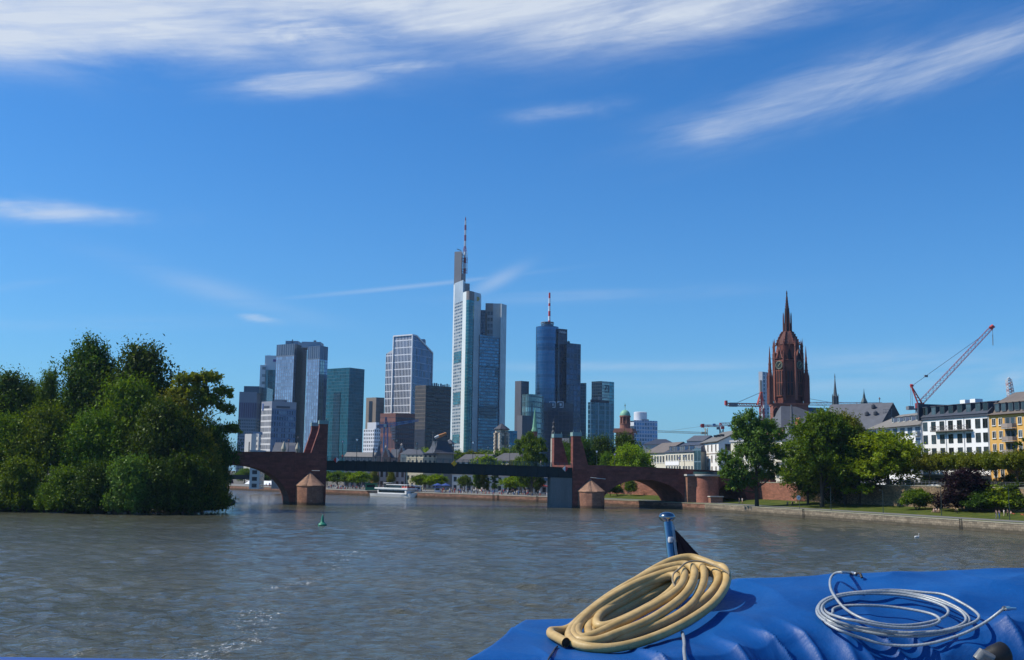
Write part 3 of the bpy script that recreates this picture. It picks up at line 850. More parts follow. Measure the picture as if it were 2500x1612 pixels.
# foreground: blue tarpaulin, hose, steel rope, flagpole
ROWS = [
 [(1288, 1519, 4.9), (1420, 1513, 4.95), (1560, 1484, 5.05), (1700, 1446, 5.15), (1785, 1418, 5.25), (1900, 1411, 5.3), (2100, 1402, 5.4), (2500, 1387, 5.6), (2760, 1378, 5.75)],
 [(1262, 1536, 4.7), (1420, 1548, 4.7), (1560, 1535, 4.75), (1700, 1492, 4.85), (1800, 1465, 4.95), (1950, 1450, 5.0), (2150, 1445, 5.05), (2500, 1435, 5.15), (2760, 1430, 5.2)],
 [(1225, 1560, 4.4), (1400, 1582, 4.37), (1560, 1588, 4.4), (1700, 1560, 4.45), (1830, 1530, 4.58), (1950, 1522, 4.62), (2150, 1524, 4.64), (2500, 1508, 4.78), (2760, 1505, 4.8)],
 [(1185, 1583, 4.2), (1400, 1612, 4.12), (1560, 1622, 4.15), (1700, 1615, 4.2), (1830, 1590, 4.36), (1950, 1560, 4.50), (2150, 1566, 4.53), (2350, 1552, 4.6), (2500, 1545, 4.66), (2760, 1540, 4.7)],
 [(1120, 1630, 4.0), (1400, 1730, 4.0), (1700, 1730, 4.08), (1830, 1700, 4.22), (1950, 1650, 4.38), (2150, 1656, 4.40), (2350, 1650, 4.47), (2500, 1640, 4.55), (2760, 1640, 4.6)],
 [(1010, 1750, 3.9), (1400, 2100, 3.92), (1700, 2100, 4.0), (1950, 2000, 4.32), (2350, 2000, 4.42), (2760, 2000, 4.55)],
]
NA, NBK = 260, [0, 26, 30, 24, 26, 24]
def row_pts(R):
 P = spline([at(*q) for q in R], 24)
 d = [0]
 for a, b in zip(P[:-1], P[1:]): d.append(d[-1] + (b - a).length)
 L = d[-1]; arr = np.array([tuple(p) for p in P]); d = np.array(d)
 t = np.linspace(0, L, NA)
 return np.stack([np.interp(t, d, arr[:, k]) for k in range(3)], 1)
RP = [row_pts(R) for R in ROWS]
lines = [RP[0]]
for i in range(len(RP) - 1):
 p0 = RP[i - 1] if i > 0 else RP[0]; p1 = RP[i]; p2 = RP[i + 1]; p3 = RP[i + 2] if i + 2 < len(RP) else RP[i + 1]
 k = NBK[i + 1]
 for j in range(1, k + 1):
  t = j / k
  lin = p1 * (1 - t) + p2 * t
  cr_ = 0.5 * ((2 * p1) + (p2 - p0) * t + (2 * p0 - 5 * p1 + 4 * p2 - p3) * t * t + (3 * p1 - p0 - 3 * p2 + p3) * t ** 3)
  lines.append(lin * .45 + cr_ * .55)
back = [RP[0] + np.array([0, .03, -.02]), RP[0] + np.array([0, .05, -.12]), RP[0] + np.array([0, .08, -1.2])]
Gd = np.array(back[::-1] + lines)            # rows x columns x 3
nb_ = len(back)
from mathutils import noise as mn
rid0 = nb_ + sum(NBK[:3])                    # index of row 2, where the front sags
for i in range(nb_, Gd.shape[0]):
 for j in range(NA):
  x, y, z = Gd[i, j]
  f = (i - nb_) / (Gd.shape[0] - nb_)
  front = min(1, max(0, (i - rid0 + 6) / 30.0))
  far_ = min(1, (i - nb_) / 5.0); front *= min(1, j / 70)
  w1 = mn.noise(Vector((x * 2.2, y * 2.8, 1.3))) * .020
  w2 = (1 - abs(mn.noise(Vector((x * 3.2 + y * 1.1, y * 2.0 - x, 4.7))))) ** 3 * .016
  w3 = mn.noise(Vector((x * 9, y * 7, 2))) * .0028
  wf = (mn.noise(Vector((x * 2.3, y * 1.1, 3.3))) * 1.5 + mn.noise(Vector((x * 5.1 + y, y * 1.6, 9))) * .55) * .065 * front
  wr = (1 - abs(mn.noise(Vector((x * 5.5 + 3 * y, 7, y * 2.0))))) ** 4 * .065 * front
  Gd[i, j, 2] += (w1 + w2 + w3) * (.35 + .65 * far_) + (wf * .8 + wr * .6)
  Gd[i, j, 1] -= (wf + wr) * .3
mbt = MB()
nr = Gd.shape[0]
mbt.mesh(Gd.reshape(-1, 3).tolist(), [(a * NA + b, (a + 1) * NA + b, (a + 1) * NA + b + 1, a * NA + b + 1) for a in range(nr - 1) for b in range(NA - 1)])
le = Gd[:, 0, :]; n0 = len(mbt.v)
for k, (dx, dz) in enumerate(((-.012, -.03), (-.03, -.3), (-.05, -1.2))):
 mbt.v += [(p[0] + dx, p[1], min(p[2] + dz, p[2])) for p in le]
for a in range(nr - 1):
 for k in range(3):
  i0 = a * NA if k == 0 else n0 + (k - 1) * nr + a; i1 = (a + 1) * NA if k == 0 else n0 + (k - 1) * nr + a + 1
  mbt.f.append([i0, n0 + k * nr + a, n0 + k * nr + a + 1, i1]); mbt.uv.append(None); mbt.mi.append(0)
def tarp_material():
 m_, t, out = new_mat('blue_tarpaulin')
 co = t.coord('Object')
 a = t.noise(co, 2.0, 5, .6); b = t.noise(co, 60, 3, .6)
 c = t.mix(t.smooth(a, .3, .7), (.0025, .058, .23), (.0035, .086, .31))
 sc_ = t.noise(t.scale(co, (3.5, 9, 9)), 1.0, 8, .78, 1.0)      # pale scuffs where salt and dirt dried
 pt = t.smooth(t.noise(t.scale(co, (1.2, 1.6, 1)), 1.0, 2), .50, .68)
 scuff = t.mul(t.mul(t.smooth(sc_, .60, .72), pt), .30)
 cr_ = t.node('ShaderNodeTexVoronoi', feature='DISTANCE_TO_EDGE'); t.put(cr_.inputs['Vector'], t.scale(co, (1.6, 3.0, 2)))
 cr_.inputs['Scale'].default_value = 2.2
 crease = t.mul(t.mul(t.smooth(cr_.outputs[0], .02, .0), t.smooth(a, .42, .6)), .22)
 c = t.mix(scuff, c, (.30, .42, .62))
 cru = t.noise(co, 5.5, 6, .58, 1.2); c = t.mix(t.mul(t.smooth(t.noise(co, 3.1, 7, .7), .55, .75), .22), c, (.05, .07, .12))
 nb0 = t.bump(cru, .012, .4)
 weave = t.noise(co, 420, 2, .5)
 nb = t.bump(t.add(t.mul(a, .3), t.mul(b, .035)), .05, .6, nb0)
 nb = t.bump(weave, .0006, .5, nb)
 principled(t, out, c, t.rng(b, .3, .7, .44, .58), 0, .34, nb)
 return m_
tarp = mbt.build('tarpaulin', tarp_material(), smooth=180)
tag(tarp, 'bright blue wrinkled tarpaulin spread over the boat stern, hose lying on it', 'tarpaulin')
tarp_bvh = BVHTree.FromPolygons([Vector(v) for v in mbt.v], mbt.f)
def on_tarp(px, py, lift=0.0):
 d = ray(px, py).normalized()
 h = tarp_bvh.ray_cast(EYE, d)[0]
 if h is None: h = EYE + d * 5.2
 return h - d * (lift / max(.12, -d.z) * .55) + Vector((0, 0, lift * .45))
mb = MB()
P = [on_tarp(*L6(x, y), .004) for x, y in ((822, 1192), (800, 1215), (770, 1262), (745, 1304), (735, 1340))]
tag(mb.tube(spline(P, 5), .0035, 6).build('lashing_cord', plain('cord_dark', (.03, .04, .07), .8), smooth=60), 'thin dark lashing cord running down the tarpaulin from the hose mouth', 'cord')
mb = MB()
P = [on_tarp(*L6(x, y), .012) for x, y in ((1862, 1085), (1872, 1120), (1880, 1180), (1878, 1240), (1886, 1310), (1890, 1360))]
tag(mb.tube(spline(P, 5), .007, 8).build('lashing_cord', plain('cord_grey', (.22, .24, .27), .8, .2, 40), smooth=60), 'grey lashing cord hanging over the tarpaulin front below the hose coil', 'cord')
# hose coil
HR = .0185
def hz(x, y, push=0.0):
 px, py = L6(x, y)
 Y = 4.33 + (1200 - y) / 750 * .78
 h = at(px, py, Y)
 d = (h - EYE)
 return EYE + d * (1 + push)
loops = [
 [(893, 1156, -1.2), (860, 1137, -1), (815, 1112, -.6), (775, 1090, 0), (768, 1070, .6), (800, 1062, 1.2), (860, 1058, 1.6), (930, 1035, 1.6), (1000, 975, 1.4), (1120, 885, 1.2), (1290, 765, 1.2), (1480, 640, 1.2), (1660, 530, 1), (1800, 468, .8), (1930, 447, .6), (2040, 478, .4), (2130, 512, .2), (2205, 535, 0), (2236, 600, -.2), (2215, 700, -.4), (2120, 830, -.6), (1950, 955, -.8), (1700, 1085, -1), (1420, 1178, -1.2), (1180, 1207, -1.2), (1010, 1180, -1), (935, 1135, -.6)],
 [(922, 1085, .2), (965, 1010, .8), (1080, 905, 1), (1250, 775, 1), (1450, 655, 1), (1640, 560, .8), (1790, 520, .6), (1890, 508, .3), (1950, 540, 0), (1962, 610, -.4), (1900, 740, -.8), (1750, 870, -.8), (1560, 985, -.8), (1340, 1075, -.8), (1150, 1143, -.8), (1010, 1135, -.6), (958, 1095, -.2)],
 [(975, 1030, .6), (1090, 910, .8), (1270, 780, .8), (1470, 670, .8), (1650, 600, .6), (1780, 560, .3), (1850, 550, 0), (1882, 595, -.4), (1850, 690, -.8), (1730, 790, -.8), (1540, 895, -.8), (1330, 1000, -.8), (1140, 1090, -.8), (1030, 1118, -.6), (990, 1085, -.1)],
 [(1010, 1010, 1), (1150, 915, 1.4), (1330, 810, 1.6), (1530, 690, 1.5), (1700, 620, 1), (1790, 600, .5), (1822, 625, 0), (1790, 710, -.2), (1660, 815, -.2), (1480, 915, -.1), (1330, 985, 0), (1220, 1020, .1), (1155, 1010, .4), (1160, 950, 1.0), (1230, 885, 1.6), (1370, 820, 2.2), (1560, 720, 2.2), (1740, 610, 1.6), (1900, 530, 1.2), (2000, 515, .8), (2042, 560, .3), (2030, 680, .2), (1940, 840, .2), (1770, 960, .2), (1540, 1055, .2), (1300, 1130, .2), (1150, 1140, .4), (1085, 1085, .8)],
 [(1100, 1000, 1.6), (1260, 890, 2.4), (1480, 760, 2.6), (1720, 640, 2.2), (1950, 555, 1.8), (2090, 540, 1.2), (2165, 590, .7), (2140, 690, .6), (2040, 800, .7), (1880, 910, .9), (1660, 1020, 1.0), (1420, 1110, 1.0), (1230, 1150, 1.0), (1120, 1110, 1.2), (1130, 1040, 1.8)],
 [(1240, 960, 3), (1500, 820, 3.2), (1760, 690, 2.8), (1980, 600, 2.2), (2110, 575, 1.8), (2150, 650, 1.5), (2060, 780, 1.5), (1860, 920, 1.8), (1600, 1050, 2.0), (1350, 1130, 2.0), (1220, 1090, 2.2), (1260, 1010, 2.8)],
]
path = [hz(x, y, p / 100) for lp in loops for x, y, p in lp]
SP = spline(path, 8)
for i, p in enumerate(SP):
 h = tarp_bvh.ray_cast(Vector((p.x, p.y, 20)), Vector((0, 0, -1)))[0]
 if h is not None and p.z < h.z + HR * .9: SP[i] = Vector((p.x, p.y, h.z + HR * .9))
for _ in range(2):
 SP = [SP[0]] + [(SP[i - 1] + SP[i] * 2 + SP[i + 1]) / 4 for i in range(1, len(SP) - 1)] + [SP[-1]]
def hose_material():
 m_, t, out = new_mat('hose_rubber')
 co = t.coord('Object')
 a = t.noise(co, 14, 5, .65); b = t.noise(co, 90, 3, .6)
 c = t.mix(t.smooth(a, .3, .72), (.43, .285, .105), (.55, .385, .165))
 dirt = t.smooth(t.noise(co, 30, 6, .75), .60, .70)
 c = t.mix(t.mul(dirt, .5), c, (.20, .13, .06))
 principled(t, out, c, t.rng(b, .3, .7, .42, .6), 0, .4, t.bump(b, .002, .4))
 return m_
HOSE = hose_material()
hose = thing('water_hose', 'thick cream rubber hose coiled in a heap on the blue tarpaulin', 'hose')
mb = MB(); mb.tube(SP, HR, 14, caps=False); mb.build('hose_tube', HOSE, hose, smooth=60)
t0_ = (SP[0] - SP[2]).normalized()
mb = MB()
mb.tube([SP[0] + t0_ * .001, SP[0] + t0_ * .002, SP[0] - t0_ * .04], [HR * .80, HR * .8, HR * .8], 14); mb.build('hose_mouth', plain('hose_inside', (.035, .025, .018), .9, .2, 30), hose)
mb = MB()
tw_ = [(1800, 690, -1.3), (1782, 640, -1.4), (1790, 585, -1.6), (1840, 540, -1.5), (1890, 495, -1.4), (1960, 478, -.9), (2050, 487, -.7), (2140, 520, -.9), (2200, 548, -1.3), (2250, 580, -1.4), (2255, 605, -.9)]
P = [hz(x, y, q / 100) for x, y, q in tw_]
tag(mb.tube(spline(P, 6), .0042, 7).build('tie_rope', plain('twine', (.27, .22, .15), .9, .3, 60), smooth=60), 'thin grey brown twine tied around the top of the hose coil', 'rope')
# steel rope
def rope_material():
 m_, t, out = new_mat('steel_rope_sheath')
 u, v, _ = t.xyz(t.coord('UV'))
 co = t.coord('Object')
 n = t.noise(co, 60, 4, .6)
 tw = t.m('SINE', t.add(t.mul(u, 430.0), t.mul(v, 6.2832 * 2)))
 c = t.hsv((.34, .37, .39, 1), v=t.mul(t.rng(n, .3, .7, .78, 1.15), t.rng(tw, -1, 1, .90, 1.06)))
 principled(t, out, c, .42, .1, .5, t.bump(tw, .00012, .4))
 return m_
CR = .0059
cab = [
 [(985, 216, .3), (930, 210, .6), (865, 208, 1.0), (810, 224, 1.6), (775, 275, 1.9), (778, 350, 1.8), (815, 425, 2.4), (880, 505, 2.2), (980, 575, 2), (1120, 628, 1.6), (1300, 655, 1.4), (1480, 650, 1.4), (1650, 618, 1.6), (1745, 575, 1.8), (1757, 530, 2), (1700, 488, 2), (1560, 440, 1.8), (1400, 408, 1.6), (1200, 392, 1.4), (1000, 392, 1.3), (850, 415, 1.3), (745, 455, 1.2), (705, 505, 1.2)],
 [(725, 560, 1.4), (820, 620, 1.6), (970, 665, 1.6), (1180, 700, 1.6), (1400, 715, 1.4), (1620, 708, 1.3), (1790, 680, 1.3), (1890, 635, 1.4), (1905, 590, 1.6), (1850, 535, 2), (1700, 470, 2.2), (1520, 415, 2.2), (1320, 382, 2), (1100, 378, 1.8), (900, 395, 1.6), (760, 430, 1.4), (690, 480, 1.2), (680, 540, .9)],
 [(740, 600, .8), (850, 650, .8), (1000, 690, .8), (1200, 728, .8), (1420, 742, .8), (1650, 730, .8), (1840, 685, .9), (1930, 625, 1.1), (1915, 570, 1.4), (1820, 500, 1.6), (1650, 430, 1.6), (1450, 388, 1.4), (1250, 366, 1.2), (1040, 372, 1.1), (850, 395, 1), (720, 440, .8), (668, 500, .7)],
 [(670, 560, .7), (740, 620, .7), (880, 672, .7), (1060, 700, .9), (1300, 722, 1.8), (1560, 722, 2), (1780, 695, 2), (1950, 645, 2), (2018, 595, 2), (1975, 540, 2.2), (1860, 470, 2.4), (1720, 405, 2.4), (1560, 385, 2), (1330, 362, 1.6), (1130, 366, 1.4), (950, 385, 1.2), (800, 420, 1), (720, 480, 1), (740, 540, 1), (860, 600, 2.4)],
 [(1000, 632, 2.8), (1200, 672, 2.8), (1420, 688, 2.6), (1600, 668, 2.4), (1690, 625, 2.2), (1640, 572, 2.0), (1470, 530, 1.8), (1260, 500, 1.6), (1040, 488, 1.4), (880, 492, 1.2), (800, 515, 1), (795, 550, .9), (730, 610, .8)],
 [(780, 655, .8), (880, 705, .9), (1020, 755, 1), (1180, 802, 1.2), (1360, 828, 1.6), (1550, 822, 2), (1740, 785, 2.6), (1920, 725, 3.2), (2080, 645, 4), (2190, 568, 4.6), (2225, 545, 5)],
]
cpts = []
for lp in cab:
 for x, y, lf in lp:
  cpts.append(on_tarp(*L7(x, y), .006 + lf * .0085))
SC_ = spline(cpts, 7)
for i, p in enumerate(SC_):
 h = tarp_bvh.ray_cast(Vector((p.x, p.y, 20)), Vector((0, 0, -1)))[0]
 if h is not None and p.z < h.z + CR: SC_[i] = Vector((p.x, p.y, h.z + CR))
for _ in range(3):
 SC_ = [SC_[0]] + [(SC_[i - 1] + SC_[i] * 2 + SC_[i + 1]) / 4 for i in range(1, len(SC_) - 1)] + [SC_[-1]]
rope = thing('steel_rope', 'silver grey steel rope lying coiled on the blue tarpaulin', 'rope')
mb = MB(); nseg = 8
mb.tube(SC_, CR, nseg)
acc = 0; u_ = [0]
for a, b in zip(SC_[:-1], SC_[1:]): acc += (b - a).length; u_.append(acc)
k = 0
for i in range(len(SC_) - 1):
 for q in range(nseg):
  mb.uv[k] = [(u_[i], q / nseg), (u_[i], (q + 1) / nseg), (u_[i + 1], (q + 1) / nseg), (u_[i + 1], q / nseg)]; k += 1
mb.build('rope_strand', rope_material(), rope, smooth=60)
STEEL = plain('ferrule_steel', (.48, .50, .50), .3, .15, 40, metal=.8)
e = SC_[0]; d_ = (SC_[0] - SC_[4]).normalized()
mb = MB(); mb.tube([e - d_ * .05, e - d_ * .045, e + d_ * .005, e + d_ * .01], [CR, CR * 1.5, CR * 1.5, CR * .8], 10); mb.build('ferrule', STEEL, rope, smooth=40)
mb = MB(); hk = [e + d_ * .01, e + d_ * .035 + Vector((0, 0, .006)), e + d_ * .06 + Vector((0, 0, .003)), e + d_ * .075 + Vector((0, 0, -.012))]
mb.tube(spline(hk, 5), .006, 8); mb.build('hook', plain('hook_iron', (.06, .05, .045), .6, .3, 30, metal=.5), rope, smooth=60)
e = SC_[-1]; d_ = (SC_[-1] - SC_[-5]).normalized(); e2 = on_tarp(*L7(2320, 547), .05)
mb = MB(); mb.tube([e - d_ * .02, e, (e * .6 + e2 * .4)], [CR * 1.1, CR * 1.7, CR * 1.6], 10); mb.tube([(e * .6 + e2 * .4), e2], [CR * 1.2, CR * .9], 8); mb.build('ferrule', STEEL, rope, smooth=40)
BLK = plain('grip_rubber', (.012, .012, .013), .55, .2, 40)
g = thing('black_grip', 'black rubber hand grip with a steel clip at the corner of the tarpaulin', 'grip')
a, b = at(*L7(2050, 925), 4.28), at(*L7(2235, 868), 4.30)
mb = MB(); dd = b - a
mb.tube([a, a + dd * .1, a + dd * .35, a + dd * .4, a + dd * .9, b, b + dd * .05], [.022, .034, .036, .04, .046, .04, .02], 18); mb.build('grip', BLK, g, smooth=50)
a2 = at(*L7(1995, 925), 4.26)
mb = MB(); mb.tube([a2, a2 + Vector((.02, 0, .02)), a2 + Vector((.05, 0, .012)), a], [.018, .024, .02, .018], 12); mb.build('clip', plain('clip_grey', (.16, .17, .18), .45, .2, 40), g, smooth=50)
# flagpole with furled dark flag
def chrome():
 m_, t, out = new_mat('polished_steel')
 n = t.noise(t.coord('Object'), 30, 3)
 principled(t, out, (.30, .31, .32), t.rng(n, .3, .7, .08, .2), 1.0, .5)
 return m_
CHR = chrome()
pole = thing('flagpole', 'short polished steel flagpole with round knob behind the hose', 'flagpole')
pt = at(*L6(1741, 140), 5.32); pb = at(*L6(1778, 480), 5.25); pb = pb + (pb - pt) * 1.6
kx = (pb - pt).normalized()
mb = MB(); mb.tube([pt, pb], [.0215, .0225], 20); mb.build('pole', CHR, pole, smooth=40)
kc = at(*L6(1735, 112), 5.32)
R1 = 69 / 3.413 / FPX * 5.32; H1 = 42 / 3.413 / FPX * 5.32
mb = MB(); mb.lathe([(.02, -H1), (R1 * .5, -H1 * .88), (R1 * .85, -H1 * .5), (R1, -.05 * H1), (R1 * .97, .25 * H1), (R1 * .75, .7 * H1), (R1 * .4, .93 * H1), (.004, H1)], tuple(kc), 32); mb.build('knob', CHR, pole, smooth=80)
mb = MB()
for (x0, y0, x1, y1, r) in ((1775, 150, 1806, 470, .0042), (1784, 170, 1832, 470, .0035), (1795, 190, 1818, 470, .003)):
 mb.tube([at(*L6(x0, y0), 5.31), at(*L6((x0 + x1) / 2 + 2, (y0 + y1) / 2), 5.27), at(*L6(x1, y1), 5.24)], r, 6)
mb.build('halyard', plain('halyard_grey', (.45, .46, .47), .6, .2, 50), pole, smooth=60)
mb = MB(); c = at(*L6(1765, 300), 5.26); mb.lathe([(.011, -.012), (.013, 0), (.011, .012)], tuple(c), 12); mb.build('clamp', plain('clamp_white', (.6, .6, .6), .5), pole, smooth=60)
fl_top = at(*L6(1800, 215), 5.28); fl_bot = at(*L6(1838, 520), 5.22); fl_out = at(*L6(2075, 500), 5.12)
mb = MB(); NU, NV = 24, 18; vs = []
for i in range(NU + 1):
 u = i / NU
 for j in range(NV + 1):
  v = j / NV
  a_ = fl_top.lerp(fl_bot, v); e_ = fl_top.lerp(fl_out, v)
  p = a_.lerp(e_, u)
  sag = math.sin(u * math.pi) * .012 * v
  p = p + Vector((0, math.sin(u * 13 + v * 2) * .012 * v * (0.3 + u), -sag))
  vs.append(p)
mb.mesh(vs, [(i * (NV + 1) + j, (i + 1) * (NV + 1) + j, (i + 1) * (NV + 1) + j + 1, i * (NV + 1) + j + 1) for i in range(NU) for j in range(NV)])
fo = mb.build('flag', plain('flag_cloth', (.004, .0045, .009), .95, .3, 30, spec=.02), smooth=180)
sd = fo.modifiers.new('thickness', 'SOLIDIFY'); sd.thickness = .003
tag(fo, 'dark limp flag hanging from the short steel flagpole', 'flag')
# the boat under the camera
boat = thing('tour_boat', 'blue painted boat rail at the bottom edge, deck we look back from', 'boat', loc=(0, 0, 0))
BLUEP = plain('boat_blue_paint', (.04, .10, .34), .35, .12, 3)
a, b = at(-60, 1603.5, 4.2), at(640, 1613, 4.25)
dirr = (b - a); dirr.z *= 1
mb = MB(); mb.tube([a - dirr * .3 - Vector((0, 0, .022)), b + dirr * .2 - Vector((0, 0, .022))], .022, 12); mb.build('rail', BLUEP, boat, smooth=60)
mb = MB()
zr = min(a.z, b.z)
mb.box(-6, 6, 4.3, 4.38, 7.0, 8.1)
for q in (-2.6, -1.2, .2): mb.box(q - .02, q + .02, 4.18, 4.24, 7.4, zr - .05)
mb.build('bulwark', BLUEP, boat)
mb = MB(); mb.box(-6, 6, -8, 6.2, 7.1, 7.35); mb.build('deck', plain('deck_grey', (.2, .21, .22), .8), boat)
mb = MB(); mb.prism([(-5.5, -10), (5.5, -10), (5.5, 5.2), (3.5, 6.1), (-3.5, 6.1), (-5.5, 5.2)], -1, 7.09); mb.build('hull', plain('hull_white', (.7, .7, .7), .5), boat)
# trees
BARK = plain('bark', (.075, .058, .042), .95, .35, 1.2, bump=.05)
LEAF_DARK = leaf_mat('leaf_dark', (.022, .054, .004), (.062, .115, .007))
LEAF_MID = leaf_mat('leaf_mid', (.042, .095, .004), (.125, .195, .008))
LEAF_LIGHT = leaf_mat('leaf_light', (.095, .185, .003), (.235, .33, .008))
LEAF_GREY = leaf_mat('leaf_grey', (.055, .112, .014), (.13, .20, .034))
LEAF_OLIVE = leaf_mat('leaf_olive', (.085, .110, .005), (.18, .19, .014))
LEAF_PURPLE = leaf_mat('leaf_purple', (.010, .0035, .008), (.030, .009, .016), .2)
LEAF_IVY = leaf_mat('leaf_ivy', (.018, .045, .008), (.05, .085, .016), .2)
def leaf_mesh(name, lobes, n_clump, per, size, mat, seed, spray=0.5, spread=.16, shell=.55, clip=None):
 rs = np.random.RandomState(seed)
 C = np.array([l[0] for l in lobes], float); Rr = np.array([l[1] for l in lobes], float)
 wgt = np.array([(r[0] * r[1] + r[1] * r[2] + r[0] * r[2]) for r in Rr]); wgt /= wgt.sum()
 li = rs.choice(len(lobes), n_clump, p=wgt)
 d = rs.normal(size=(n_clump, 3)); d /= np.linalg.norm(d, axis=1)[:, None]
 d[:, 2] = np.where(d[:, 2] < -.35, -d[:, 2] * .6, d[:, 2])
 rad = shell + (1.02 - shell) * rs.rand(n_clump) ** .6
 rad *= 1 + .16 * np.sin(d[:, 0] * 5 + li) * np.sin(d[:, 1] * 6 + li * 2.1) + .09 * rs.normal(size=n_clump)
 cc = C[li] + d * Rr[li] * rad[:, None]
 axis = d * .9 + np.array([0, 0, spray]) + rs.normal(size=(n_clump, 3)) * .25
 axis /= np.linalg.norm(axis, axis=1)[:, None]
 csz = Rr[li].mean(1) * spread * (0.65 + .7 * rs.rand(n_clump))
 n = n_clump * per
 ci = np.repeat(np.arange(n_clump), per)
 off = rs.normal(size=(n, 3)) * .62
 al = (rs.rand(n) * 2.2 - .7) * (1 + spray)
 pos = cc[ci] + off * csz[ci][:, None] + axis[ci] * (al * csz[ci])[:, None]
 nrm = d[ci] * .55 + np.array([0, 0, .45]) + rs.normal(size=(n, 3)) * .6
 nrm /= np.linalg.norm(nrm, axis=1)[:, None]
 t = np.cross(nrm, axis[ci] + rs.normal(size=(n, 3)) * .5); t /= (np.linalg.norm(t, axis=1)[:, None] + 1e-9)
 b = np.cross(t, nrm)
 s = size * (.6 + .8 * rs.rand(n))[:, None]
 v = np.empty((n, 4, 3))
 v[:, 0] = pos - b * s * .6; v[:, 1] = pos + t * s * .36 + nrm * s * .05; v[:, 2] = pos + b * s * .75; v[:, 3] = pos - t * s * .36 + nrm * s * .05
 if clip is not None:
  keep = clip(pos); v = v[keep]; ci = ci[keep]; n = len(v)
 me = bpy.data.meshes.new(name)
 me.vertices.add(n * 4); me.loops.add(n * 4); me.polygons.add(n)
 me.vertices.foreach_set('co', v.reshape(-1).astype(np.float32))
 me.loops.foreach_set('vertex_index', np.arange(n * 4, dtype=np.int32))
 me.polygons.foreach_set('loop_start', np.arange(0, n * 4, 4, dtype=np.int32))
 me.polygons.foreach_set('loop_total', np.full(n, 4, dtype=np.int32))
 ca = me.color_attributes.new('tint', 'FLOAT_COLOR', 'CORNER')
 cr_ = np.clip(rs.rand(n_clump) * .75 + rs.normal(size=n_clump) * .1 + .1, 0, 1)
 col = np.ones((n, 4, 4), dtype=np.float32)
 col[:, :, 0] = cr_[ci][:, None]; col[:, :, 1] = rs.rand(n)[:, None]; col[:, :, 2] = 0
 ca.data.foreach_set('color', col.reshape(-1))
 me.materials.append(mat); me.update(calc_edges=True); me.validate()
 return me
def lobes_dome(seed, R, z0, z1, n, rl, flat=.8, jitter=.25, top=0.0, taper=0.4, squeeze=1.0):
 rs = random.Random(seed); out = []
 H = (z1 - z0)
 for i in range(n):
  q = (i + .5) / n
  zz_ = q ** (.9)
  prof = math.sin(math.pi * min(1, max(0, (zz_ * .82 + .16)))) ** .7
  prof *= 1 - taper * zz_
  a = i * 2.39996 + rs.uniform(-.5, .5)
  rr = R * prof * rs.uniform(.45, .78)
  r_ = rl * R * rs.uniform(.75, 1.25)
  z = z0 + r_ * flat * .7 + (H - 1.5 * r_ * flat) * zz_ + rs.uniform(-jitter, jitter) * r_
  out.append(((math.cos(a) * rr, math.sin(a) * rr * squeeze, z), (r_ * rs.uniform(.85, 1.2), r_ * rs.uniform(.85, 1.2), r_ * flat * rs.uniform(.8, 1.25))))
 out.append(((0, 0, z0 + H * .45), (R * .42, R * .42, H * .33)))
 if top: out.append(((rs.uniform(-.1, .1) * R, 0, z1 - rl * R * top), (rl * R * .7, rl * R * .7, rl * R * top)))
 return out
def wood_mesh(name, lobes, H, r0, seed, n_limb=9, fork=.3, lean=(0, 0), stems=1):
 rs = random.Random(seed); mb = MB()
 zt = max(l[0][2] for l in lobes); zb = min(l[0][2] - l[1][2] for l in lobes)
 for sidx in range(stems):
  ox, oy = (rs.uniform(-.8, .8), rs.uniform(-.8, .8)) if stems > 1 else (0, 0)
  top = Vector((lean[0] + ox * 2.5, lean[1] + oy * 2.5, zt * .8))
  base = Vector((ox * .4, oy * .4, -.4))
  tr = [base, base + Vector((0, 0, .5)), base.lerp(top, .3) + Vector((rs.uniform(-.2, .2), rs.uniform(-.2, .2), 0)), base.lerp(top, .6) + Vector((rs.uniform(-.4, .4), rs.uniform(-.4, .4), 0)), top]
  rr = [r0 * 1.5, r0 * 1.05, r0 * .85, r0 * .5, r0 * .12]
  sp = spline(tr, 3); n = len(sp)
  mb.tube(sp, [float(np.interp(i / (n - 1) * 4, range(5), rr)) for i in range(n)], 8)
  L = sorted(lobes, key=lambda l: rs.random())[:n_limb]
  for c, r in L:
   k = min(.85, max(fork * zt * .8, c[2] - r[2] * 1.1 - math.hypot(c[0], c[1]) * .35) / (zt * .8 + .4))
   p0 = base.lerp(top, k); p3 = Vector(c) + Vector((c[0], c[1], r[2])) * .25
   mid = p0.lerp(p3, .45) + Vector((0, 0, .06 * H * rs.uniform(-.3, 1)))
   sp = spline([p0, mid, p3], 4)
   rb_ = r0 * (.42 * (1 - k) + .14)
   mb.tube(sp, [rb_ * (1 - .85 * i / (len(sp) - 1)) for i in range(len(sp))], 6, caps=False)
   for _ in range(2):
    q = Vector((rs.uniform(-1, 1) * r[0], rs.uniform(-1, 1) * r[1], rs.uniform(-.2, 1) * r[2])) * .8 + Vector(c)
    mb.tube([sp[5], sp[5].lerp(q, .5) + Vector((0, 0, .2)), q], [rb_ * .4, rb_ * .25, rb_ * .06], 5, caps=False)
 o = mb.build(name, BARK, smooth=50); me = o.data
 bpy.data.objects.remove(o)
 return me
KINDS = {}
def tree_kind(key, H, lobes, n_clump, per, size, mat, r0, seed, spray=.5, spread=.16, n_limb=9, fork=.3, lean=(0, 0), stems=1, shell=.5):
 cm = leaf_mesh('crown_' + key, lobes, n_clump, int(per * 1.35), size * .84, mat, seed, spray, spread, shell)
 co = np.empty(len(cm.vertices) * 3, dtype=np.float32); cm.vertices.foreach_get('co', co)
 KINDS[key] = (cm, wood_mesh('trunk_' + key, lobes, H, r0, seed, n_limb, fork, lean, stems), float(np.percentile(co[2::3], 99.8)))
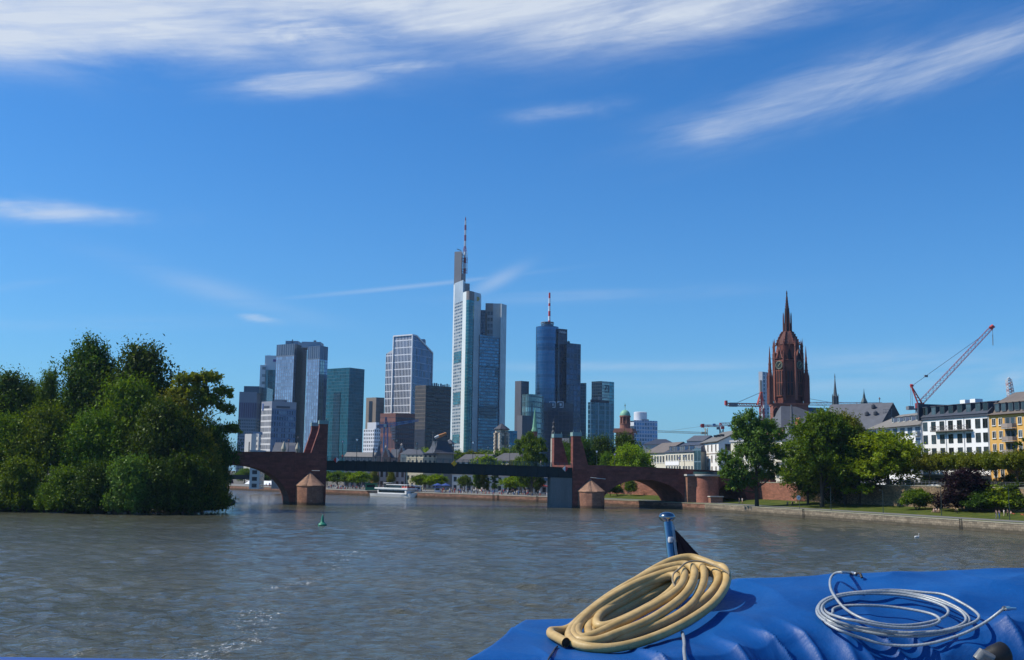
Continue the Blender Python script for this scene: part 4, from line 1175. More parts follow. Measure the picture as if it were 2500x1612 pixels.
def plant_tree(key, loc, H, label, group=None, rz=0.0, wide=1.0, cat='tree', name='tree', crown='crown', mat=None):
 cm, wm, h0 = KINDS[key]
 s = H / h0
 r = thing(name, label, cat, group, loc, rz)
 r.scale = (s * wide, s * wide, s)
 if mat is not None:
  k = cm.name + mat.name
  cm2 = bpy.data.meshes.get(k)
  if cm2 is None:
   cm2 = cm.copy(); cm2.name = k; cm2.materials.clear(); cm2.materials.append(mat)
  cm = cm2
 c = bpy.data.objects.new(crown, cm); COL.objects.link(c); c.parent = r
 t = bpy.data.objects.new('trunk', wm); COL.objects.link(t); t.parent = r
 return r
tree_kind('poplar_a', 32, lobes_dome(1, 9.5, 5, 32, 17, .36, 1.1, .3, 1.3, .28), 900, 26, .62, LEAF_DARK, .55, 11, 1.5, .23)
tree_kind('poplar_b', 30, lobes_dome(2, 8.5, 4, 30, 15, .38, 1.2, .3, 1.4, .34), 820, 26, .60, LEAF_DARK, .5, 12, 1.6, .23)
tree_kind('broad_a', 18, lobes_dome(3, 8.5, 3.0, 18, 18, .36, .8, .3, .8, .38), 900, 24, .46, LEAF_MID, .42, 13, .9, .25, shell=.38)
tree_kind('broad_b', 16, lobes_dome(4, 7.5, 2.0, 16, 15, .38, .85, .35, .8, .34), 800, 24, .46, LEAF_MID, .4, 14, 1.0, .25, shell=.38)
tree_kind('shrubby', 9, lobes_dome(5, 6, -.8, 9, 14, .40, .8, .3, .7, .35) + [((math.cos(a) * 4.2, math.sin(a) * 4.2, 1.0), (2.4, 2.4, 1.8)) for a in (0, .9, 1.8, 2.7, 3.6, 4.5, 5.4)], 820, 22, .46, LEAF_DARK, .22, 15, .9, .27, stems=3)
tree_kind('loose', 22, [((-1.5, 0, 19.5), (2.0, 1.9, 2.2)), ((2.4, 1, 17.5), (2.6, 2.4, 2.2)), ((-3.6, 0, 15.8), (2.1, 2.3, 2.0)), ((5.0, -.5, 15.6), (2.3, 2.2, 1.7)), ((.2, -1, 15.2), (2.8, 2.4, 2.4)), ((3.6, 1, 12.2), (2.4, 2.2, 1.8)), ((-2.6, 1, 11.8), (2.3, 2.4, 2.2)), ((-5.4, 0, 9.2), (2.2, 2.2, 1.8)), ((6.2, 0, 11.2), (1.8, 1.8, 1.4)), ((.4, -1.2, 9.6), (2.4, 2.2, 2.4)), ((-7.6, .5, 10.6), (1.5, 1.5, 1.7)), ((-6.8, -.4, 6.8), (2.0, 2.0, 1.8)), ((-3.4, -1, 6.6), (2.2, 2.2, 1.7)), ((-2.0, -.6, 4.6), (1.8, 1.8, 1.5)), ((3.2, 0, 9.0), (1.7, 1.6, 1.3)), ((-4.5, 0, 18.2), (1.3, 1.3, 1.9)), ((1.8, .5, 6.6), (2.3, 2, 1.7)), ((4.8, 0, 7.6), (1.8, 1.8, 1.4)), ((-4.8, .4, 4.2), (1.9, 1.9, 1.6)), ((-7.4, 0, 8.6), (1.6, 1.6, 1.6)), ((0, -1, 12.6), (3, 2.6, 2.4)), ((-1, 0, 17), (2.6, 2.2, 2))],
   1150, 22, .46, LEAF_GREY, .5, 16, .6, .20, n_limb=16, fork=.22)
tree_kind('airy', 22, [((-2.5, 0, 20.5), (2.6, 2.2, 1.3)), ((1.2, 0, 20.8), (2.4, 2.2, 1.2)), ((4.4, 0, 18.6), (1.9, 1.9, 1.1)), ((-4.4, 0, 18.6), (1.4, 1.6, 1.0)), ((5.6, 0, 15.6), (1.8, 1.5, .9)), ((1.2, 0, 16.6), (2.8, 2.2, 1.5)), ((-1.5, 0, 18.6), (3, 2.4, 1.4)), ((6.2, 0, 12.4), (1.6, 1.6, .9)), ((-2.4, 0, 12.5), (3.2, 2.6, 1.8)), ((1.6, 0, 10.2), (2.4, 2, 1.5)), ((0, 0, 7), (4.5, 3.5, 3))],
   640, 24, .48, LEAF_OLIVE, .4, 17, .3, .2, n_limb=10, fork=.3)
tree_kind('pollard', 7.5, [((math.cos(a) * r_, math.sin(a) * r_, z), (q, q, q * .75)) for a, r_, z, q in ((0, 1.8, 5.6, 1.3), (1.1, 1.9, 5.3, 1.3), (2.2, 1.8, 5.7, 1.3), (3.3, 1.9, 5.4, 1.3), (4.3, 1.8, 5.6, 1.3), (5.3, 1.9, 5.3, 1.3), (0, 0, 6.1, 1.5), (.5, 1.2, 4.5, 1.1), (2.6, 1.2, 4.4, 1.1), (4.8, 1.2, 4.5, 1.1))],
   520, 20, .27, LEAF_OLIVE, .24, 18, 1.0, .22, n_limb=10, fork=.45)
tree_kind('purple', 11, lobes_dome(9, 6.3, 1.0, 11, 19, .36, .72, .3, .6, .18), 900, 24, .34, LEAF_PURPLE, .36, 19, .4, .17)
tree_kind('dense', 21, lobes_dome(10, 11.0, 3.2, 21, 24, .30, .8, .3, .7, .36), 1300, 24, .46, LEAF_MID, .5, 20, .35, .17)
tree_kind('spread', 15, lobes_dome(21, 9.5, 2.4, 15, 22, .27, .62, .4, .6, .42), 900, 22, .42, LEAF_LIGHT, .38, 21, .3, .19)
tree_kind('round', 8, lobes_dome(22, 4.0, 2.0, 8, 11, .42, .85, .25, .6, .2), 420, 20, .32, LEAF_LIGHT, .2, 22, .4, .2)
tree_kind('conifer', 16, [((math.cos(i * 2.4) * r_ * .5, math.sin(i * 2.4) * r_ * .5, z), (r_ * .62, r_ * .62, .7)) for i, (z, r_) in enumerate([(2.2, 5.4), (3.2, 5.2), (4.4, 5.4), (5.6, 4.8), (6.8, 5.0), (8.2, 4.2), (9.6, 3.8), (11, 3.2), (12.6, 2.4), (14.2, 1.6), (15.3, .9)])],
   700, 22, .34, LEAF_DARK, .34, 23, .1, .2, n_limb=11, fork=.15)
tree_kind('bush', 4, lobes_dome(24, 2.9, 0, 4, 10, .45, .75, .25, .5, .3), 420, 20, .26, LEAF_MID, .08, 24, .4, .2, stems=2)
# the wooded island on the left
def island():
 mb = MB(); pts = []
 front = [G(x, y) for x, y in ((-260, 1240), (-60, 1246), (130, 1250), (260, 1254), (400, 1253), (480, 1250), (520, 1245), (540, 1240))]
 tip = G(546, 1236) + Vector((1, 4, 0))
 poly = [(p.x, p.y) for p in front] + [(tip.x, tip.y), (tip.x - 6, tip.y + 30), (tip.x - 40, tip.y + 140), (tip.x - 130, tip.y + 160), (front[0].x - 60, front[0].y + 60)]
 cx = sum(p[0] for p in poly) / len(poly); cy = sum(p[1] for p in poly) / len(poly)
 n = len(poly)
 rings = [(1.0, -.6), (.985, .45), (.95, .9), (.8, 1.3), (0.4, 1.5)]
 vs = []
 for k, z in rings:
  for i, p in enumerate(poly): vs.append((cx + (p[0] - cx) * k, cy + (p[1] - cy) * k, z + (.2 * math.sin(i * 3.1) if z > 0 else 0)))
 fs = []
 for r in range(len(rings) - 1):
  for i in range(n): j = (i + 1) % n; fs.append((r * n + i, r * n + j, (r + 1) * n + j, (r + 1) * n + i))
 fs.append([(len(rings) - 1) * n + i for i in range(n)])
 mb.mesh(vs, fs)
 return tag(mb.build('island_ground', plain('island_soil', (.045, .038, .024), .95, .4, .4), smooth=60), kind='structure', label='dark muddy island shore')
island()
ISL = 'trees on the island'
def isl(key, px, py_top, Y, label, wide=1.0, z=1.0, rz=None, mat=None, name='tree'):
 p = at(px, py_top, Y)
 if rz is None: rz = px * .37
 return plant_tree(key, (p.x, p.y, z), p.z - z, label, ISL, rz, wide, mat=mat, name=name)
isl('poplar_a', 232, 826, 262, 'tallest dark island tree, feathery twin of the crown to its right', .82)
isl('poplar_b', 352, 838, 258, 'second tallest island tree, dark and leaning right beside the tallest crown', .95)
isl('poplar_b', 20, 905, 256, 'dark island tree with a ragged top at the picture edge', .85)
isl('poplar_a', 75, 925, 268, 'slim ragged island tree just right of the one at the edge', .62)
isl('poplar_b', 126, 902, 262, 'narrow light island tree left of the tallest crown', .45, mat=LEAF_MID)
isl('poplar_a', -90, 900, 262, 'dark island tree cut off by the picture edge', 1.0)
isl('airy', 492, 907, 248, 'airy island tree with visible boughs at the right end of the island', .85, rz=0.0)
isl('broad_a', 325, 920, 246, 'mid green island tree in front of the two tallest crowns', .78, mat=LEAF_MID)
isl('broad_b', 440, 955, 246, 'yellowish green island tree under the airy one', .72, mat=LEAF_OLIVE)
isl('broad_b', 405, 975, 238, 'dark bushy island tree below the leaning tall one', .80, mat=LEAF_DARK)
isl('broad_a', 120, 985, 240, 'broad bright green island tree low on the left', .85)
isl('broad_b', 30, 1010, 240, 'mid green island tree low at the picture edge', .95)
isl('broad_a', 235, 1000, 238, 'broad dark green island tree in the middle of the shore', .85)
isl('broad_b', 528, 1030, 246, 'dark island tree at the tip beside the bridge arch', .58, mat=LEAF_DARK)
isl('broad_a', 490, 1050, 240, 'round island tree with autumn tint near the tip', .70, mat=LEAF_OLIVE)
isl('broad_b', -70, 980, 244, 'green island tree half out of the picture', .95)
isl('broad_a', 535, 1092, 246, 'low leaning island tree touching the bridge wall', .52, mat=LEAF_DARK)
SHR = 'bushes on the island shore'
for i, (px, py, Y, wd, mt, lb) in enumerate([(-40, 1120, 232, 1.0, LEAF_MID, 'green shore bush cut by the picture edge'), (55, 1115, 229, .9, LEAF_MID, 'bright green shore bush at the left of the island'), (160, 1140, 225, .95, LEAF_MID, 'shore bush hanging over the dark bank left of the stones'),
  (235, 1125, 224, .8, LEAF_DARK, 'dark shore bush left of the grey stones'), (320, 1110, 224, .8, LEAF_GREY, 'grey green shore bush above the stones'), (395, 1120, 226, .85, LEAF_DARK, 'dark shore bush right of the stones'),
  (455, 1105, 230, .85, LEAF_DARK, 'dark round shore bush near the island tip'), (500, 1110, 236, .8, LEAF_OLIVE, 'brownish green shore bush near the island tip'), (530, 1150, 240, .6, LEAF_DARK, 'low dark shore bush at the very tip of the island'), (110, 1180, 226, .7, LEAF_DARK, 'low dark shore bush by the waterline')]):
 p = at(px, py, Y)
 plant_tree('shrubby', (p.x, p.y, .5), p.z - .5, lb, SHR, i * 1.3, wd, 'bush', 'bush', mat=mt)
rs = random.Random(3)
for i in range(9):
 p = G(268 + i * 9 + rs.uniform(-3, 3), 1252.5 + rs.uniform(-1, 2), .15); s = rs.uniform(.25, .6)
 mb = MB(); mb.lathe([(s * .6, -.3), (s, 0), (s * .9, s * .4), (s * .4, s * .7)], n=7, phase=rs.random())
 o = mb.build('shore_rock', plain('shore_rock', (.24, .21, .17), .9, .3, 2)); o.location = p
 tag(o, 'pale grey rock among the stones on the dark island shore', 'rock', 'rocks on the island shore')
# the right bank
def bank_tree(key, px, py_top, base_px, base_py, label, wide=1.0, z=2.3, rz=0.0, mat=None, group='trees on the riverside lawn', name='tree', cat='tree', Y=None):
 if Y is None: b = G(base_px, base_py, z)
 else: b = at(base_px, base_py, Y); b.z = z
 H = at(px, py_top, b.y).z - z
 return plant_tree(key, b, H, label, group, rz, wide, cat, name, mat=mat)
bank_tree('loose', 1820, 1002, 1848, 1235.5, 'loose grey green tree with a thick dark trunk beside the bridge end', .95, 1.95, 0.0)
bank_tree('dense', 1965, 1000, 2007, 1240, 'largest round green tree in front of the cathedral roof', 1.02, 2.1, .6, name='tree')
bank_tree('dense', 2046, 1008, 2064, 1235.5, 'olive tinted dense tree right of the largest one, before the slate roof', .80, 2.5, 2.3, LEAF_OLIVE)
bank_tree('broad_b', 1950, 1090, 1973, 1234, 'shaded green tree with a slim trunk before the red wall', .95, 2.3, 1.2, LEAF_DARK)
bank_tree('broad_a', 2105, 1062, 2098, 1236, 'dark tree between the olive one and the light green one', .95, 2.6, 3.0, LEAF_DARK)
bank_tree('spread', 2160, 1053, 2170, 1241.5, 'light green spreading tree covering the grey roofed hotel front', 1.28, 2.3, .9)
bank_tree('purple', 2366, 1146, 2362, 1255, 'dark purple leaved round tree on the lawn', 1.55, 2.2, .4)
bank_tree('conifer', 2490, 1070, 2505, 1252, 'dark green conifer with drooping boughs at the right edge', 1.0, 2.6, .3)
bank_tree('bush', 2239, 1194, 2240, 1246, 'round green bush against the terrace wall', 1.15, 2.5, .5, cat='bush', name='bush', group='bushes on the lawn')
for i, (px, pt_, bx, by, wd, mt, lb) in enumerate([(2440, 1172, 2440, 1250, 1.5, LEAF_MID, 'tall green bush right of the purple tree'), (2405, 1200, 2400, 1251, 1.5, LEAF_DARK, 'low dark bush right of the purple trunk'), (2470, 1190, 2470, 1253, 1.5, LEAF_LIGHT, 'lighter bush at the right edge of the lawn'), (2512, 1178, 2510, 1254, 1.5, LEAF_DARK, 'dark bush cut by the right picture edge')]):
 bank_tree('bush', px, pt_, bx, by, lb, wd, 2.7, i * 1.1, mt, cat='bush', name='bush', group='bushes on the lawn')
for i, (px, pt_, lb) in enumerate([(2268, 1106, 'pollarded plane left end of the row before the white house'), (2305, 1104, 'pollarded plane second in the row, before the white house'), (2345, 1103, 'pollarded plane above the left of the purple tree'), (2385, 1103, 'pollarded plane above the right of the purple tree'), (2428, 1101, 'pollarded plane where the white and yellow houses meet'), (2478, 1100, 'pollarded plane before the yellow house at the edge')]):
 b = at(px, pt_, 247 - i * 5.5); b.z
 plant_tree('pollard', (b.x, b.y, 7.0), b.z - 7.0, lb, 'pollarded planes on the upper street', i * 1.7, 1.12)
def ivy(i, name_lbl, d0, t0, t1, h):
 o20_ = bank_off(19.9); a = o20_[1].lerp(o20_[2], t0); b = o20_[1].lerp(o20_[2], t1); m_ = (a + b) / 2; L = (b - a).length
 u = (b - a).normalized()
 lob = [((u.x * L * (k - .5), u.y * L * (k - .5), 5.2 - 2.6 * (i_ % 3) * .55), (L * .12, L * .12, 1.4)) for i_, k in enumerate(np.linspace(.05, .95, 9))]
 me = leaf_mesh('ivy', lob, 420, 18, .3, LEAF_IVY, 40 + i, -.6, .25)
 o = bpy.data.objects.new('ivy', me); COL.objects.link(o); o.location = (m_.x, m_.y, 1.9)
 return tag(o, name_lbl, 'ivy')
ivy(0, 'curtain of ivy hanging down the terrace wall behind the largest tree', 0, .66, .85, 4)
# trees beyond the bridge
FAR = 'trees beyond the bridge'
def far_tree(key, px, pt_, Y, label, wide=1.0, z=2.0, mat=None):
 p = at(px, pt_, Y)
 return plant_tree(key, (p.x, p.y, z), p.z - z, label, FAR, px * .71, wide, mat=mat)
far_tree('broad_b', 1418, 1068, 372, 'dark green tree right behind the taller right pylon', .75, mat=LEAF_DARK)
far_tree('broad_a', 1470, 1062, 380, 'tall dark green tree left of the domed church tower', .72, mat=LEAF_DARK)
far_tree('broad_b', 1530, 1058, 384, 'dark green tree below the domed church tower', .70, mat=LEAF_DARK)
far_tree('spread', 1542, 1086, 362, 'bright yellow green tree behind the bridge parapet', .95, mat=LEAF_LIGHT)
far_tree('broad_b', 1487, 1105, 366, 'mid green tree between the dark one and the bright one', .7)
far_tree('loose', 1300, 1056, 372, 'tall leafy tree left of the right pylons', .80, mat=LEAF_MID)
far_tree('broad_b', 1382, 1078, 380, 'dark tree between the two right pylons', .48, mat=LEAF_DARK)
far_tree('airy', 1275, 1072, 400, 'pale leafed tree by the cream stair tower', .62, mat=LEAF_GREY)
for i, (px, pt_, Y, key, wd, mt, lb) in enumerate([
  (800, 1150, 470, 'round', .9, LEAF_DARK, 'small dark tree just right of the left pier'), (826, 1150, 462, 'round', 1.3, LEAF_MID, 'green tree over the promenade crowd, second from the pier'), (850, 1152, 458, 'round', 1.1, LEAF_MID, 'green tree over the crowd, third from the pier'), (880, 1151, 452, 'round', 1.4, LEAF_LIGHT, 'bright green tree left of the green kiosk'),
  (915, 1146, 470, 'broad_b', .6, LEAF_OLIVE, 'thin tree before the red and white house'), (955, 1148, 470, 'broad_b', .55, LEAF_OLIVE, 'sparse tree before the red and white house, right one'), (1030, 1158, 420, 'round', 1.3, LEAF_MID, 'round green tree right of the moored boat'), (1066, 1158, 416, 'round', 1.5, LEAF_LIGHT, 'big round bright tree by the blue parasols'),
  (1135, 1160, 408, 'round', .9, LEAF_MID, 'tree in front of the white villas'), (1165, 1150, 398, 'loose', .75, LEAF_MID, 'tall trunked tree before the white villas, left one'), (1182, 1152, 398, 'loose', .7, LEAF_OLIVE, 'tall trunked tree before the white villas, right one'), (1208, 1158, 396, 'airy', .8, LEAF_DARK, 'dark feathery tree over the promenade'),
  (1252, 1164, 390, 'round', 1.6, LEAF_LIGHT, 'broad light tree left of the red parasols'), (1283, 1160, 386, 'round', 1.3, LEAF_MID, 'tree beside the red parasols'), (1312, 1150, 384, 'broad_b', .7, LEAF_DARK, 'dark trunked tree in front of the red parasols')]):
 far_tree(key, px, pt_, Y, lb, wd, mat=mt)
for px, pt_, Y, wd, mt, lb in [(1120, 1101, 560, 1.4, LEAF_MID, 'green tree top over the span at the foot of the pale tower'), (1150, 1102, 565, 1.4, LEAF_OLIVE, 'tree top over the span, second by the pale tower'), (1180, 1100, 570, 1.5, LEAF_MID, 'tree top over the span, third by the pale tower'), (1208, 1102, 575, 1.3, LEAF_DARK, 'tree top over the span left of the cream stair tower'), (1038, 1095, 560, .9, LEAF_LIGHT, 'small tree top left of the steep slate roof'), (1250, 1090, 470, 1.2, LEAF_GREY, 'pale tree top right of the cream stair tower'), (1186, 1112, 430, 1.1, LEAF_LIGHT, 'light green tree between the dark roofs over the span'), (1262, 1122, 430, 1.0, LEAF_OLIVE, 'olive tree at the end of the dark roof over the span')]:
 far_tree('round', px, pt_, Y, lb, wd, mat=mt)
for px, pt_, Y, key, wd, mt, lb in [(1507, 1186, 352, 'round', 1.0, LEAF_DARK, 'small dark tree seen through the right arch'), (1540, 1172, 348, 'round', .8, LEAF_MID, 'tree with two trunks seen through the right arch'), (1490, 1180, 350, 'round', .8, LEAF_DARK, 'dark tree at the left edge of the right arch')]:
 far_tree(key, px, pt_, Y, lb, wd, mat=mt)
for i, (px, lb) in enumerate([(598, 'far trees under the left arch beside the island'), (622, 'far tree top under the left arch, middle'), (648, 'far tree top under the left arch, right of middle'), (672, 'far tree under the left arch nearest the pier')]):
 far_tree('broad_b', px, 1143 + i * 2, 585, lb, 1.5, mat=LEAF_MID)
# skyline
def xy(p, Y):
 q = at(p[0], p[1], Y); return (q.x, q.y)
def zt(p, Y): return at(p[0], p[1], Y).z
def corner_plan(L, M, R, back=None):
 a, b, c = xy(*L), xy(*M), xy(*R)
 a = xy(L[0], M[1] + .75 * abs(b[0] - a[0])); c = xy(R[0], M[1] + .7 * abs(c[0] - b[0]))
 d = (a[0] + c[0] - b[0], a[1] + c[1] - b[1]) if back is None else back
 return [a, b, c, d]
def flat_plan(pl, pr, Y, depth, dY=0.0, side=0.0):
 a, b = xy(pl, Y), xy(pr, Y + dY)
 return [a, b, (b[0] + side + .2 * 0, b[1] + depth), (a[0] + side, a[1] + depth)]
def block(parent, name, plan, z0, z1, mat, cell=None):
 return MB().prism(plan, z0, z1, cell).build(name, mat, parent)
def roofbox(parent, name, pl, pr, Y, ztop_, z0, depth, mat, cell=None):
 return block(parent, name, flat_plan(pl, pr, Y, depth), z0, ztop_, mat, cell)
SKY = 'skyscrapers of the skyline'
def bld(label, cat='skyscraper', group=None, name='skyscraper'): return thing(name, label, cat, group)
DARKROOF = plain('roof_plant_grey', (.16, .18, .21), .8, .2, .1)
# far left slab with purple louvre band
Y = 1180; r = bld('grey blue gridded slab tower at the left end of the skyline, next to the island')
ztp = zt(K2(110, 800), Y)
pl = flat_plan(K2(112, 800), K2(307, 795), Y, 30, 6)
block(r, 'facade', pl, 2, ztp - 28, facade('fa_slab', (.20, .24, .30), (.05, .09, .14), .30, .42, .3, .2, .3), (1.9, 3.4))
block(r, 'louvre_band', pl, ztp - 28 + .01, ztp - 11, facade('fa_purple', (.14, .15, .24), (.06, .05, .13), .35, .1, .1, .4, .2), (2.4, 17))
block(r, 'parapet', pl, ztp - 11 + .01, ztp, plain('slab_parapet', (.22, .26, .33), .7, .12, .05))
roofbox(r, 'roof_box', K2(162, 735), K2(330, 735), Y + 6, zt(K2(160, 733), Y), ztp - 1, 18, plain('roof_box_blue', (.03, .075, .13), .4, .2, .05))
# pale teal sided block
Y = 1205; r = bld('pale teal flat sided tower between the grey slab and the white stepped tower')
block(r, 'wall', flat_plan(K2(303, 752), K2(416, 752), Y, 30), 2, zt(K2(360, 752), Y), facade('fa_paleteal', (.23, .36, .40), (.18, .31, .36), .05, .06, .25, .25, .1), (2.5, 3.6))
# white stepped tower
Y = 1265; r = bld('white stepped tower with dark teal glass lower front and a small purple sign')
WHT_P = plain('tower_white', (.62, .64, .66), .6, .08, .05)
block(r, 'stair_wing', flat_plan(K2(342, 505), K2(402, 500), Y, 25), 2, zt(K2(360, 505), Y), facade('fa_stepwhite', (.62, .63, .64), (.16, .19, .22), .18, .62, .2, .3, .2), (28, 8.5))
block(r, 'core', flat_plan(K2(396, 400), K2(532, 395), Y + 2, 30), 2, zt(K2(440, 398), Y), WHT_P)
block(r, 'glass_front', flat_plan(K2(410, 560), K2(520, 560), Y - 1.5, 3), 2, zt(K2(440, 560), Y), facade('fa_stepteal', (.05, .10, .13), (.02, .07, .09), .1, .12, .45, .1, .6), (3.6, 7.2))
block(r, 'pale_strip', flat_plan(K2(406, 560), K2(432, 560), Y - 1.9, .3), 2, zt(K2(430, 562), Y), plain('strip_teal', (.12, .24, .28), .3, .1, .05, metal=.3))
for a, b_ in ((425, 428), (445, 448)): block(r, 'mast', flat_plan(K2(a, 395), K2(b_, 395), Y + 8, 1), zt(K2(440, 400), Y), zt(K2(440, 383), Y), DARKROOF)
block(r, 'sign', flat_plan(K2(484, 440), K2(520, 440), Y + 1.6, .3), zt(K2(484, 466), Y), zt(K2(484, 440), Y), plain('sign_purple', (.16, .08, .26), .5, .2, .4))
# twin towers
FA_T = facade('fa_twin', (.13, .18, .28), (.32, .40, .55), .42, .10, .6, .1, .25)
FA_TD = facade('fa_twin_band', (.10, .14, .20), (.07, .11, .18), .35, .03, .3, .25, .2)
FA_NAVY = facade('fa_navy', (.008, .018, .042), (.008, .02, .05), .1, .1, 0, .7, .3)  # on the twin flanks this navy puts their shade into the colour
for side in (0, 1):
 r = bld('left of the silver blue twin towers, with a shaded flank painted navy' if side == 0 else 'right of the silver blue twin towers, with chamfered corner', group=None)
 if side == 0:
  Y = 1150; P = [xy(K2(524, 265), Y + 15), xy(K2(722, 265), Y), xy(K2(745, 270), Y + 4), xy(K2(862, 285), Y + 42), xy(K2(640, 265), Y + 50)]
  zT, zB = zt(K2(620, 265), Y), zt(K2(620, 400), Y)
 else:
  Y = 1135; P = [xy(K2(866, 287), Y + 10), xy(K2(1003, 290), Y), xy(K2(1092, 320), Y + 12), xy(K2(1080, 320), Y + 45), xy(K2(880, 290), Y + 48)]
  zT, zB = zt(K2(1000, 290), Y), zt(K2(1000, 440), Y)
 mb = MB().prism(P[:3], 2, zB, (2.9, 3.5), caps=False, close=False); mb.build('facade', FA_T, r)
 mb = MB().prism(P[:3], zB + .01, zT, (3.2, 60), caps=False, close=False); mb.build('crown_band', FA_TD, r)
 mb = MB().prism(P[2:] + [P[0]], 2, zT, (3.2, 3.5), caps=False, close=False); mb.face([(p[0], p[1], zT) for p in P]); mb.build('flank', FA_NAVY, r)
 if side == 1:
  a, b_ = P[1], P[2]; f = lambda t: (a[0] + (b_[0] - a[0]) * t, a[1] + (b_[1] - a[1]) * t)
  MB().prism([f(.12), f(.62), (f(.62)[0], f(.62)[1] - .4), (f(.12)[0], f(.12)[1] - .4)][::-1], 2, zB - 1, (2.9, 3.5)).build('bay', facade('fa_bay', (.16, .22, .26), (.42, .47, .44), .3, .12, .5, .12, .2), r)
  roofbox(r, 'plant_room', K2(800, 245), K2(1008, 262), Y + 12, zt(K2(900, 248), Y + 12), zT - 1, 20, plain('plant_pale', (.30, .36, .44), .6, .1, .1))
  roofbox(r, 'roof_mast', K2(932, 232), K2(957, 232), Y + 14, zt(K2(940, 232), Y + 14), zT, 3, DARKROOF)
 else:
  roofbox(r, 'plant_room', K2(622, 238), K2(762, 240), Y + 14, zt(K2(700, 238), Y + 14), zT - 1, 20, plain('plant_pale2', (.24, .30, .38), .6, .1, .1))
  roofbox(r, 'roof_mast', K2(692, 222), K2(700, 222), Y + 14, zt(K2(700, 222), Y + 14), zT, 2, DARKROOF)
# teal glass block
Y = 1090; r = bld('dark teal glass block right of the twin towers, with a folded front')
P = [xy(K2(1085, 532), Y + 18), xy(K2(1330, 533), Y), xy(K2(1496, 547), Y + 18), xy(K2(1400, 540), Y + 70)]
zT = zt(K2(1330, 533), Y)
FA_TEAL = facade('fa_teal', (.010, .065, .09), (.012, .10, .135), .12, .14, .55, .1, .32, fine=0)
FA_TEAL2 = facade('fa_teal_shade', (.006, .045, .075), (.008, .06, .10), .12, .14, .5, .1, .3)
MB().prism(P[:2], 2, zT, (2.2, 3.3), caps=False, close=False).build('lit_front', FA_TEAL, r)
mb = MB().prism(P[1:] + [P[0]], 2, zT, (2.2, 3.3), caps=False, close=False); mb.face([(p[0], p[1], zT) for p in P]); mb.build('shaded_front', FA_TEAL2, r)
q = lambda t, u: (P[0][0] + (P[1][0] - P[0][0]) * t, P[0][1] + (P[1][1] - P[0][1]) * t - u)
MB().prism([q(.32, .5), q(.62, .5), q(.62, 0), q(.32, 0)], 2, zt(K2(1200, 800), Y), (2.2, 3.3)).build('dark_bay', facade('fa_teal_dark', (.005, .03, .055), (.006, .04, .07), .12, .14, .4, .1, .3), r)
# grey office with white bands
Y = 880; r = bld('grey office block with white floor bands on its lit side, below the twin towers')
P = corner_plan((K2(357, 918), Y + 22), (K2(472, 903), Y), (K2(742, 935), Y + 16))
zT = zt(K2(472, 905), Y); zB = zt(K2(472, 985), Y)
MB().prism(P[:2], 2, zB, (1.2, 4.6), caps=False, close=False).build('banded_front', facade('fa_band', (.70, .67, .64), (.30, .28, .28), .06, .28, .1, .4, .3), r)
mb = MB().prism(P[1:] + [P[0]], 2, zB, (2.1, 4.6), caps=False, close=False); mb.build('facade', facade('fa_office', (.11, .17, .28), (.03, .06, .13), .38, .34, .3, .15, .4, blind=.2, bcol=(.16, .22, .32)), r)
block(r, 'parapet', P, zB + .01, zT, plain('office_top', (.30, .31, .36), .7, .1, .05))
zs0, zs1 = zt(K2(560, 978), Y), zt(K2(560, 955), Y)
f = lambda A, B, t: (A[0] + (B[0] - A[0]) * t, A[1] + (B[1] - A[1]) * t)
for A, B, t0, t1 in ((P[0], P[1], .26, .74), (P[1], P[2], .19, .74)):
 a, b_ = f(A, B, t0), f(A, B, t1); MB().prism([(a[0], a[1] - .35), (b_[0], b_[1] - .35), b_, a], zs0, zs1).build('sign', plain('sign_dark', (.06, .07, .10), .6), r)
a, b_ = f(P[0], P[1], .08), f(P[0], P[1], .2); MB().prism([(a[0], a[1] - .35), (b_[0], b_[1] - .35), b_, a], zs0 - 2, zs1 + 2).build('emblem', plain('sign_blue', (.08, .14, .34), .6), r)
roofbox(r, 'plant_room', K2(500, 902), K2(612, 902), Y + 12, zt(K2(500, 900), Y + 12) + 1, zT - .5, 10, DARKROOF)
# small white blocks at the far left
Y = 700; r = bld('small white cube building left of the banded office, above the bridge', 'building', name='building')
P = corner_plan((K2(173, 1268), Y + 6), (K2(246, 1265), Y), (K2(300, 1270), Y + 8)); zT = zt(K2(240, 1266), Y)
block(r, 'wall', P, 2, zT, plain('cube_white', (.60, .57, .53), .7, .06, .1))
a, b_ = f(P[0], P[1], .62), f(P[0], P[1], .76); MB().prism([(a[0], a[1] - .2), (b_[0], b_[1] - .2), b_, a], zT - 14, zT - 5, (3, 2.2)).build('window', plain('slot_dark', (.12, .11, .1), .5), r)
P = corner_plan((K2(292, 1262), Y + 12), (K2(325, 1258), Y + 8), (K2(352, 1258), Y + 12)); block(r, 'annex', P, 2, zt(K2(320, 1260), Y), facade('fa_annex', (.60, .58, .55), (.2, .2, .22), .55, .5, .1, .3, .3), (3.4, 3.4))
roofbox(r, 'plant_room', K2(262, 1236), K2(345, 1236), Y + 12, zt(K2(300, 1236), Y), zT, 6, plain('plant_blue', (.16, .23, .34), .6, .2, .1))
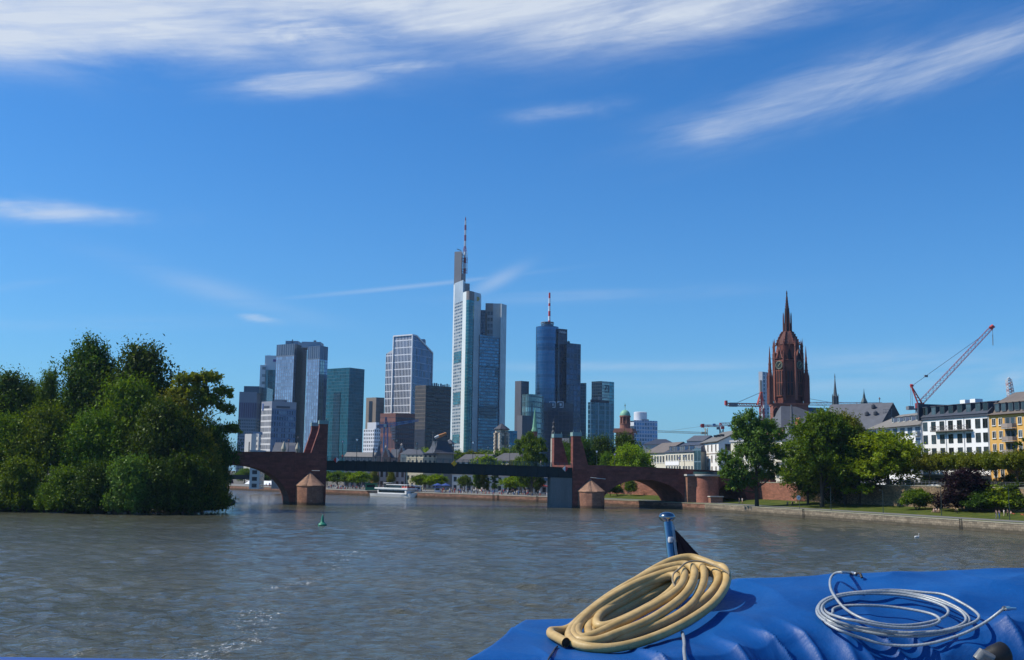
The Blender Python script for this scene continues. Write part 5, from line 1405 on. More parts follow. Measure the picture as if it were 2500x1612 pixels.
# brown grey slab with slit
Y = 1240; r = bld('brown grey slab tower with a dark vertical slit, left of the white gridded tower')
P = corner_plan((K3(150, 853), Y + 8), (K3(258, 835), Y), (K3(345, 845), Y + 25)); zT = zt(K3(258, 838), Y)
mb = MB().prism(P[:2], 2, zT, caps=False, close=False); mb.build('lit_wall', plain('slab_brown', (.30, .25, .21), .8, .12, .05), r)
mb = MB().prism(P[1:] + [P[0]], 2, zT, (2, 3.4), caps=False, close=False); mb.face([(p[0], p[1], zT) for p in P]); mb.build('shaded_wall', facade('fa_slabshade', (.06, .075, .10), (.04, .06, .09), .2, .3, .2, .3, .3), r)  # shade of the right wall put into a darker, bluer colour
a, b_ = f(P[0], P[1], .30), f(P[0], P[1], .62); MB().prism([(a[0], a[1] - .4), (b_[0], b_[1] - .4), b_, a], 2, zT - 4).build('slit', plain('slit_navy', (.015, .03, .06), .4), r)
# white gridded tower with sloped shoulders
Y = 1210; r = bld('white gridded tower with slanted shoulder, behind the brown office blocks')
FA_W = facade('fa_whitegrid', (.78, .79, .82), (.035, .06, .12), .34, .13, .35, .15, .4)
FA_WS = facade('fa_whitegrid_shade', (.34, .42, .55), (.02, .06, .14), .22, .1, .5, .1, .6)  # darker copy of the white grid, side shade put into the colour
a, b_, c, d = xy(K3(445, 185), Y + 16), xy(K3(648, 163), Y), xy(K3(692, 163), Y + 9), xy(K3(864, 362), Y + 40)
zA, zD = zt(K3(648, 165), Y), zt(K3(864, 362), Y + 40)
bk = (a[0] + 8, a[1] + 55)
MB().prism([a, b_], 2, zA, (2.15, 8.0), caps=False, close=False).build('front', FA_W, r)
mb = MB().prism([b_, c, d], 2, [zA, zA, zD], (2.15, 8.0), caps=False, close=False); mb.build('side', FA_WS, r)
mb = MB().prism([d, bk, a], 2, [zD, zD, zA], caps=False, close=False); mb.face([(a[0], a[1], zA), (b_[0], b_[1], zA), (c[0], c[1], zA), (d[0], d[1], zD), (bk[0], bk[1], zD)]); mb.build('rear_wall', plain('tower_back', (.4, .42, .46), .7), r)
mb = MB()
for p, q2, z0, z1 in ((a, b_, zA, zA), (b_, c, zA, zA), (c, d, zA, zD)):
 mb.beam((p[0], p[1] - .3, z0), (q2[0], q2[1] - .3, z1), 1.0)
for p, z1 in ((a, zA), (b_, zA), (d, zD)): mb.beam((p[0], p[1] - .4, 2), (p[0], p[1] - .4, z1), .8)
mb.build('edge_frame', plain('edge_white', (.78, .79, .81), .6, .06, .1), r)
wl, wr = xy(K3(362, 372), Y + 24), xy(K3(446, 315), Y + 17)
zl, zr_ = zt(K3(362, 372), Y + 24), zt(K3(446, 372), Y + 9)
block(r, 'wing', [wl, wr, (wr[0] + 4, wr[1] + 40), (wl[0] + 4, wl[1] + 40)], 2, zl, FA_W, (2.15, 8.0))
zh = zt(K3(446, 312), Y + 9)
mb = MB(); mb.mesh([(wl[0], wl[1], zl + .01), (wr[0], wr[1], zl + .01), (wr[0], wr[1], zh), (wr[0] + 4, wr[1] + 40, zl + .01), (wl[0] + 4, wl[1] + 40, zl + .01), (wr[0] + 4, wr[1] + 40, zh)], [(0, 1, 2), (0, 2, 5, 4), (1, 3, 5, 2), (3, 4, 5)]); mb.build('wing_roof', plain('wing_roof', (.50, .53, .57), .6, .15, .2), r)
roofbox(r, 'plant_room', K3(728, 212), K3(780, 216), Y + 38, zt(K3(750, 212), Y + 38), zD, 14, plain('plant_navy', (.05, .10, .18), .5, .2, .1))
# red brown block
Y = 960; r = bld('red brown office block with tall windows, in front of the white gridded tower', 'building', name='office_block')
P = corner_plan((K3(302, 1012), Y + 10), (K3(467, 1005), Y), (K3(674, 1022), Y + 22)); zT = zt(K3(467, 1006), Y); zB = zt(K3(467, 1050), Y)
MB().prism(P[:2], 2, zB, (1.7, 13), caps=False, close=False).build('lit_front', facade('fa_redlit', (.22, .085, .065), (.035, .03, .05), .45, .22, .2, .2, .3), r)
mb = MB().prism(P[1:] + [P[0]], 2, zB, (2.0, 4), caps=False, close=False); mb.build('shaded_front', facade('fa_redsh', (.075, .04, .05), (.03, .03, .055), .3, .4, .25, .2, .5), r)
block(r, 'attic', P, zB + .01, zT, plain('attic_red', (.19, .08, .065), .8, .12, .1))
mb = MB()
for i in range(5):
 z = zt(K3(430, 1160 + i * 30), Y - 4); a, b_ = xy(K3(410 + i * 5, 1160), Y - 4), xy(K3(460, 1160), Y - 4)
 mb.box(a[0], b_[0], a[1] - .5, a[1] + 14, z - .9, z + .9)
mb.build('balcony_bands', plain('band_pink', (.40, .30, .28), .7, .1, .2), r)
# dark brown office
Y = 1010; r = bld('dark brown gridded office tower left of the tallest tower')
P = corner_plan((K3(676, 722), Y + 14), (K3(792, 708), Y), (K3(1064, 725), Y + 20)); zT = zt(K3(792, 708), Y); zB = zt(K3(792, 1180), Y)
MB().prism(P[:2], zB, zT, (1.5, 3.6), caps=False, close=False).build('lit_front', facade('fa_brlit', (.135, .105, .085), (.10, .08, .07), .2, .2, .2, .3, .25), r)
MB().prism(P[:2], 2, zB - .01, (1.5, 3.6), caps=False, close=False).build('base', FA_NAVY, r)
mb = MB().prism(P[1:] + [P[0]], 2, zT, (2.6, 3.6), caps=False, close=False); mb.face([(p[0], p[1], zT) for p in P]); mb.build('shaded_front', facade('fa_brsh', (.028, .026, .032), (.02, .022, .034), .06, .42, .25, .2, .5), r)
rs = random.Random(5)
for i in range(9):
 X = 850 + i * 23; roofbox(r, 'roof_unit', K3(X, 705), K3(X + rs.uniform(8, 18), 705), Y + 8, zT + rs.uniform(1.2, 3.0), zT - .5, 4, DARKROOF)
# white office with square windows
Y = 820; r = bld('white office block with rows of small dark windows, beside the blue crane', 'building', name='office_block')
P = corner_plan((K3(122, 1182), Y + 8), (K3(238, 1176), Y), (K3(302, 1188), Y + 14)); zT = zt(K3(238, 1177), Y)
block(r, 'facade', P, 2, zT, facade('fa_whoff', (.76, .75, .76), (.03, .035, .06), .52, .46, .2, .2, .3), (1.72, 2.75))
P2 = corner_plan((K3(163, 1108), Y + 14), (K3(256, 1105), Y + 10), (K3(290, 1110), Y + 20)); block(r, 'penthouse', P2, zT - 1, zt(K3(256, 1106), Y + 10), plain('pent_white', (.66, .66, .68), .6, .05, .1))
# the tallest tower
Y = 1300; r = bld('tallest tower, pale with teal glass corner, antenna and sky gardens')
PALE_P = facade('fa_palepanel', (.42, .47, .50), (.39, .44, .48), .025, .03, .15, .35, .06)
FA_C = facade('fa_talloffice', (.36, .39, .41), (.05, .075, .11), .22, .48, .3, .2, .5, blind=.25, bcol=(.3, .32, .34))
FA_TG = facade('fa_tealglass', (.03, .13, .15), (.02, .16, .19), .08, .25, .5, .08, .25)
FA_DG = facade('fa_bluefront', (.10, .18, .25), (.05, .15, .24), .10, .30, .5, .1, .4)
GREY_T = plain('core_grey', (.23, .22, .23), .7, .12, .03)
zc = lambda y, p=1100: zt(K4(p - 1080, y), Y)
a = xy(K4(142, 985), Y + 40); b_ = xy(K4(158, 985), Y + 30); c = xy(K4(257, 1100), Y + 6)
zw, z1 = zt(K4(200, 1218), Y + 15), zt(K4(180, 985), Y + 30)
MB().prism([b_, c], 2, zw, (5.0, 4.0), caps=False, close=False).build('office_front', FA_C, r)
mb = MB().prism([a, b_], 2, z1, caps=False, close=False); mb.build('edge_column', plain('edge_bright', (.60, .64, .66), .5, .04, .05), r)
bk = xy(K4(345, 990), Y + 60)
mb = MB().prism([b_, c], zw + .01, z1, (6, 6), caps=False, close=False); mb.prism([c, bk, (bk[0] - 10, bk[1] + 20), a], 2, z1, (6, 6), caps=False, close=False); mb.face([(p[0], p[1], z1) for p in (a, b_, c, bk, (bk[0] - 10, bk[1] + 20))]); mb.build('upper_panel', PALE_P, r)
mb = MB(); e0, e1 = f(b_, c, .97), bk; mb.prism([(xy(K4(257, 990), Y + 22)), xy(K4(343, 990), Y + 24), xy(K4(343, 990), Y + 40), xy(K4(257, 990), Y + 40)], 2, zt(K4(300, 985), Y + 22), caps=True); mb.build('service_core', GREY_T, r)
for t0, t1, y0, y1 in ((.08, .93, 345, 465), (.1, .93, 785, 915), (.1, .93, 1235, 1330)):
 p, q2 = f(b_, c, t0), f(b_, c, t1); za, zb_ = zt(K3(1130, y1), Y + 16), zt(K3(1130, y0), Y + 16)
 MB().prism([(p[0] - .25, p[1] - .4), (q2[0] - .25, q2[1] - .4), (q2[0], q2[1]), (p[0], p[1])], za, zb_, (6.5, 3.6)).build('sky_garden', facade('fa_garden', (.06, .13, .15), (.03, .12, .14), .12, .2, .5, .1, .5), r)
P = [xy(K4(153, 585), Y + 34), xy(K4(243, 585), Y + 30), xy(K4(290, 590), Y + 36), xy(K4(280, 590), Y + 54), xy(K4(165, 585), Y + 54)]
block(r, 'upper_core', P[:2] + [(P[1][0], P[1][1] + 20), (P[0][0], P[0][1] + 20)], z1 - 1, zt(K4(200, 587), Y + 32), GREY_T)
pz = [zt(K4(270, y), Y + 34) for y in (975, 865)]
block(r, 'mast_base', [xy(K4(243.5, 900), Y + 31), xy(K4(292, 900), Y + 33), xy(K4(290, 900), Y + 48), xy(K4(245, 900), Y + 48)], pz[0], pz[1], GREY_T)
REDM = plain('mast_red', (.30, .045, .06), .5, .1, .5); WHM = plain('mast_white', (.62, .64, .68), .5, .08, .5)
ant = MB(); seg = [(865, 800, 0), (800, 735, 1), (735, 665, 0), (665, 590, 1)]
def lattice(mb, p0, p1, wd0, wd1, n, r_, up=Vector((0, 0, 1)), chords=4):
 p0, p1 = Vector(p0), Vector(p1); d = (p1 - p0).normalized()
 s = d.cross(up); s = s.normalized() if s.length > 1e-3 else Vector((1, 0, 0)); u = s.cross(d).normalized()
 C = [(-1, -1), (1, -1), (1, 1), (-1, 1)] if chords == 4 else [(-1, -1), (1, -1), (0, 1)]
 at_ = lambda t, c: p0.lerp(p1, t) + (s * c[0] + u * c[1]) * ((wd0 + (wd1 - wd0) * t) / 2)
 for c in C: mb.beam(at_(0, c), at_(1, c), r_)
 for i in range(n):
  for k in range(len(C)):
   a_, b2 = C[k], C[(k + 1) % len(C)]
   if (i + k) % 2: a_, b2 = b2, a_
   mb.beam(at_(i / n, a_), at_((i + 1) / n, b2), r_ * .7)
def mast_bands(root, name, base, bands, r_):
 mbs = {0: MB(), 1: MB()}
 for (za, zb_, w0, w1, col) in bands:
  lattice(mbs[col], (base[0], base[1], za), (base[0], base[1], zb_), w0, w1, 4, r_)
  mbs[col].beam((base[0], base[1], za), (base[0], base[1], zb_), .28 * min(w0, w1) + .08)
 mbs[0].build(name, REDM, root); mbs[1].build(name, WHM, root)
base = xy(K4(285, 500), Y + 36); zz_ = lambda y: zt(K4(285, y), Y + 36)
mast_bands(r, 'antenna', base, [(zz_(865), zz_(800), 6.0, 6, 0), (zz_(800), zz_(735), 6, 6, 1), (zz_(735), zz_(665), 6, 6, 0), (zz_(665), zz_(590), 6, 5, 1), (zz_(590), zz_(520), 4.5, 2.2, 0), (zz_(520), zz_(455), 2.2, 2.2, 1), (zz_(455), zz_(380), 2.2, 2, 0), (zz_(380), zz_(320), 2, 2, 1), (zz_(320), zz_(255), 2, 1.8, 0), (zz_(255), zz_(200), 1.8, 1.4, 1), (zz_(200), zz_(155), 1.0, .3, 0)], .2)
mb = MB(); mb.beam(tuple(at(*K4(182, 556), Y + 40)), tuple(at(*K4(235, 575), Y + 40)), .6); mb.build('roof_crane', DARKROOF, r)
A = [xy(K4(258, 1090), Y - 4), xy(K4(301, 1086), Y - 14)]
arc = []
for i in range(9):
 t = i / 8; px_ = 301 + 101 * t; arc.append(xy(K4(px_, 1086), Y - 14 - 5 * math.sin(math.pi * t) + 4 * t))
B = [arc[-1], xy(K4(482, 1095), Y + 2)]
zf = zt(K4(340, 1086), Y - 14); zg = zt(K4(340, 1195), Y - 14)
MB().prism(A, 2, zf, caps=False, close=False).build('lit_column', plain('column_bright', (.68, .73, .72), .5, .04, .05), r)
MB().prism(arc, 2, zg, (2.4, 3.8), caps=False, close=False).build('glass_corner', FA_TG, r)
MB().prism(arc, zg + .01, zf, caps=False, close=False).build('corner_top', plain('corner_top', (.19, .17, .17), .7, .1, .05), r)
mb = MB().prism(B + [(B[1][0], B[1][1] + 24), (A[0][0], A[0][1] + 24), A[0]], 2, zf, (6, 6), caps=False, close=False); mb.face([(p[0], p[1], zf) for p in A + arc[1:] + B[1:] + [(B[1][0], B[1][1] + 24), (A[0][0], A[0][1] + 24)]]); mb.build('pale_panel', PALE_P, r)
e = f(B[0], B[1], .5); ze = zt(K4(440, 1182), Y - 4)
mb = MB(); mb.lathe([(2.6, 0), (2.6, .3), (1.7, .31), (1.7, .01)], n=18, F=lambda X, Yy, Z: (e[0] + X, e[1] - .8 - Z + X * .2, ze + Yy)); mb.build('emblem', plain('emblem_gold', (.50, .38, .10), .5, .1, 1), r)
wa, wb = xy(K3(1370, 180), Y), xy(K3(1603, 205), Y + 16)
zw = zt(K3(1480, 165), Y); zw2 = zt(K3(1600, 200), Y + 16)
mb = MB().prism([wa, wb], 2, [zw, zw2], (3.0, 3.8), caps=False, close=False); mb.face([(wa[0], wa[1], zw), (wb[0], wb[1], zw2), (wb[0], wb[1] + 25, zw2), (wa[0], wa[1] + 25, zw)]); mb.build('glass_front', FA_DG, r)
for (x0, x1, y0, y1) in ((1380, 1560, 500, 520), (1545, 1572, 515, 620), (1372, 1575, 930, 945), (1365, 1560, 950, 1065)):
 p, q2 = xy(K3(x0, y0), Y + 2), xy(K3(x1, y0), Y + 2 + 16 * (x1 - 1370) / 233); t0 = (x0 - 1370) / 233; t1 = (x1 - 1370) / 233
 p, q2 = f(wa, wb, max(0, t0)), f(wa, wb, t1)
 MB().prism([(p[0], p[1] - .4), (q2[0], q2[1] - .4), q2, p], zt(K3(1480, y1), Y + 8), zt(K3(1480, y0), Y + 8), (4, 4)).build('sky_garden', facade('fa_gardark', (.02, .055, .09), (.015, .05, .085), .12, .2, .45, .1, .4), r)
ca, cb = xy(K4(735, 1235), Y + 14), xy(K4(806, 1248), Y + 26)
zR = zt(K4(735, 1238), Y + 14)
mb = MB().prism([ca, cb, (cb[0] - 2, cb[1] + 30), (ca[0] - 2, ca[1] + 30)], 2, zR, (6, 6)); mb.build('right_column', PALE_P, r)
p, q2 = xy(K4(733, 1235), Y + 13), xy(K4(745, 1235), Y + 12.6); MB().prism([p, q2, (q2[0], q2[1] + 2), (p[0], p[1] + 2)], 2, zR - .2).build('edge_column', MATS['column_bright'], r)
block(r, 'rear_panel', flat_plan(K4(636, 1240), K4(735, 1236), Y + 22, 14), 2, zt(K4(690, 1238), Y + 22), PALE_P)
block(r, 'rear_core', flat_plan(K4(541, 1238), K4(640, 1235), Y + 24, 14), 2, zt(K4(590, 1235), Y + 24), GREY_T)
block(r, 'rear_office', flat_plan(K4(563, 1340), K4(636, 1340), Y + 21.5, 3), 2, zt(K4(590, 1340), Y + 22), facade('fa_rearoff', (.22, .25, .29), (.03, .05, .08), .2, .4, .3, .2, .5), (4, 7.5))
block(r, 'rear_glass', flat_plan(K4(470, 1320), K4(541, 1320), Y + 20, 20), 2, zt(K4(500, 1320), Y + 20), facade('fa_reargl', (.06, .10, .16), (.02, .05, .10), .15, .3, .4, .12, .4), (3.5, 3.8))
# cream stair tower with dark roof
Y = 500; r = bld('cream octagonal stair tower with pale quoins and a dark tent roof', 'tower', name='stair_tower')
cx, cy = xy(K3(1605, 1200), Y); R_ = 78 / 4.4 / FPX * Y
CRM = plain('tower_cream', (.58, .49, .38), .8, .1, .4)
zE = zt(K3(1605, 1188), Y)
ph = math.radians(22.5 + 12)
mb = MB(); mb.lathe([(R_ * .93, 2), (R_ * .93, zE)], (cx, cy, 0), 8, phase=ph); w_ = mb.build('wall', CRM, r)
mb = MB(); mb.lathe([(R_ * .95, zE - 1.6), (R_ * .95, zE - 1.2)], (cx, cy, 0), 8, phase=ph); mb.build('string_course', plain('course_dark', (.12, .09, .08), .8), r); mb = MB(); mb.lathe([(R_ * .96, zt(K3(1605, 1395), Y)), (R_ * .96, zt(K3(1605, 1385), Y))], (cx, cy, 0), 8, phase=ph); mb.build('string_course', plain('course_dark', (.12, .09, .08), .8), r)
for k in range(8):
 a_ = ph + k * math.pi / 4; mb = MB()
 for i in range(18):
  z = zE - 1.4 - i * .8 * 1.0; e = .5 if i % 2 else .72
  mb.lathe([(e, z - .72), (e, z)], (cx + R_ * .9 * math.cos(a_), cy + R_ * .9 * math.sin(a_), 0), 6)
 mb.build('quoin', plain('quoin_cream', (.62, .55, .44), .8, .1, .6) if k % 2 else plain('quoin_dark', (.22, .17, .13), .8, .1, .6), r)
mb = MB(); mb.lathe([(R_ * 1.12, zE), (R_ * 1.14, zE + .35), (R_ * .55, zt(K3(1605, 1145), Y)), (.1, zt(K3(1605, 1118), Y))], (cx, cy, 0), 8, phase=ph); mb.build('roof', plain('slate_dark', (.055, .055, .065), .6, .25, .6), r)
for k, (w2, h0, h1) in {5: (.9, 1190, 1212), 6: (1.1, 1250, 1350)}.items():
 a_ = ph + (k + .5) * math.pi / 4; F = lambda X, b, Z: (cx + (R_ * .862 + b) * math.cos(a_) - X * math.sin(a_), cy + (R_ * .862 + b) * math.sin(a_) + X * math.cos(a_), Z)
 for hh in ((1212, 1195), (1350, 1255)):
  mb = MB(); mb.box(-w2, w2, -.2, .08, zt(K3(1600, hh[0]), Y), zt(K3(1600, hh[1]), Y), F); mb.build('window', glass_mat('pane_dark', (.03, .035, .05), .2), r)
# blue glass cube beside it
Y = 900; r = bld('small blue glass block right of the cream stair tower', 'building', name='office_block')
block(r, 'facade', flat_plan(K3(1676, 1200), K3(1772, 1195), Y, 20), 2, zt(K3(1720, 1197), Y), facade('fa_bluecube', (.03, .10, .17), (.02, .13, .24), .14, .12, .5, .1, .3), (4.5, 6.5))
# dark grey slim tower and its lower front
Y = 1160; r = bld('slim dark grey tower left of the round blue tower')
P = corner_plan((K5(64, 848), Y + 10), (K5(119, 842), Y), (K5(189, 845), Y + 20)); zT = zt(K5(119, 844), Y)
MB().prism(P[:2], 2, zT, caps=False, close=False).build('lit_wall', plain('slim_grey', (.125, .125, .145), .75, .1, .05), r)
mb = MB().prism(P[1:] + [P[0]], 2, zT, (3, 3.5), caps=False, close=False); mb.face([(p[0], p[1], zT) for p in P]); mb.build('shaded_wall', facade('fa_slimshade', (.03, .045, .07), (.025, .04, .07), .15, .15, .2, .3, .25), r)  # dark copy of the grey wall, shade painted into the colour
Y = 1020; r = bld('lower dark grey block with pale lit edge, in front of the slim dark tower', 'building', name='office_block')
P = corner_plan((K5(84, 1156), Y + 8), (K5(128, 1152), Y), (K5(216, 1155), Y + 18)); zT = zt(K5(128, 1153), Y)
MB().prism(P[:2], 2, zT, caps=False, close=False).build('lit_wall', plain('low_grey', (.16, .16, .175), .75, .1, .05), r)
mb = MB().prism(P[1:] + [P[0]], 2, zT, (3, 3.5), caps=False, close=False); mb.face([(p[0], p[1], zT) for p in P]); mb.build('shaded_wall', MATS['fa_slimshade'], r)  # same dark copy, painted shade on the right wall
# round teal gridded tower
Y = 1090; r = bld('rounded teal gridded glass building in front of the slim dark tower', 'building', name='office_block')
P = [xy(K5(127 + 195 * t, 962), Y + 16 * (2 * t - .7) ** 2) for t in [i / 12 for i in range(13)]]
zT = zt(K5(200, 962), Y)
mb = MB().prism(P, 2, zT, (3.8, 5.2), caps=False, close=False); mb.face([(p[0], p[1], zT) for p in P] + [(P[-1][0], P[-1][1] + 20, zT), (P[0][0], P[0][1] + 20, zT)]); mb.build('facade', facade('fa_roundteal', (.035, .10, .13), (.16, .27, .29), .18, .2, .5, .12, .5), r)
# the round blue tower with mast
Y = 1170; r = bld('round blue glass tower with a red and white mast on its roof')
R_ = 102 / 3.667 / FPX * Y; cx, cy = xy(K5(353, 365), Y); zT = zt(K5(353, 364), Y)
n = 40; P = [(cx + R_ * math.cos(2 * math.pi * i / n), cy + R_ * math.sin(2 * math.pi * i / n)) for i in range(n)]
FA_MT = facade('fa_roundblue', (.01, .05, .13), (.025, .10, .21), .07, .10, .6, .1, .25)
mb = MB().prism(P, 2, zT, (1.85, 3.6)); mb.build('drum', FA_MT, r, smooth=30)
zR = zt(K5(353, 322), Y); r2 = 57 / 3.667 / FPX * Y
mb = MB()
mb.lathe([(r2, zT - 1), (r2, zt(K5(353, 340), Y))], (cx, cy, 0), 28); mb.build('lantern', facade('fa_lantern', (.06, .12, .2), (.02, .06, .12), .3, .1, .4, .1, .3), r)
mb = MB(); zq = zt(K5(353, 340), Y)
for k in range(12):
 a_ = k * math.pi / 6; mb.beam((cx + r2 * math.cos(a_), cy + r2 * math.sin(a_), zq), (cx + r2 * math.cos(a_), cy + r2 * math.sin(a_), zR), .28)
mb.lathe([(r2 - .3, zR - .4), (r2 + .3, zR - .4), (r2 + .3, zR + .3), (r2 - .3, zR + .3)], (cx, cy, 0), 28); mb.build('roof_ring', plain('ring_grey', (.25, .30, .36), .5, .1, .3), r)
mx0 = xy(K5(371, 300), Y); RED2 = plain('pole_red', (.55, .035, .03), .5, .08, .5); WH2 = plain('pole_white', (.72, .72, .74), .5, .05, .5)
ys = [330, 305, 265, 220, 175, 150, 105, 55]
for i in range(len(ys) - 1):
 mb = MB(); mb.lathe([(1.35 - .06 * i, zt(K5(371, ys[i]), Y)), (1.3 - .06 * i, zt(K5(371, ys[i + 1]), Y))], (mx0[0], mx0[1], 0), 12)
 mb.build('mast_section', RED2 if i % 2 == 0 else WH2, r, smooth=40)
FA_MD = facade('fa_mtdark', (.008, .016, .045), (.010, .022, .06), .12, .12, .3, .12, .4)
FA_MB = facade('fa_mtblue', (.02, .06, .12), (.012, .04, .10), .24, .2, .45, .1, .5)
P = [xy(K5(448, 372), Y - 8), xy(K5(532, 394), Y - 2), xy(K5(530, 394), Y + 30), xy(K5(440, 372), Y + 30)]
zS = zt(K5(490, 378), Y - 6); block(r, 'dark_shaft', P, 2, zS, FA_MD, (2.6, 3.6))
P = [xy(K5(526, 505), Y - 10), xy(K5(653, 524), Y + 2), xy(K5(645, 520), Y + 34), xy(K5(520, 505), Y + 30)]
zS2 = zt(K5(590, 510), Y - 4); block(r, 'square_shaft', P, 2, zS2, FA_MB, (4.6, 5.6))
for x0, x1, y0 in ((532, 556, 490), (540, 545, 484)): roofbox(r, 'roof_unit', K5(x0, y0), K5(x1, y0), Y, zt(K5(x0, y0), Y), zS2, 3, DARKROOF)
P = [xy(K5(320, 1040), Y - 22), xy(K5(588, 1046), Y - 16), xy(K5(588, 1046), Y + 10), xy(K5(320, 1040), Y + 5)]
block(r, 'podium', P, 2, zt(K5(450, 1042), Y - 20), FA_MD, (4, 4))
tx = bpy.data.curves.new('tower_lettering', 'FONT'); tx.body = 'Helaba'; tx.size = 3.9; tx.extrude = .15; tx.align_x = 'CENTER'
to = bpy.data.objects.new('tower_lettering', tx); COL.objects.link(to)
p, q2 = Vector(xy(K5(457, 376), Y - 8.3)), Vector(xy(K5(528, 394), Y - 2.6)); d_ = (q2 - p)
mid = (p + q2) / 2 + Vector((0, -.45)); to.location = (mid.x, mid.y, zt(K5(490, 418), Y - 6)); to.rotation_euler = (math.radians(90), 0, math.atan2(d_.y, d_.x)); to.scale = (.82, 1, 1)
bpy.context.view_layer.update()
tm = bpy.data.meshes.new_from_object(to.evaluated_get(bpy.context.evaluated_depsgraph_get())); tl = bpy.data.objects.new('lettering', tm); COL.objects.link(tl); tl.matrix_basis = to.matrix_basis.copy(); bpy.data.objects.remove(to)
tm.materials.clear(); tm.materials.append(plain('letter_white', (.5, .55, .62), .5)); tl.parent = r
for X in (398, 470):
 mb = MB(); p = at(*K5(X, 1056), Y - 21 + (X - 320) * .02); s_ = 3.2
 for (x0, x1, z0, z1) in ((-s_, s_, s_ - .7, s_), (-s_, s_, -s_, -s_ + .7), (-s_, -s_ + .7, -s_ + .7, s_ - .7), (s_ - .7, s_, -s_ + .7, s_ - .7), (-1.2, 1.2, -1.2, 1.2)): mb.box(p.x + x0, p.x + x1, p.y - .8, p.y - .2, p.z + z0, p.z + z1)
 mb.build('emblem', MATS['letter_white'], r)
# slim teal tower behind
Y = 1320; r = bld('slim dark teal tower just behind the right side of the round blue tower')
P = corner_plan((K5(648, 866), Y + 4), (K5(690, 862), Y), (K5(703, 866), Y + 10)); block(r, 'facade', P, 2, zt(K5(690, 862), Y), facade('fa_slimteal', (.015, .075, .11), (.012, .07, .11), .1, .2, .4, .1, .3), (3, 3.6))
# tower with square slash emblem
Y = 1300; r = bld('two toned glass tower with a square slash emblem near the top')
P = corner_plan((K5(749, 856), Y + 12), (K5(843, 845), Y), (K5(951, 848), Y + 14)); zT = zt(K5(843, 846), Y)
MB().prism(P[:2], 2, zT, (3.2, 3.6), caps=False, close=False).build('dark_front', facade('fa_dbdark', (.02, .06, .10), (.012, .045, .085), .1, .14, .5, .08, .4), r)
p, q2 = P[1], f(P[1], P[2], .62)
MB().prism([p, q2], 2, zT, (3.0, 3.6), caps=False, close=False).build('pale_front', facade('fa_dbpale', (.14, .22, .25), (.30, .38, .38), .2, .25, .45, .12, .22), r)
mb = MB().prism([q2, P[2], P[3], P[0]], 2, zT, (3.0, 3.6), caps=False, close=False); mb.face([(c_[0], c_[1], zT) for c_ in P]); mb.build('side_front', facade('fa_dbside', (.06, .17, .21), (.07, .24, .31), .2, .25, .5, .1, .3), r)
p = at(*K5(873, 916), Y + 3.5); s_ = 4.3; mb = MB(); NAV = plain('emblem_navy', (.01, .02, .06), .5)
for (x0, x1, z0, z1) in ((-s_, s_, s_ - 1.1, s_), (-s_, s_, -s_, -s_ + 1.1), (-s_, -s_ + 1.1, -s_ + 1.1, s_ - 1.1), (s_ - 1.1, s_, -s_ + 1.1, s_ - 1.1)): mb.box(p.x + x0, p.x + x1, p.y - 1.2, p.y - .5, p.z + z0, p.z + z1)
mb.mesh([(p.x + a_, p.y - b2, p.z + c_) for b2 in (1.2, .5) for a_, c_ in ((-2.4, -2.4), (-.9, -2.4), (2.4, 2.4), (.9, 2.4))], [(0, 1, 2, 3), (7, 6, 5, 4), (0, 4, 5, 1), (2, 6, 7, 3)]); mb.build('emblem', NAV, r)
# blue glass tower in front of it
Y = 1060; r = bld('blue glass tower with pale vertical strips, in front of the two toned tower')
P = corner_plan((K5(716, 1022), Y + 8), (K5(742, 1008), Y), (K5(946, 1010), Y + 14)); zT = zt(K5(742, 1010), Y); zB = zt(K5(742, 1035), Y)
block(r, 'facade', P, 2, zB, facade('fa_blueglass', (.06, .17, .23), (.018, .075, .12), .10, .28, .5, .1, .5), (2.8, 4.6))
mb = MB()
for t in (0, .33, .62, .83):
 p = f(P[1], P[2], t); mb.box(p[0] - .45, p[0] + .45, p[1] - .6, p[1] + .3, 2, zB)
mb.build('pale_strips', plain('strip_pale', (.22, .36, .42), .4, .1, .1), r)
P2 = [f(P[1], P[2], .02), f(P[1], P[2], .80), f(P[0], P[3], .80), f(P[0], P[3], .1)]; block(r, 'attic', P2, zB + .01, zT, FA_NAVY, (3, 3))
mb = MB(); p = at(*K5(820, 1000), Y + 6); lattice(mb, (p.x - 8, p.y, zT + 1.5), (p.x + 7, p.y, zT + 2.5), 1.2, 1.0, 6, .15); mb.box(p.x - 1, p.x + 1, p.y - 1, p.y + 1, zT, zT + 3); mb.build('facade_cradle', DARKROOF, r)
# white office with cylinder
Y = 820; r = bld('white office block with round white roof drum beside the domed church tower', 'building', name='office_block')
P = [xy(K5(1128, 1196), Y), xy(K5(1339, 1198), Y + 8), xy(K5(1330, 1198), Y + 40), xy(K5(1120, 1196), Y + 34)]; zT = zt(K5(1230, 1197), Y)
block(r, 'facade', P, 2, zT, facade('fa_whiteblue', (.50, .55, .64), (.10, .20, .40), .26, .34, .4, .15, .5), (2.3, 2.9))
P2 = [xy(K5(1095, 1200), Y + 4), xy(K5(1128, 1198), Y), xy(K5(1128, 1198), Y + 20), xy(K5(1095, 1200), Y + 20)]; block(r, 'stair_wing', P2, 2, zt(K5(1110, 1200), Y), facade('fa_whband', (.55, .57, .60), (.04, .06, .10), .05, .5, .2, .2, .3), (12, 5.6))
cx, cy = xy(K5(1186, 1190), Y + 18); rr = 59 / 3.667 / FPX * (Y + 18)
mb = MB(); mb.lathe([(rr, zT - 1), (rr, zt(K5(1186, 1127), Y + 18)), (rr - .6, zt(K5(1186, 1123), Y + 18))], (cx, cy, 0), 28); mb.build('roof_drum', plain('drum_white', (.62, .63, .66), .5, .05, .1), r, smooth=40)
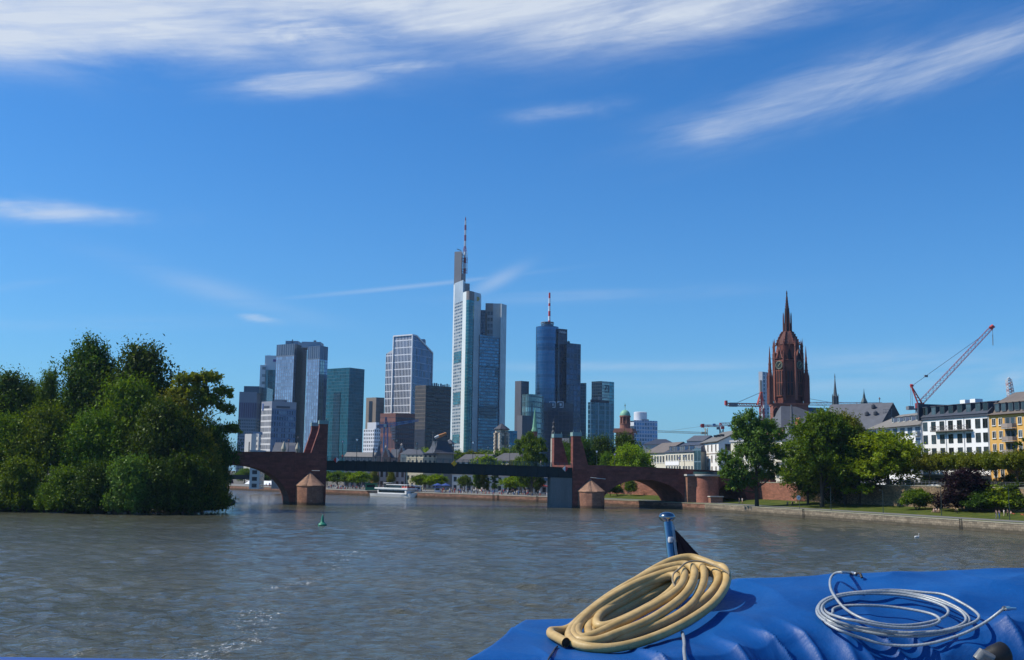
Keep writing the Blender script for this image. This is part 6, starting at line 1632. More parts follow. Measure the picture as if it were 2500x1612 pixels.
roofbox(r, 'plant_room', K5(1195, 1182), K5(1262, 1182), Y + 6, zt(K5(1200, 1184), Y), zT - .5, 8, DARKROOF)
# church spires in the old town
COPPER = plain('copper_green', (.16, .36, .22), .6, .18, .6); BRICK = plain('church_red', (.25, .09, .06), .85, .2, .5)
Y = 640; r = thing('church_tower', 'slim bright green copper spire on a red church tower among the trees', 'church tower')
cx, cy = xy(K5(240, 1295), Y); k = Y / FPX / 3.667
mb = MB(); mb.lathe([(33 * k, zt(K5(240, 1297), Y)), (31 * k, zt(K5(240, 1290), Y)), (22 * k, zt(K5(242, 1260), Y)), (.1, zt(K5(248, 1085), Y))], (cx, cy, 0), 8, phase=.3); mb.build('spire', COPPER, r)
mb = MB(); mb.lathe([(27 * k, 2), (27 * k, zt(K5(240, 1297), Y) - .01)], (cx, cy, 0), 4, phase=math.pi / 4 + .3); mb.build('tower', BRICK, r)
mb = MB(); zz0, zz1 = zt(K5(240, 1400), Y), zt(K5(240, 1330), Y); mb.box(cx - 9 * k, cx + 5 * k, cy - 20 * k, cy - 19 * k + .1, zz0, zz1); mb.build('window', plain('louvre_dark', (.03, .03, .03), .8), r)
Y = 560; r = thing('church_tower', 'dark slate lantern spire just behind the lower right pylon', 'church tower')
cx, cy = xy(K5(411, 1300), Y); k = Y / FPX / 3.667; SL = plain('slate_black', (.035, .037, .045), .6, .2, .6)
prof = [(26, 1360), (24, 1322), (21, 1300), (13, 1288), (15, 1275), (19, 1262), (12, 1252), (10, 1245), (10, 1232), (14, 1228), (13, 1218), (6, 1212), (4, 1205), (2.5, 1196), (.4, 1180)]
mb = MB(); mb.lathe([(a_ * k, zt(K5(411, y_), Y)) for a_, y_ in prof], (cx, cy, 0), 10); mb.build('spire', SL, r)
mb = MB(); mb.lathe([(27 * k, 2), (27 * k, zt(K5(411, 1360), Y) - .01)], (cx, cy, 0), 8); mb.build('tower', plain('tower_pale', (.4, .36, .3), .8, .1, .4), r)
Y = 620; r = thing('church_tower', 'red church tower with green copper dome and gold cross', 'church tower')
cx, cy = xy(K5(1049, 1250), Y); k = Y / FPX / 3.667; z_ = lambda y: zt(K5(1049, y), Y)
SRED = plain('sand_red', (.27, .12, .085), .85, .2, .4)
F = frame((cx, cy), (math.cos(-.35), math.sin(-.35)))
mb = MB(); mb.box(-68 * k, 68 * k, -60 * k, 60 * k, 2, z_(1312), F); mb.box(-90 * k, 90 * k, -80 * k, 80 * k, z_(1310), z_(1290), F); mb.box(-82 * k, 82 * k, -74 * k, 74 * k, z_(1289.5), z_(1272), F); mb.build('base', SRED, r)
mb = MB(); mb.lathe([(48 * k, z_(1271)), (47 * k, z_(1235))], (cx, cy, 0), 16); mb.lathe([(50 * k, z_(1234)), (50 * k, z_(1228))], (cx, cy, 0), 16); mb.lathe([(28 * k, z_(1227)), (28 * k, z_(1170))], (cx, cy, 0), 12); mb.build('drum', SRED, r)
for i in range(8):
 a_ = i * math.pi / 4 + .2; mb = MB(); mb.lathe([(9 * k, z_(1227.5)), (8 * k, z_(1170))], (cx + 40 * k * math.cos(a_), cy + 40 * k * math.sin(a_), 0), 8); mb.build('column', SRED, r)
mb = MB(); mb.lathe([(50 * k, z_(1169.5)), (51 * k, z_(1158)), (46 * k, z_(1156))], (cx, cy, 0), 20); mb.build('cornice', SRED, r)
mb = MB(); mb.lathe([(47 * k * math.cos(t), z_(1155.5 - 52 * math.sin(t))) for t in [i / 8 * math.pi / 2 for i in range(8)]] + [(3 * k, z_(1103)), (2 * k, z_(1085))], (cx, cy, 0), 20); mb.build('dome', plain('dome_green', (.20, .44, .30), .55, .15, .5), r, smooth=50)
mb = MB(); mb.box(cx - 2.2 * k, cx + 2.2 * k, cy - .1, cy + .1, z_(1086), z_(1048)); mb.box(cx - 9 * k, cx + 9 * k, cy - .12, cy + .12, z_(1068), z_(1064)); mb.build('cross', plain('gold', (.45, .33, .10), .35, .1, 1, metal=.6), r)
# the cathedral
Y = 520; k = Y / FPX / 3.667; CXP = 604
cat_ = thing('cathedral', 'dark red gothic cathedral with domed spire, clock faces and slate roofs', 'cathedral')
cx, cy = xy(K6(CXP, 900), Y); zk = lambda y: zt(K6(CXP, y), Y)
RS = plain('dom_red', (.155, .05, .04), .9, .35, .35, bump=.1); RSD = plain('dom_dark', (.035, .020, .024), .9, .3, .4); RSL = plain('dom_lit', (.25, .095, .07), .9, .25, .4)  # RSL is RS lightened, sunlit highlight put into the colour
PH = math.radians(-90 - 7)              # a face centre looks toward the river at this bearing
def octo(r0, r1, y0, y1, n=8): return [(r0 / math.cos(math.pi / n), zk(y0)), (r1 / math.cos(math.pi / n), zk(y1))]
mb = MB(); mb.lathe([(128 * k, zk(1100)), (126 * k, zk(1040)), (121 * k, zk(1030)), (117 * k, zk(700)), (104 * k, zk(690)), (98 * k, zk(560))], (cx, cy, 0), 8, phase=PH + math.pi / 8); oct_ = mb.build('octagon', RS, cat_)
FB = frame((cx, cy), (math.cos(math.radians(-7)), math.sin(math.radians(-7))))
mb = MB(); mb.box(-150 * k, 150 * k, -150 * k, 150 * k, 2, zk(1104), FB); mb.box(-156 * k, 156 * k, -156 * k, 156 * k, zk(1103), zk(1090), FB); mb.build('base', plain('dom_base', (.24, .085, .06), .9, .25, .35), cat_)
FBL = frame((cx, cy), (math.cos(math.radians(-52)), math.sin(math.radians(-52))))
for i in range(8):
 a_ = PH + math.pi / 8 + i * math.pi / 4; R_ = 124 * k / math.cos(math.pi / 8) * .985
 mb = MB(); px_, py_ = cx + R_ * math.cos(a_), cy + R_ * math.sin(a_)
 mb.lathe([(15 * k, zk(1060)), (13 * k, zk(830)), (11 * k, zk(820)), (10 * k, zk(640)), (7 * k, zk(632)), (6 * k, zk(585)), (9 * k, zk(580)), (5 * k, zk(556)), (.5 * k, zk(505))], (px_, py_, 0), 6); mb.build('pinnacle', RS if i % 2 else RSL, cat_)
 fa = PH + i * math.pi / 4
 F = lambda X, b, Z, fa=fa: (cx + (121 * k + b) * math.cos(fa) - X * math.sin(fa), cy + (121 * k + b) * math.sin(fa) + X * math.cos(fa), Z)
 for s_ in (-1, 1):
  mb = MB(); mb.box(s_ * 16 * k - 8 * k, s_ * 16 * k + 8 * k, -4 * k, 3 * k, zk(1015), zk(815), F); mb.mesh([F(s_ * 16 * k - 8 * k, 3 * k, zk(815)), F(s_ * 16 * k + 8 * k, 3 * k, zk(815)), F(s_ * 16 * k, 3 * k, zk(790))], [(0, 1, 2)]); mb.build('lancet', RSD, cat_)  # flat dark panels, shade of the window recess put into the colour
 mb = MB(); mb.box(-17 * k, 17 * k, -30 * k, -8 * k, zk(690), zk(635), F); mb.mesh([F(-17 * k, -8 * k, zk(635)), F(17 * k, -8 * k, zk(635)), F(0, -8 * k, zk(600))], [(0, 1, 2)])
 mb.build('lancet', RSD, cat_)  # upper panel, recess shade put into the colour as well
 mb = MB()                            # mullions, gable and band courses standing proud
 for X in (-27, 0, 27): mb.box((X - 3) * k, (X + 3) * k, 0, 6 * k, zk(1020), zk(800), F)
 for y in (1022, 905, 795, 708): mb.box(-42 * k, 42 * k, 0, 5 * k, zk(y + 3), zk(y - 3), F)
 for s_ in (-1, 1): mb.mesh([F(s_ * 40 * k, 4 * k, zk(690)), F(s_ * 30 * k, 4 * k, zk(690)), F(0, 2 * k, zk(596)), F(0, 2 * k, zk(572)), F(s_ * 40 * k, -8 * k, zk(690)), F(0, -8 * k, zk(572))], [(0, 1, 2, 3) if s_ < 0 else (3, 2, 1, 0), (0, 3, 5, 4)])
 mb.lathe([(5 * k, zk(585)), (4 * k, zk(555)), (6 * k, zk(550)), (1 * k, zk(520))], F(0, -2 * k, 0), 5)
 mb.build('tracery', RSL if i % 2 else RS, cat_)
 for X, wd in ((-44, 6), (44, 6)): pass
 if i in (7, 1):                      # clock faces
  mb = MB(); cz_ = zk(748);
  mb.lathe([(38 * k, 0), (38 * k, 4 * k), (30 * k, 4.2 * k), (30 * k, .5 * k)], n=28, F=lambda a2, b2, c2, F=F: F(a2, 4 * k + c2, cz_ + b2))
  for h in range(12):
   t = h * math.pi / 6; mb.lathe([(4 * k, 0), (3 * k, 3 * k)], n=6, F=lambda a2, b2, c2, F=F, t=t: F(a2 + 33 * k * math.sin(t), 8 * k + c2, cz_ + b2 + 33 * k * math.cos(t)))
  cl = mb.build('clock_face', plain('clock_ring', (.19, .21, .16), .5, .15, 1), cat_)
  mb = MB(); mb.lathe([(29.5 * k, 0), (29 * k, .8 * k)], n=24, F=lambda a2, b2, c2, F=F: F(a2, 4 * k + c2, cz_ + b2)); mb.build('clock_disc', plain('clock_black', (.02, .03, .025), .4), cl)
  mb = MB()
  for t, L in ((.75, 26), (3.9, 17)): mb.beam(F(0, 7 * k, cz_), F(L * k * math.sin(t), 7 * k, cz_ + L * k * math.cos(t)), 2.2 * k)
  mb.build('clock_hands', plain('clock_gold', (.55, .48, .25), .4), cl)
dome = [(96, 562), (91, 545), (82, 520), (70, 495), (57, 470), (45, 452), (37, 440)]
mb = MB(); mb.lathe([(a_ * k / math.cos(math.pi / 8), zk(y_)) for a_, y_ in dome], (cx, cy, 0), 8, phase=PH + math.pi / 8); dm = mb.build('dome', plain('dom_cap', (.125, .055, .048), .9, .25, .4), cat_)
for i in range(8):
 a_ = PH + math.pi / 8 + i * math.pi / 4; mb = MB(); pts = [(cx + (q + 3) * k * 1.08 * math.cos(a_), cy + (q + 3) * k * 1.08 * math.sin(a_), zk(y_)) for q, y_ in dome]
 mb.tube(pts, 4.5 * k, 5)
 for p in pts[:-1]: mb.lathe([(4 * k, -4 * k), (7 * k, 3 * k), (1 * k, 10 * k)], (p[0] + 5 * k * math.cos(a_), p[1] + 5 * k * math.sin(a_), p[2]), 5)
 mb.build('rib', RS, dm)
mb = MB(); mb.lathe([(38 * k, zk(442)), (37 * k, zk(370)), (26 * k, zk(365)), (24 * k, zk(290)), (20 * k, zk(240)), (23 * k, zk(237)), (16 * k, zk(228)), (10 * k, zk(165)), (4.5 * k, zk(105)), (7 * k, zk(100)), (7 * k, zk(92)), (2.5 * k, zk(86)), (5 * k, zk(82)), (1 * k, zk(72))], (cx, cy, 0), 8, phase=PH + math.pi / 8); la = mb.build('lantern', RSD, cat_)
for i in range(8):
 a_ = PH + math.pi / 8 + i * math.pi / 4; mb = MB(); R_ = 37 * k
 mb.lathe([(6 * k, zk(445)), (5 * k, zk(330)), (4 * k, zk(300)), (.5 * k, zk(268))], (cx + R_ * math.cos(a_), cy + R_ * math.sin(a_), 0), 5)
 for y_, q in ((215, 15), (190, 12.5), (165, 10), (140, 8)): mb.lathe([(2 * k, -3 * k), (3.4 * k, 2 * k), (.5 * k, 6 * k)], (cx + q * k * math.cos(a_), cy + q * k * math.sin(a_), zk(y_)), 4)
 mb.build('turret', RS, la)
for sx, X, top_ in ((-1, 440, 585), (1, 766, 580)):
 for back in (0, 1):
  q = xy(K6(X, 900), Y + (-6 if not back else 22));
  if back: q = xy(K6(X - sx * 60, 900), Y + 24)
  z2_ = lambda y: zt(K6(X, y), Y)
  mb = MB(); mb.lathe([(27 * k, z2_(1100)), (25 * k, z2_(960)), (21 * k, z2_(955)), (20 * k, z2_(850)), (22 * k, z2_(846)), (17 * k, z2_(835)), (13 * k, z2_(770)), (8 * k, z2_(690)), (4 * k, z2_(620)), (1 * k, z2_(top_))], (q[0], q[1], 0), 8); tt = mb.build('corner_turret', RS, cat_)
  mb = MB()
  for j in range(6):
   a_ = j * math.pi / 3; mb.lathe([(5 * k, z2_(1090)), (4.5 * k, z2_(870)), (.6 * k, z2_(815))], (q[0] + 24 * k * math.cos(a_), q[1] + 24 * k * math.sin(a_), 0), 5)
   for y_, rr in ((800, 15), (745, 12), (690, 8)): mb.lathe([(2 * k, -3 * k), (3.5 * k, 2 * k), (.5 * k, 6 * k)], (q[0] + rr * k * math.cos(a_), q[1] + rr * k * math.sin(a_), z2_(y_)), 4)
  mb.build('shaft_ring', RSL if sx < 0 else RS, tt)  # left turrets take the lightened stone, sunlight painted into the colour
mb = MB()
for X0, X1, y in ((452, 478, 684), (722, 745, 690)): mb.beam(tuple(at(*K6(X0, y), Y - 2)), tuple(at(*K6(X1, y), Y - 1)), 3 * k)
mb.build('gargoyle', RSD, oct_)
mb = MB()
for (X0, X1, y) in ((443, 478, 648), (443, 478, 724), (732, 766, 640), (730, 766, 720)): mb.beam(tuple(at(*K6(X0, y), Y - 3)), tuple(at(*K6(X1, y), Y - 3)), .9 * k)
mb.build('tie_bar', RSD, oct_)
p = at(*K6(498, 1200), Y - 8.2); F = frame((p.x, p.y), (math.cos(math.radians(-7)), math.sin(math.radians(-7))))
mb = MB(); mb.box(-24 * k, 24 * k, 0, .12, zk(1215), zk(1160), F); mb.mesh([F(-24 * k, .12, zk(1160)), F(24 * k, .12, zk(1160)), F(0, .12, zk(1130))], [(0, 1, 2)]); mb.build('window', RSD, cat_)
mb = MB(); mb.tube([F(-29 * k, .2, zk(1215)), F(-29 * k, .2, zk(1165)), F(-17 * k, .2, zk(1138)), F(0, .2, zk(1124)), F(17 * k, .2, zk(1138)), F(29 * k, .2, zk(1165)), F(29 * k, .2, zk(1215))], 4 * k, 5)
for X in (-8, 8): mb.beam(F(X * k, .2, zk(1215)), F(X * k, .2, zk(1150)), 2 * k)
mb.build('window_tracery', RSL, cat_)
SLATE = plain('slate_roof', (.105, .11, .125), .65, .2, .5, bump=.03); SLATE_D = plain('slate_roof_dark', (.055, .06, .075), .65, .25, .5, bump=.03)
Yr = 500
rl, rr_ = at(*K6(576, 1096), Yr), at(*K6(1045, 1108), Yr + 14); el, er = at(*K6(520, 1300), Yr - 6), at(*K6(1045, 1300), Yr - 6)
mb = MB(); zE = el.z; zRg = rl.z
V = [(el.x, el.y - 4, zE), (er.x, er.y - 4, zE), (er.x, er.y + 30, zE), (el.x, el.y + 30, zE), (rl.x, rl.y + 8, zRg), (er.x, rr_.y + 4, zRg)]
mb.mesh(V, [(0, 1, 5, 4), (2, 3, 4, 5), (3, 0, 4), (1, 2, 5)]); mb.build('nave_roof', SLATE, cat_)
mb = MB(); mb.box(el.x + 1, er.x - 1, el.y - 3, el.y + 29, 2, zE - .01); mb.build('nave_wall', SRED, cat_)
q = at(*K6(634, 1285), Yr - 9); mb = MB(); mb.lathe([(19 * k, zt(K6(634, 1285), Yr - 9)), (.4, zt(K6(634, 1095), Yr - 9))], (q.x, q.y, 0), 6, phase=.3); mb.build('stair_spire', SLATE, cat_)
mb = MB(); mb.lathe([(18 * k, 2), (18 * k, zt(K6(634, 1286), Yr - 9))], (q.x, q.y, 0), 6, phase=.3); mb.build('stair_turret', SRED, cat_)
q = at(*K6(708, 1290), Yr - 9); z0_, z1_ = zt(K6(708, 1292), Yr - 9), zt(K6(708, 1208), Yr - 9); mb = MB(); mb.mesh([(q.x - 28 * k, q.y, z0_), (q.x + 28 * k, q.y, z0_), (q.x, q.y, z1_), (q.x - 28 * k, q.y + 6, z0_), (q.x + 28 * k, q.y + 6, z0_), (q.x, q.y + 6, z1_)], [(0, 1, 2), (1, 4, 5, 2), (3, 0, 2, 5)]); mb.build('gable', plain('gable_red', (.36, .13, .09), .85, .15, .5), cat_)
mb = MB(); a, b_ = at(*K6(606, 1288), Yr - 16), at(*K6(735, 1288), Yr - 16); mb.box(a.x, b_.x, a.y, a.y + 8, 2, a.z); mb.build('sacristy', plain('sacristy_grey', (.20, .22, .25), .7, .1, .2), cat_)
q = at(*K6(1026, 1100), Yr + 8); zq = lambda y: zt(K6(1026, y), Yr + 8)
mb = MB(); mb.lathe([(27 * k, zq(1150)), (25 * k, zq(1100)), (28 * k, zq(1098)), (24 * k, zq(1090)), (22 * k, zq(1025)), (26 * k, zq(1022)), (17 * k, zq(1010)), (8 * k, zq(920)), (3 * k, zq(855)), (5 * k, zq(850)), (1 * k, zq(815))], (q.x, q.y, 0), 8); fl = mb.build('fleche', plain('fleche_lead', (.085, .10, .115), .6, .2, .6), cat_)
mb = MB()
for j in range(8):
 a_ = j * math.pi / 4; mb.lathe([(3.5 * k, zq(1095)), (3 * k, zq(1020)), (.4 * k, zq(995))], (q.x + 26 * k * math.cos(a_), q.y + 26 * k * math.sin(a_), 0), 5)
mb.build('pinnacle', plain('fleche_lead', (.085, .10, .115)), fl)
Y = 900; r = bld('slim white apartment tower peeking out left behind the cathedral')
P = corner_plan((K6(337, 803), Y + 6), (K6(371, 797), Y), (K6(430, 800), Y + 18)); zT = zt(K6(371, 798), Y)
MB().prism(P[:2], 2, zT - 30, (30, 5.2), caps=False, close=False).build('balcony_front', facade('fa_restow', (.66, .65, .64), (.22, .22, .22), .12, .5, .1, .3, .3), r)
MB().prism(P[:2], zT - 30 + .01, zT, caps=False, close=False).build('upper_front', WHT_P, r)
mb = MB().prism(P[1:] + [P[0]], 2, zT, (4.5, 3.2), caps=False, close=False); mb.face([(p[0], p[1], zT) for p in P]); mb.build('side', facade('fa_resside', (.42, .47, .54), (.06, .10, .16), .5, .3, .3, .2, .4), r)
a, b_ = f(P[0], P[1], .35), f(P[0], P[1], .75); MB().prism([(a[0], a[1] - .3), (b_[0], b_[1] - .3), b_, a], zT - 24, zT - 7).build('window', plain('slot_dark', (.12, .11, .1), .5), r)
# cranes
CR_RED = plain('crane_red', (.45, .05, .045), .5, .15, .5); CR_WH = plain('crane_white', (.60, .60, .60), .5, .1, .5); CR_GR = plain('crane_grey', (.16, .17, .19), .6, .2, .5); CR_BL = plain('crane_blue', (.035, .14, .36), .5, .15, .5); CR_YE = plain('crane_cream', (.55, .46, .30), .6, .12, .5); CR_OR = plain('crane_orange', (.50, .20, .07), .6, .15, .5)
def banded(root, name, p0, p1, w0, w1, n, r_, cols):
 p0, p1 = Vector(p0), Vector(p1)
 mbs = [MB() for _ in cols]
 for i in range(n):
  lattice(mbs[i % len(cols)], p0.lerp(p1, i / n), p0.lerp(p1, (i + 1) / n), w0 + (w1 - w0) * i / n, w0 + (w1 - w0) * (i + 1) / n, 3, r_)
 for m_, c in zip(mbs, cols): m_.build(name, c, root)
Y = 430; r = thing('luffing_crane', 'tall red luffing crane with raised boom over the hotel roof', 'crane')
c7 = lambda x, y, d=0: at(*K7(x, y), Y + d)
banded(r, 'boom', c7(905, 915), c7(1680, 90), 1.7, 1.2, 10, .085, [plain('crane_pink', (.46, .10, .10), .5)])
mb = MB(); mb.tube([c7(1668, 98), c7(1690, 78), c7(1700, 96)], .9, 6); mb.build('boom_head', CR_RED, r)
for d in (-1.2, 1.2):
 mb = MB(); mb.beam(c7(792, 738, d), c7(862, 925, d), .3); mb.beam(c7(795, 738, d), c7(905, 920, d), .26)
 for k in range(5):
  t = .15 + k * .18; mb.beam(c7(792 + 70 * t, 738 + 187 * t, d), c7(795 + 110 * t, 738 + 182 * t, d), .16)
 mb.build('a_frame', CR_RED, r)
mb = MB(); mb.tube([c7(782, 735), c7(800, 733), c7(806, 745)], .7, 6); mb.build('a_frame_head', CR_RED, r)
mb = MB(); mb.beam(c7(800, 735), c7(1538, 210), .10); mb.beam(c7(797, 745), c7(804, 950), .07); mb.beam(c7(783, 745), c7(785, 965), .07); mb.build('stay_cable', CR_GR, r)
mb = MB(); p = c7(955, 627); mb.box(p.x - .6, p.x + .6, p.y - .4, p.y + .4, p.z - .4, p.z + .4); mb.build('cable_block', CR_GR, r)
a, b_ = c7(748, 960), c7(808, 1000); mb = MB(); mb.box(a.x, b_.x, Y - 1.6, Y + 1.6, b_.z, a.z); mb.build('counterweight', CR_GR, r)
a, b_ = c7(806, 985), c7(900, 1000); mb = MB(); mb.box(a.x, b_.x, Y - 1.2, Y + 1.2, b_.z, a.z); mb.build('machine_deck', CR_GR, r)
a, b_ = c7(848, 925), c7(922, 982); mb = MB(); mb.box(a.x, b_.x, Y - 1.6, Y + 1.6, b_.z, a.z); mb.beam(c7(895, 905), c7(935, 985), .3); mb.build('slewing_cab', plain('cab_red', (.22, .04, .045), .5, .2, 1), r)
mb = MB(); p = c7(885, 985); lattice(mb, (p.x, p.y, 2), (p.x, p.y, p.z), 2.2, 2.2, 14, .18, Vector((0, 1, 0))); mb.build('mast', CR_RED, r)
mb = MB(); mb.beam(c7(1690, 95), c7(1695, 290), .09); mb.beam(c7(1692, 170), c7(1695, 285), .16); mb.build('hook_line', CR_GR, r)
Y = 400; r = thing('luffing_crane', 'thin pale crane boom top sticking up behind the yellow house roof', 'crane')
banded(r, 'boom', at(*K7(1900, 900), Y), at(*K7(1868, 665), Y), 2.0, 1.5, 7, .13, [CR_WH, plain('crane_pale_red', (.50, .30, .27), .5)])
mb = MB(); mb.tube([at(*K7(x, y), Y) for x, y in ((1862, 680), (1858, 652), (1870, 645), (1884, 656), (1884, 680))], .28, 6); mb.build('boom_head', CR_WH, r)
mb = MB(); p = at(*K7(1902, 905), Y); lattice(mb, (p.x, p.y, 2), (p.x, p.y, p.z), 2, 2, 8, .15, Vector((0, 1, 0))); mb.build('mast', CR_WH, r)
Y = 640; r = thing('tower_crane', 'red and white tower crane whose jib passes behind the cathedral', 'crane')
c6 = lambda x, y, d=0: at(*K6(x, y), Y + d)
banded(r, 'counter_jib', c6(45, 1092), c6(372, 1098), 1.6, 1.6, 5, .26, [CR_RED])
a, b_ = c6(36, 1058), c6(56, 1098); mb = MB(); mb.box(a.x, b_.x, Y - 1.5, Y + 1.5, b_.z, a.z); mb.build('end_box', CR_RED, r)
a, b_ = c6(78, 1076), c6(148, 1112); mb = MB(); mb.box(a.x, b_.x, Y - 1.6, Y + 1.6, b_.z, a.z); mb.build('counterweight', CR_GR, r)
mb = MB(); lattice(mb, c6(345, 1100), c6(362, 980), 2.6, .8, 5, .3, Vector((0, 1, 0))); mb.beam(c6(362, 980), c6(390, 1100), .35); mb.build('apex', CR_RED, r)
mb = MB(); mb.beam(c6(362, 982), c6(150, 1074), .18); mb.beam(c6(362, 982), c6(820, 1045), .14); mb.beam(c6(820, 1045), c6(1000, 1078), .14); mb.build('tie_bar', CR_GR, r)
banded(r, 'jib', c6(372, 1084), c6(1440, 1088), 1.8, 1.5, 18, .17, [CR_WH, CR_WH, plain('crane_pale_red', (.50, .30, .27))])
mb = MB(); p = c6(366, 1100); lattice(mb, (p.x, p.y, 2), (p.x, p.y, p.z), 2.2, 2.2, 16, .24, Vector((0, 1, 0))); mb.build('mast', CR_RED, r)
a, b_ = c6(372, 1100), c6(392, 1128); mb = MB(); mb.box(a.x, b_.x, Y - 3, Y - 1.2, b_.z, a.z); mb.build('cab', CR_WH, r)
Y = 560; r = thing('tower_crane', 'red and white crane with slewing cab just above the white gabled house', 'crane')
c8 = lambda x, y, d=0: at(*K8(x, y), Y + d)
banded(r, 'counter_jib', c8(1872, 226), c8(2150, 228), .9, .9, 6, .15, [CR_RED, CR_WH])
for X0, X1, y0, y1, m_ in ((1888, 1928, 200, 252, CR_RED), (2050, 2085, 198, 226, CR_BL)):
 a, b_ = c8(X0, y0), c8(X1, y1); mb = MB(); mb.box(a.x, b_.x, Y - .8, Y + .8, b_.z, a.z); mb.build('counterweight', m_, r)
mb = MB(); lattice(mb, c8(2165, 232), c8(2150, 188), 1.2, .5, 2, .16, Vector((0, 1, 0))); mb.beam(c8(2140, 188), c8(2205, 188), .2); mb.build('apex', CR_RED, r)
banded(r, 'jib', c8(2140, 205), c8(3050, 190), 1.3, 1.0, 12, .14, [CR_WH, plain('crane_pale_red', (.50, .30, .27))])
for X0, X1, y0, y1, m_ in ((2105, 2145, 246, 278, CR_GR), (2165, 2205, 232, 272, CR_RED), (2260, 2310, 215, 238, CR_GR)):
 a, b_ = c8(X0, y0), c8(X1, y1); mb = MB(); mb.box(a.x, b_.x, Y - 1, Y + 1, b_.z, a.z); mb.build('cab' if m_ is CR_RED else 'machine_box', m_, r)
mb = MB(); p = c8(2170, 275); lattice(mb, (p.x, p.y, 2), (p.x, p.y, p.z), 1.6, 1.6, 12, .18, Vector((0, 1, 0))); mb.build('mast', CR_GR, r)
Y = 720; r = thing('tower_crane', 'thin cream crane jib over the dark roofs right of the white drum office', 'crane')
banded(r, 'jib', at(*K8(1285, 305), Y), at(*K8(1960, 330), Y), 1.1, 1.1, 14, .10, [CR_YE])
mb = MB(); mb.beam(at(*K8(1480, 292), Y), at(*K8(1905, 232), Y), .08); mb.beam(at(*K8(1905, 232), Y), at(*K8(1965, 322), Y), .12); mb.build('tie_bar', CR_YE, r)
a, b_ = at(*K8(1890, 310), Y), at(*K8(1965, 345), Y); mb = MB(); mb.box(a.x, b_.x, Y - .7, Y + .7, b_.z, a.z); mb.build('counterweight', CR_YE, r)
mb = MB(); p = at(*K8(1960, 345), Y); lattice(mb, (p.x, p.y, 2), (p.x, p.y, at(*K8(1960, 255), Y).z), 1.5, 1.5, 18, .13, Vector((0, 1, 0))); mb.build('mast', CR_YE, r)
Y = 700; r = thing('tower_crane', 'blue tower crane before the red brown office block', 'crane')
c3 = lambda x, y, d=0: at(*K3(x, y), Y + d)
p = c3(365, 1375); q = c3(362, 1165)
mb = MB(); lattice(mb, (q.x, q.y, 2), tuple(q), 2.4, 2.2, 10, .22, Vector((0, 1, 0))); mb.build('mast', CR_BL, r)
banded(r, 'jib', c3(375, 1138), c3(712, 1085), 2.0, 1.0, 9, .15, [CR_BL, plain('crane_pale_blue', (.16, .28, .46), .5)])
banded(r, 'counter_jib', c3(268, 1150), c3(360, 1142), 1.8, 1.8, 3, .2, [CR_BL])
mb = MB(); lattice(mb, c3(362, 1165), c3(362, 1050), 1.8, .5, 5, .25, Vector((0, 1, 0))); mb.build('apex', plain('crane_navy', (.02, .06, .16), .5), r)
a, b_ = c3(345, 1128), c3(372, 1160); mb = MB(); mb.box(a.x, b_.x, Y - 3.6, Y - 1.7, b_.z, a.z); mb.build('cab', plain('cab_pale', (.35, .42, .42), .4), r)
a, b_ = c3(264, 1140), c3(292, 1162); mb = MB(); mb.box(a.x, b_.x, Y - 1.6, Y + 1.6, b_.z, a.z); mb.build('counterweight', CR_GR, r)
Y = 560; r = thing('loading_crane', 'small orange and white crane arm above the steep slate tower roof', 'crane')
mb = MB(); mb.tube([c3(890, 1272, -140), c3(945, 1250, -140), c3(1010, 1222, -140)], [.35, .62, .42], 6); mb.build('arm', CR_OR, r)
mb = MB(); mb.tube([c3(885, 1272, -141), c3(930, 1252, -141)], [.38, .5], 6); mb.build('arm_foot', CR_WH, r)
mb = MB()
for p0, p1 in (((865, 1205), (865, 1330)), ((865, 1205), (935, 1188)), ((935, 1188), (1010, 1215)), ((865, 1210), (915, 1258))): mb.beam(c3(*p0, -140), c3(*p1, -140), .065)
p = c3(865, 1330, -140); mb.beam((p.x, p.y, p.z - 4), tuple(p), .08); mb.build('gantry', CR_GR, r)
# houses
PANE = glass_mat('window_pane', (.035, .05, .06), .25, .08, .4)
WFR = plain('window_frame_white', (.66, .66, .65), .6, .08, 3); WFD = plain('window_frame_dark', (.07, .075, .08), .6, .15, 3)
def facade_frame(pl, Yl, pr, Yr):
 a, b = Vector(xy(pl, Yl)), Vector(xy(pr, Yr)); return frame(a, b - a), (b - a).length, a, (b - a).normalized()
def along(o, u, px, py):
 d = ray(px, py); return (d.x * o.y - d.y * o.x) / (d.y * u.x - d.x * u.y)
def windows(root, F, cols, rows, w_, h_, frame_m=WFR, fr=.09, sill=True, mull=1, skip=(), name='window'):
 o = Vector(F(0, 0, 0)); first = None
 for ci, a in enumerate(cols):
  for ri, c in enumerate(rows):
   if (ci, ri) in skip: continue
   ofs = Vector(F(a, 0, c)) - o
   if first is None:
    mb = MB(); mb.box(-w_ / 2, w_ / 2, -.1, .025, 0, h_, F); g = mb.build(name, PANE, root)
    mb = MB()
    for x0, x1, z0, z1 in ((-w_ / 2 - fr, -w_ / 2, -fr, h_ + fr), (w_ / 2, w_ / 2 + fr, -fr, h_ + fr), (-w_ / 2, w_ / 2, h_, h_ + fr), (-w_ / 2, w_ / 2, -fr, 0)): mb.box(x0, x1, -.1, .09, z0, z1, F)
    for k in range(mull): x = -w_ / 2 + w_ * (k + 1) / (mull + 1); mb.box(x - .035, x + .035, -.1, .06, 0, h_, F)
    if sill: mb.box(-w_ / 2 - .15, w_ / 2 + .15, -.1, .2, -fr - .08, -fr - .002, F)
    fo = mb.build('frame', frame_m, g); first = (g, fo)
   else:
    g = first[0].copy(); COL.objects.link(g); k = first[1].copy(); COL.objects.link(k); k.parent = g
   g.location = ofs
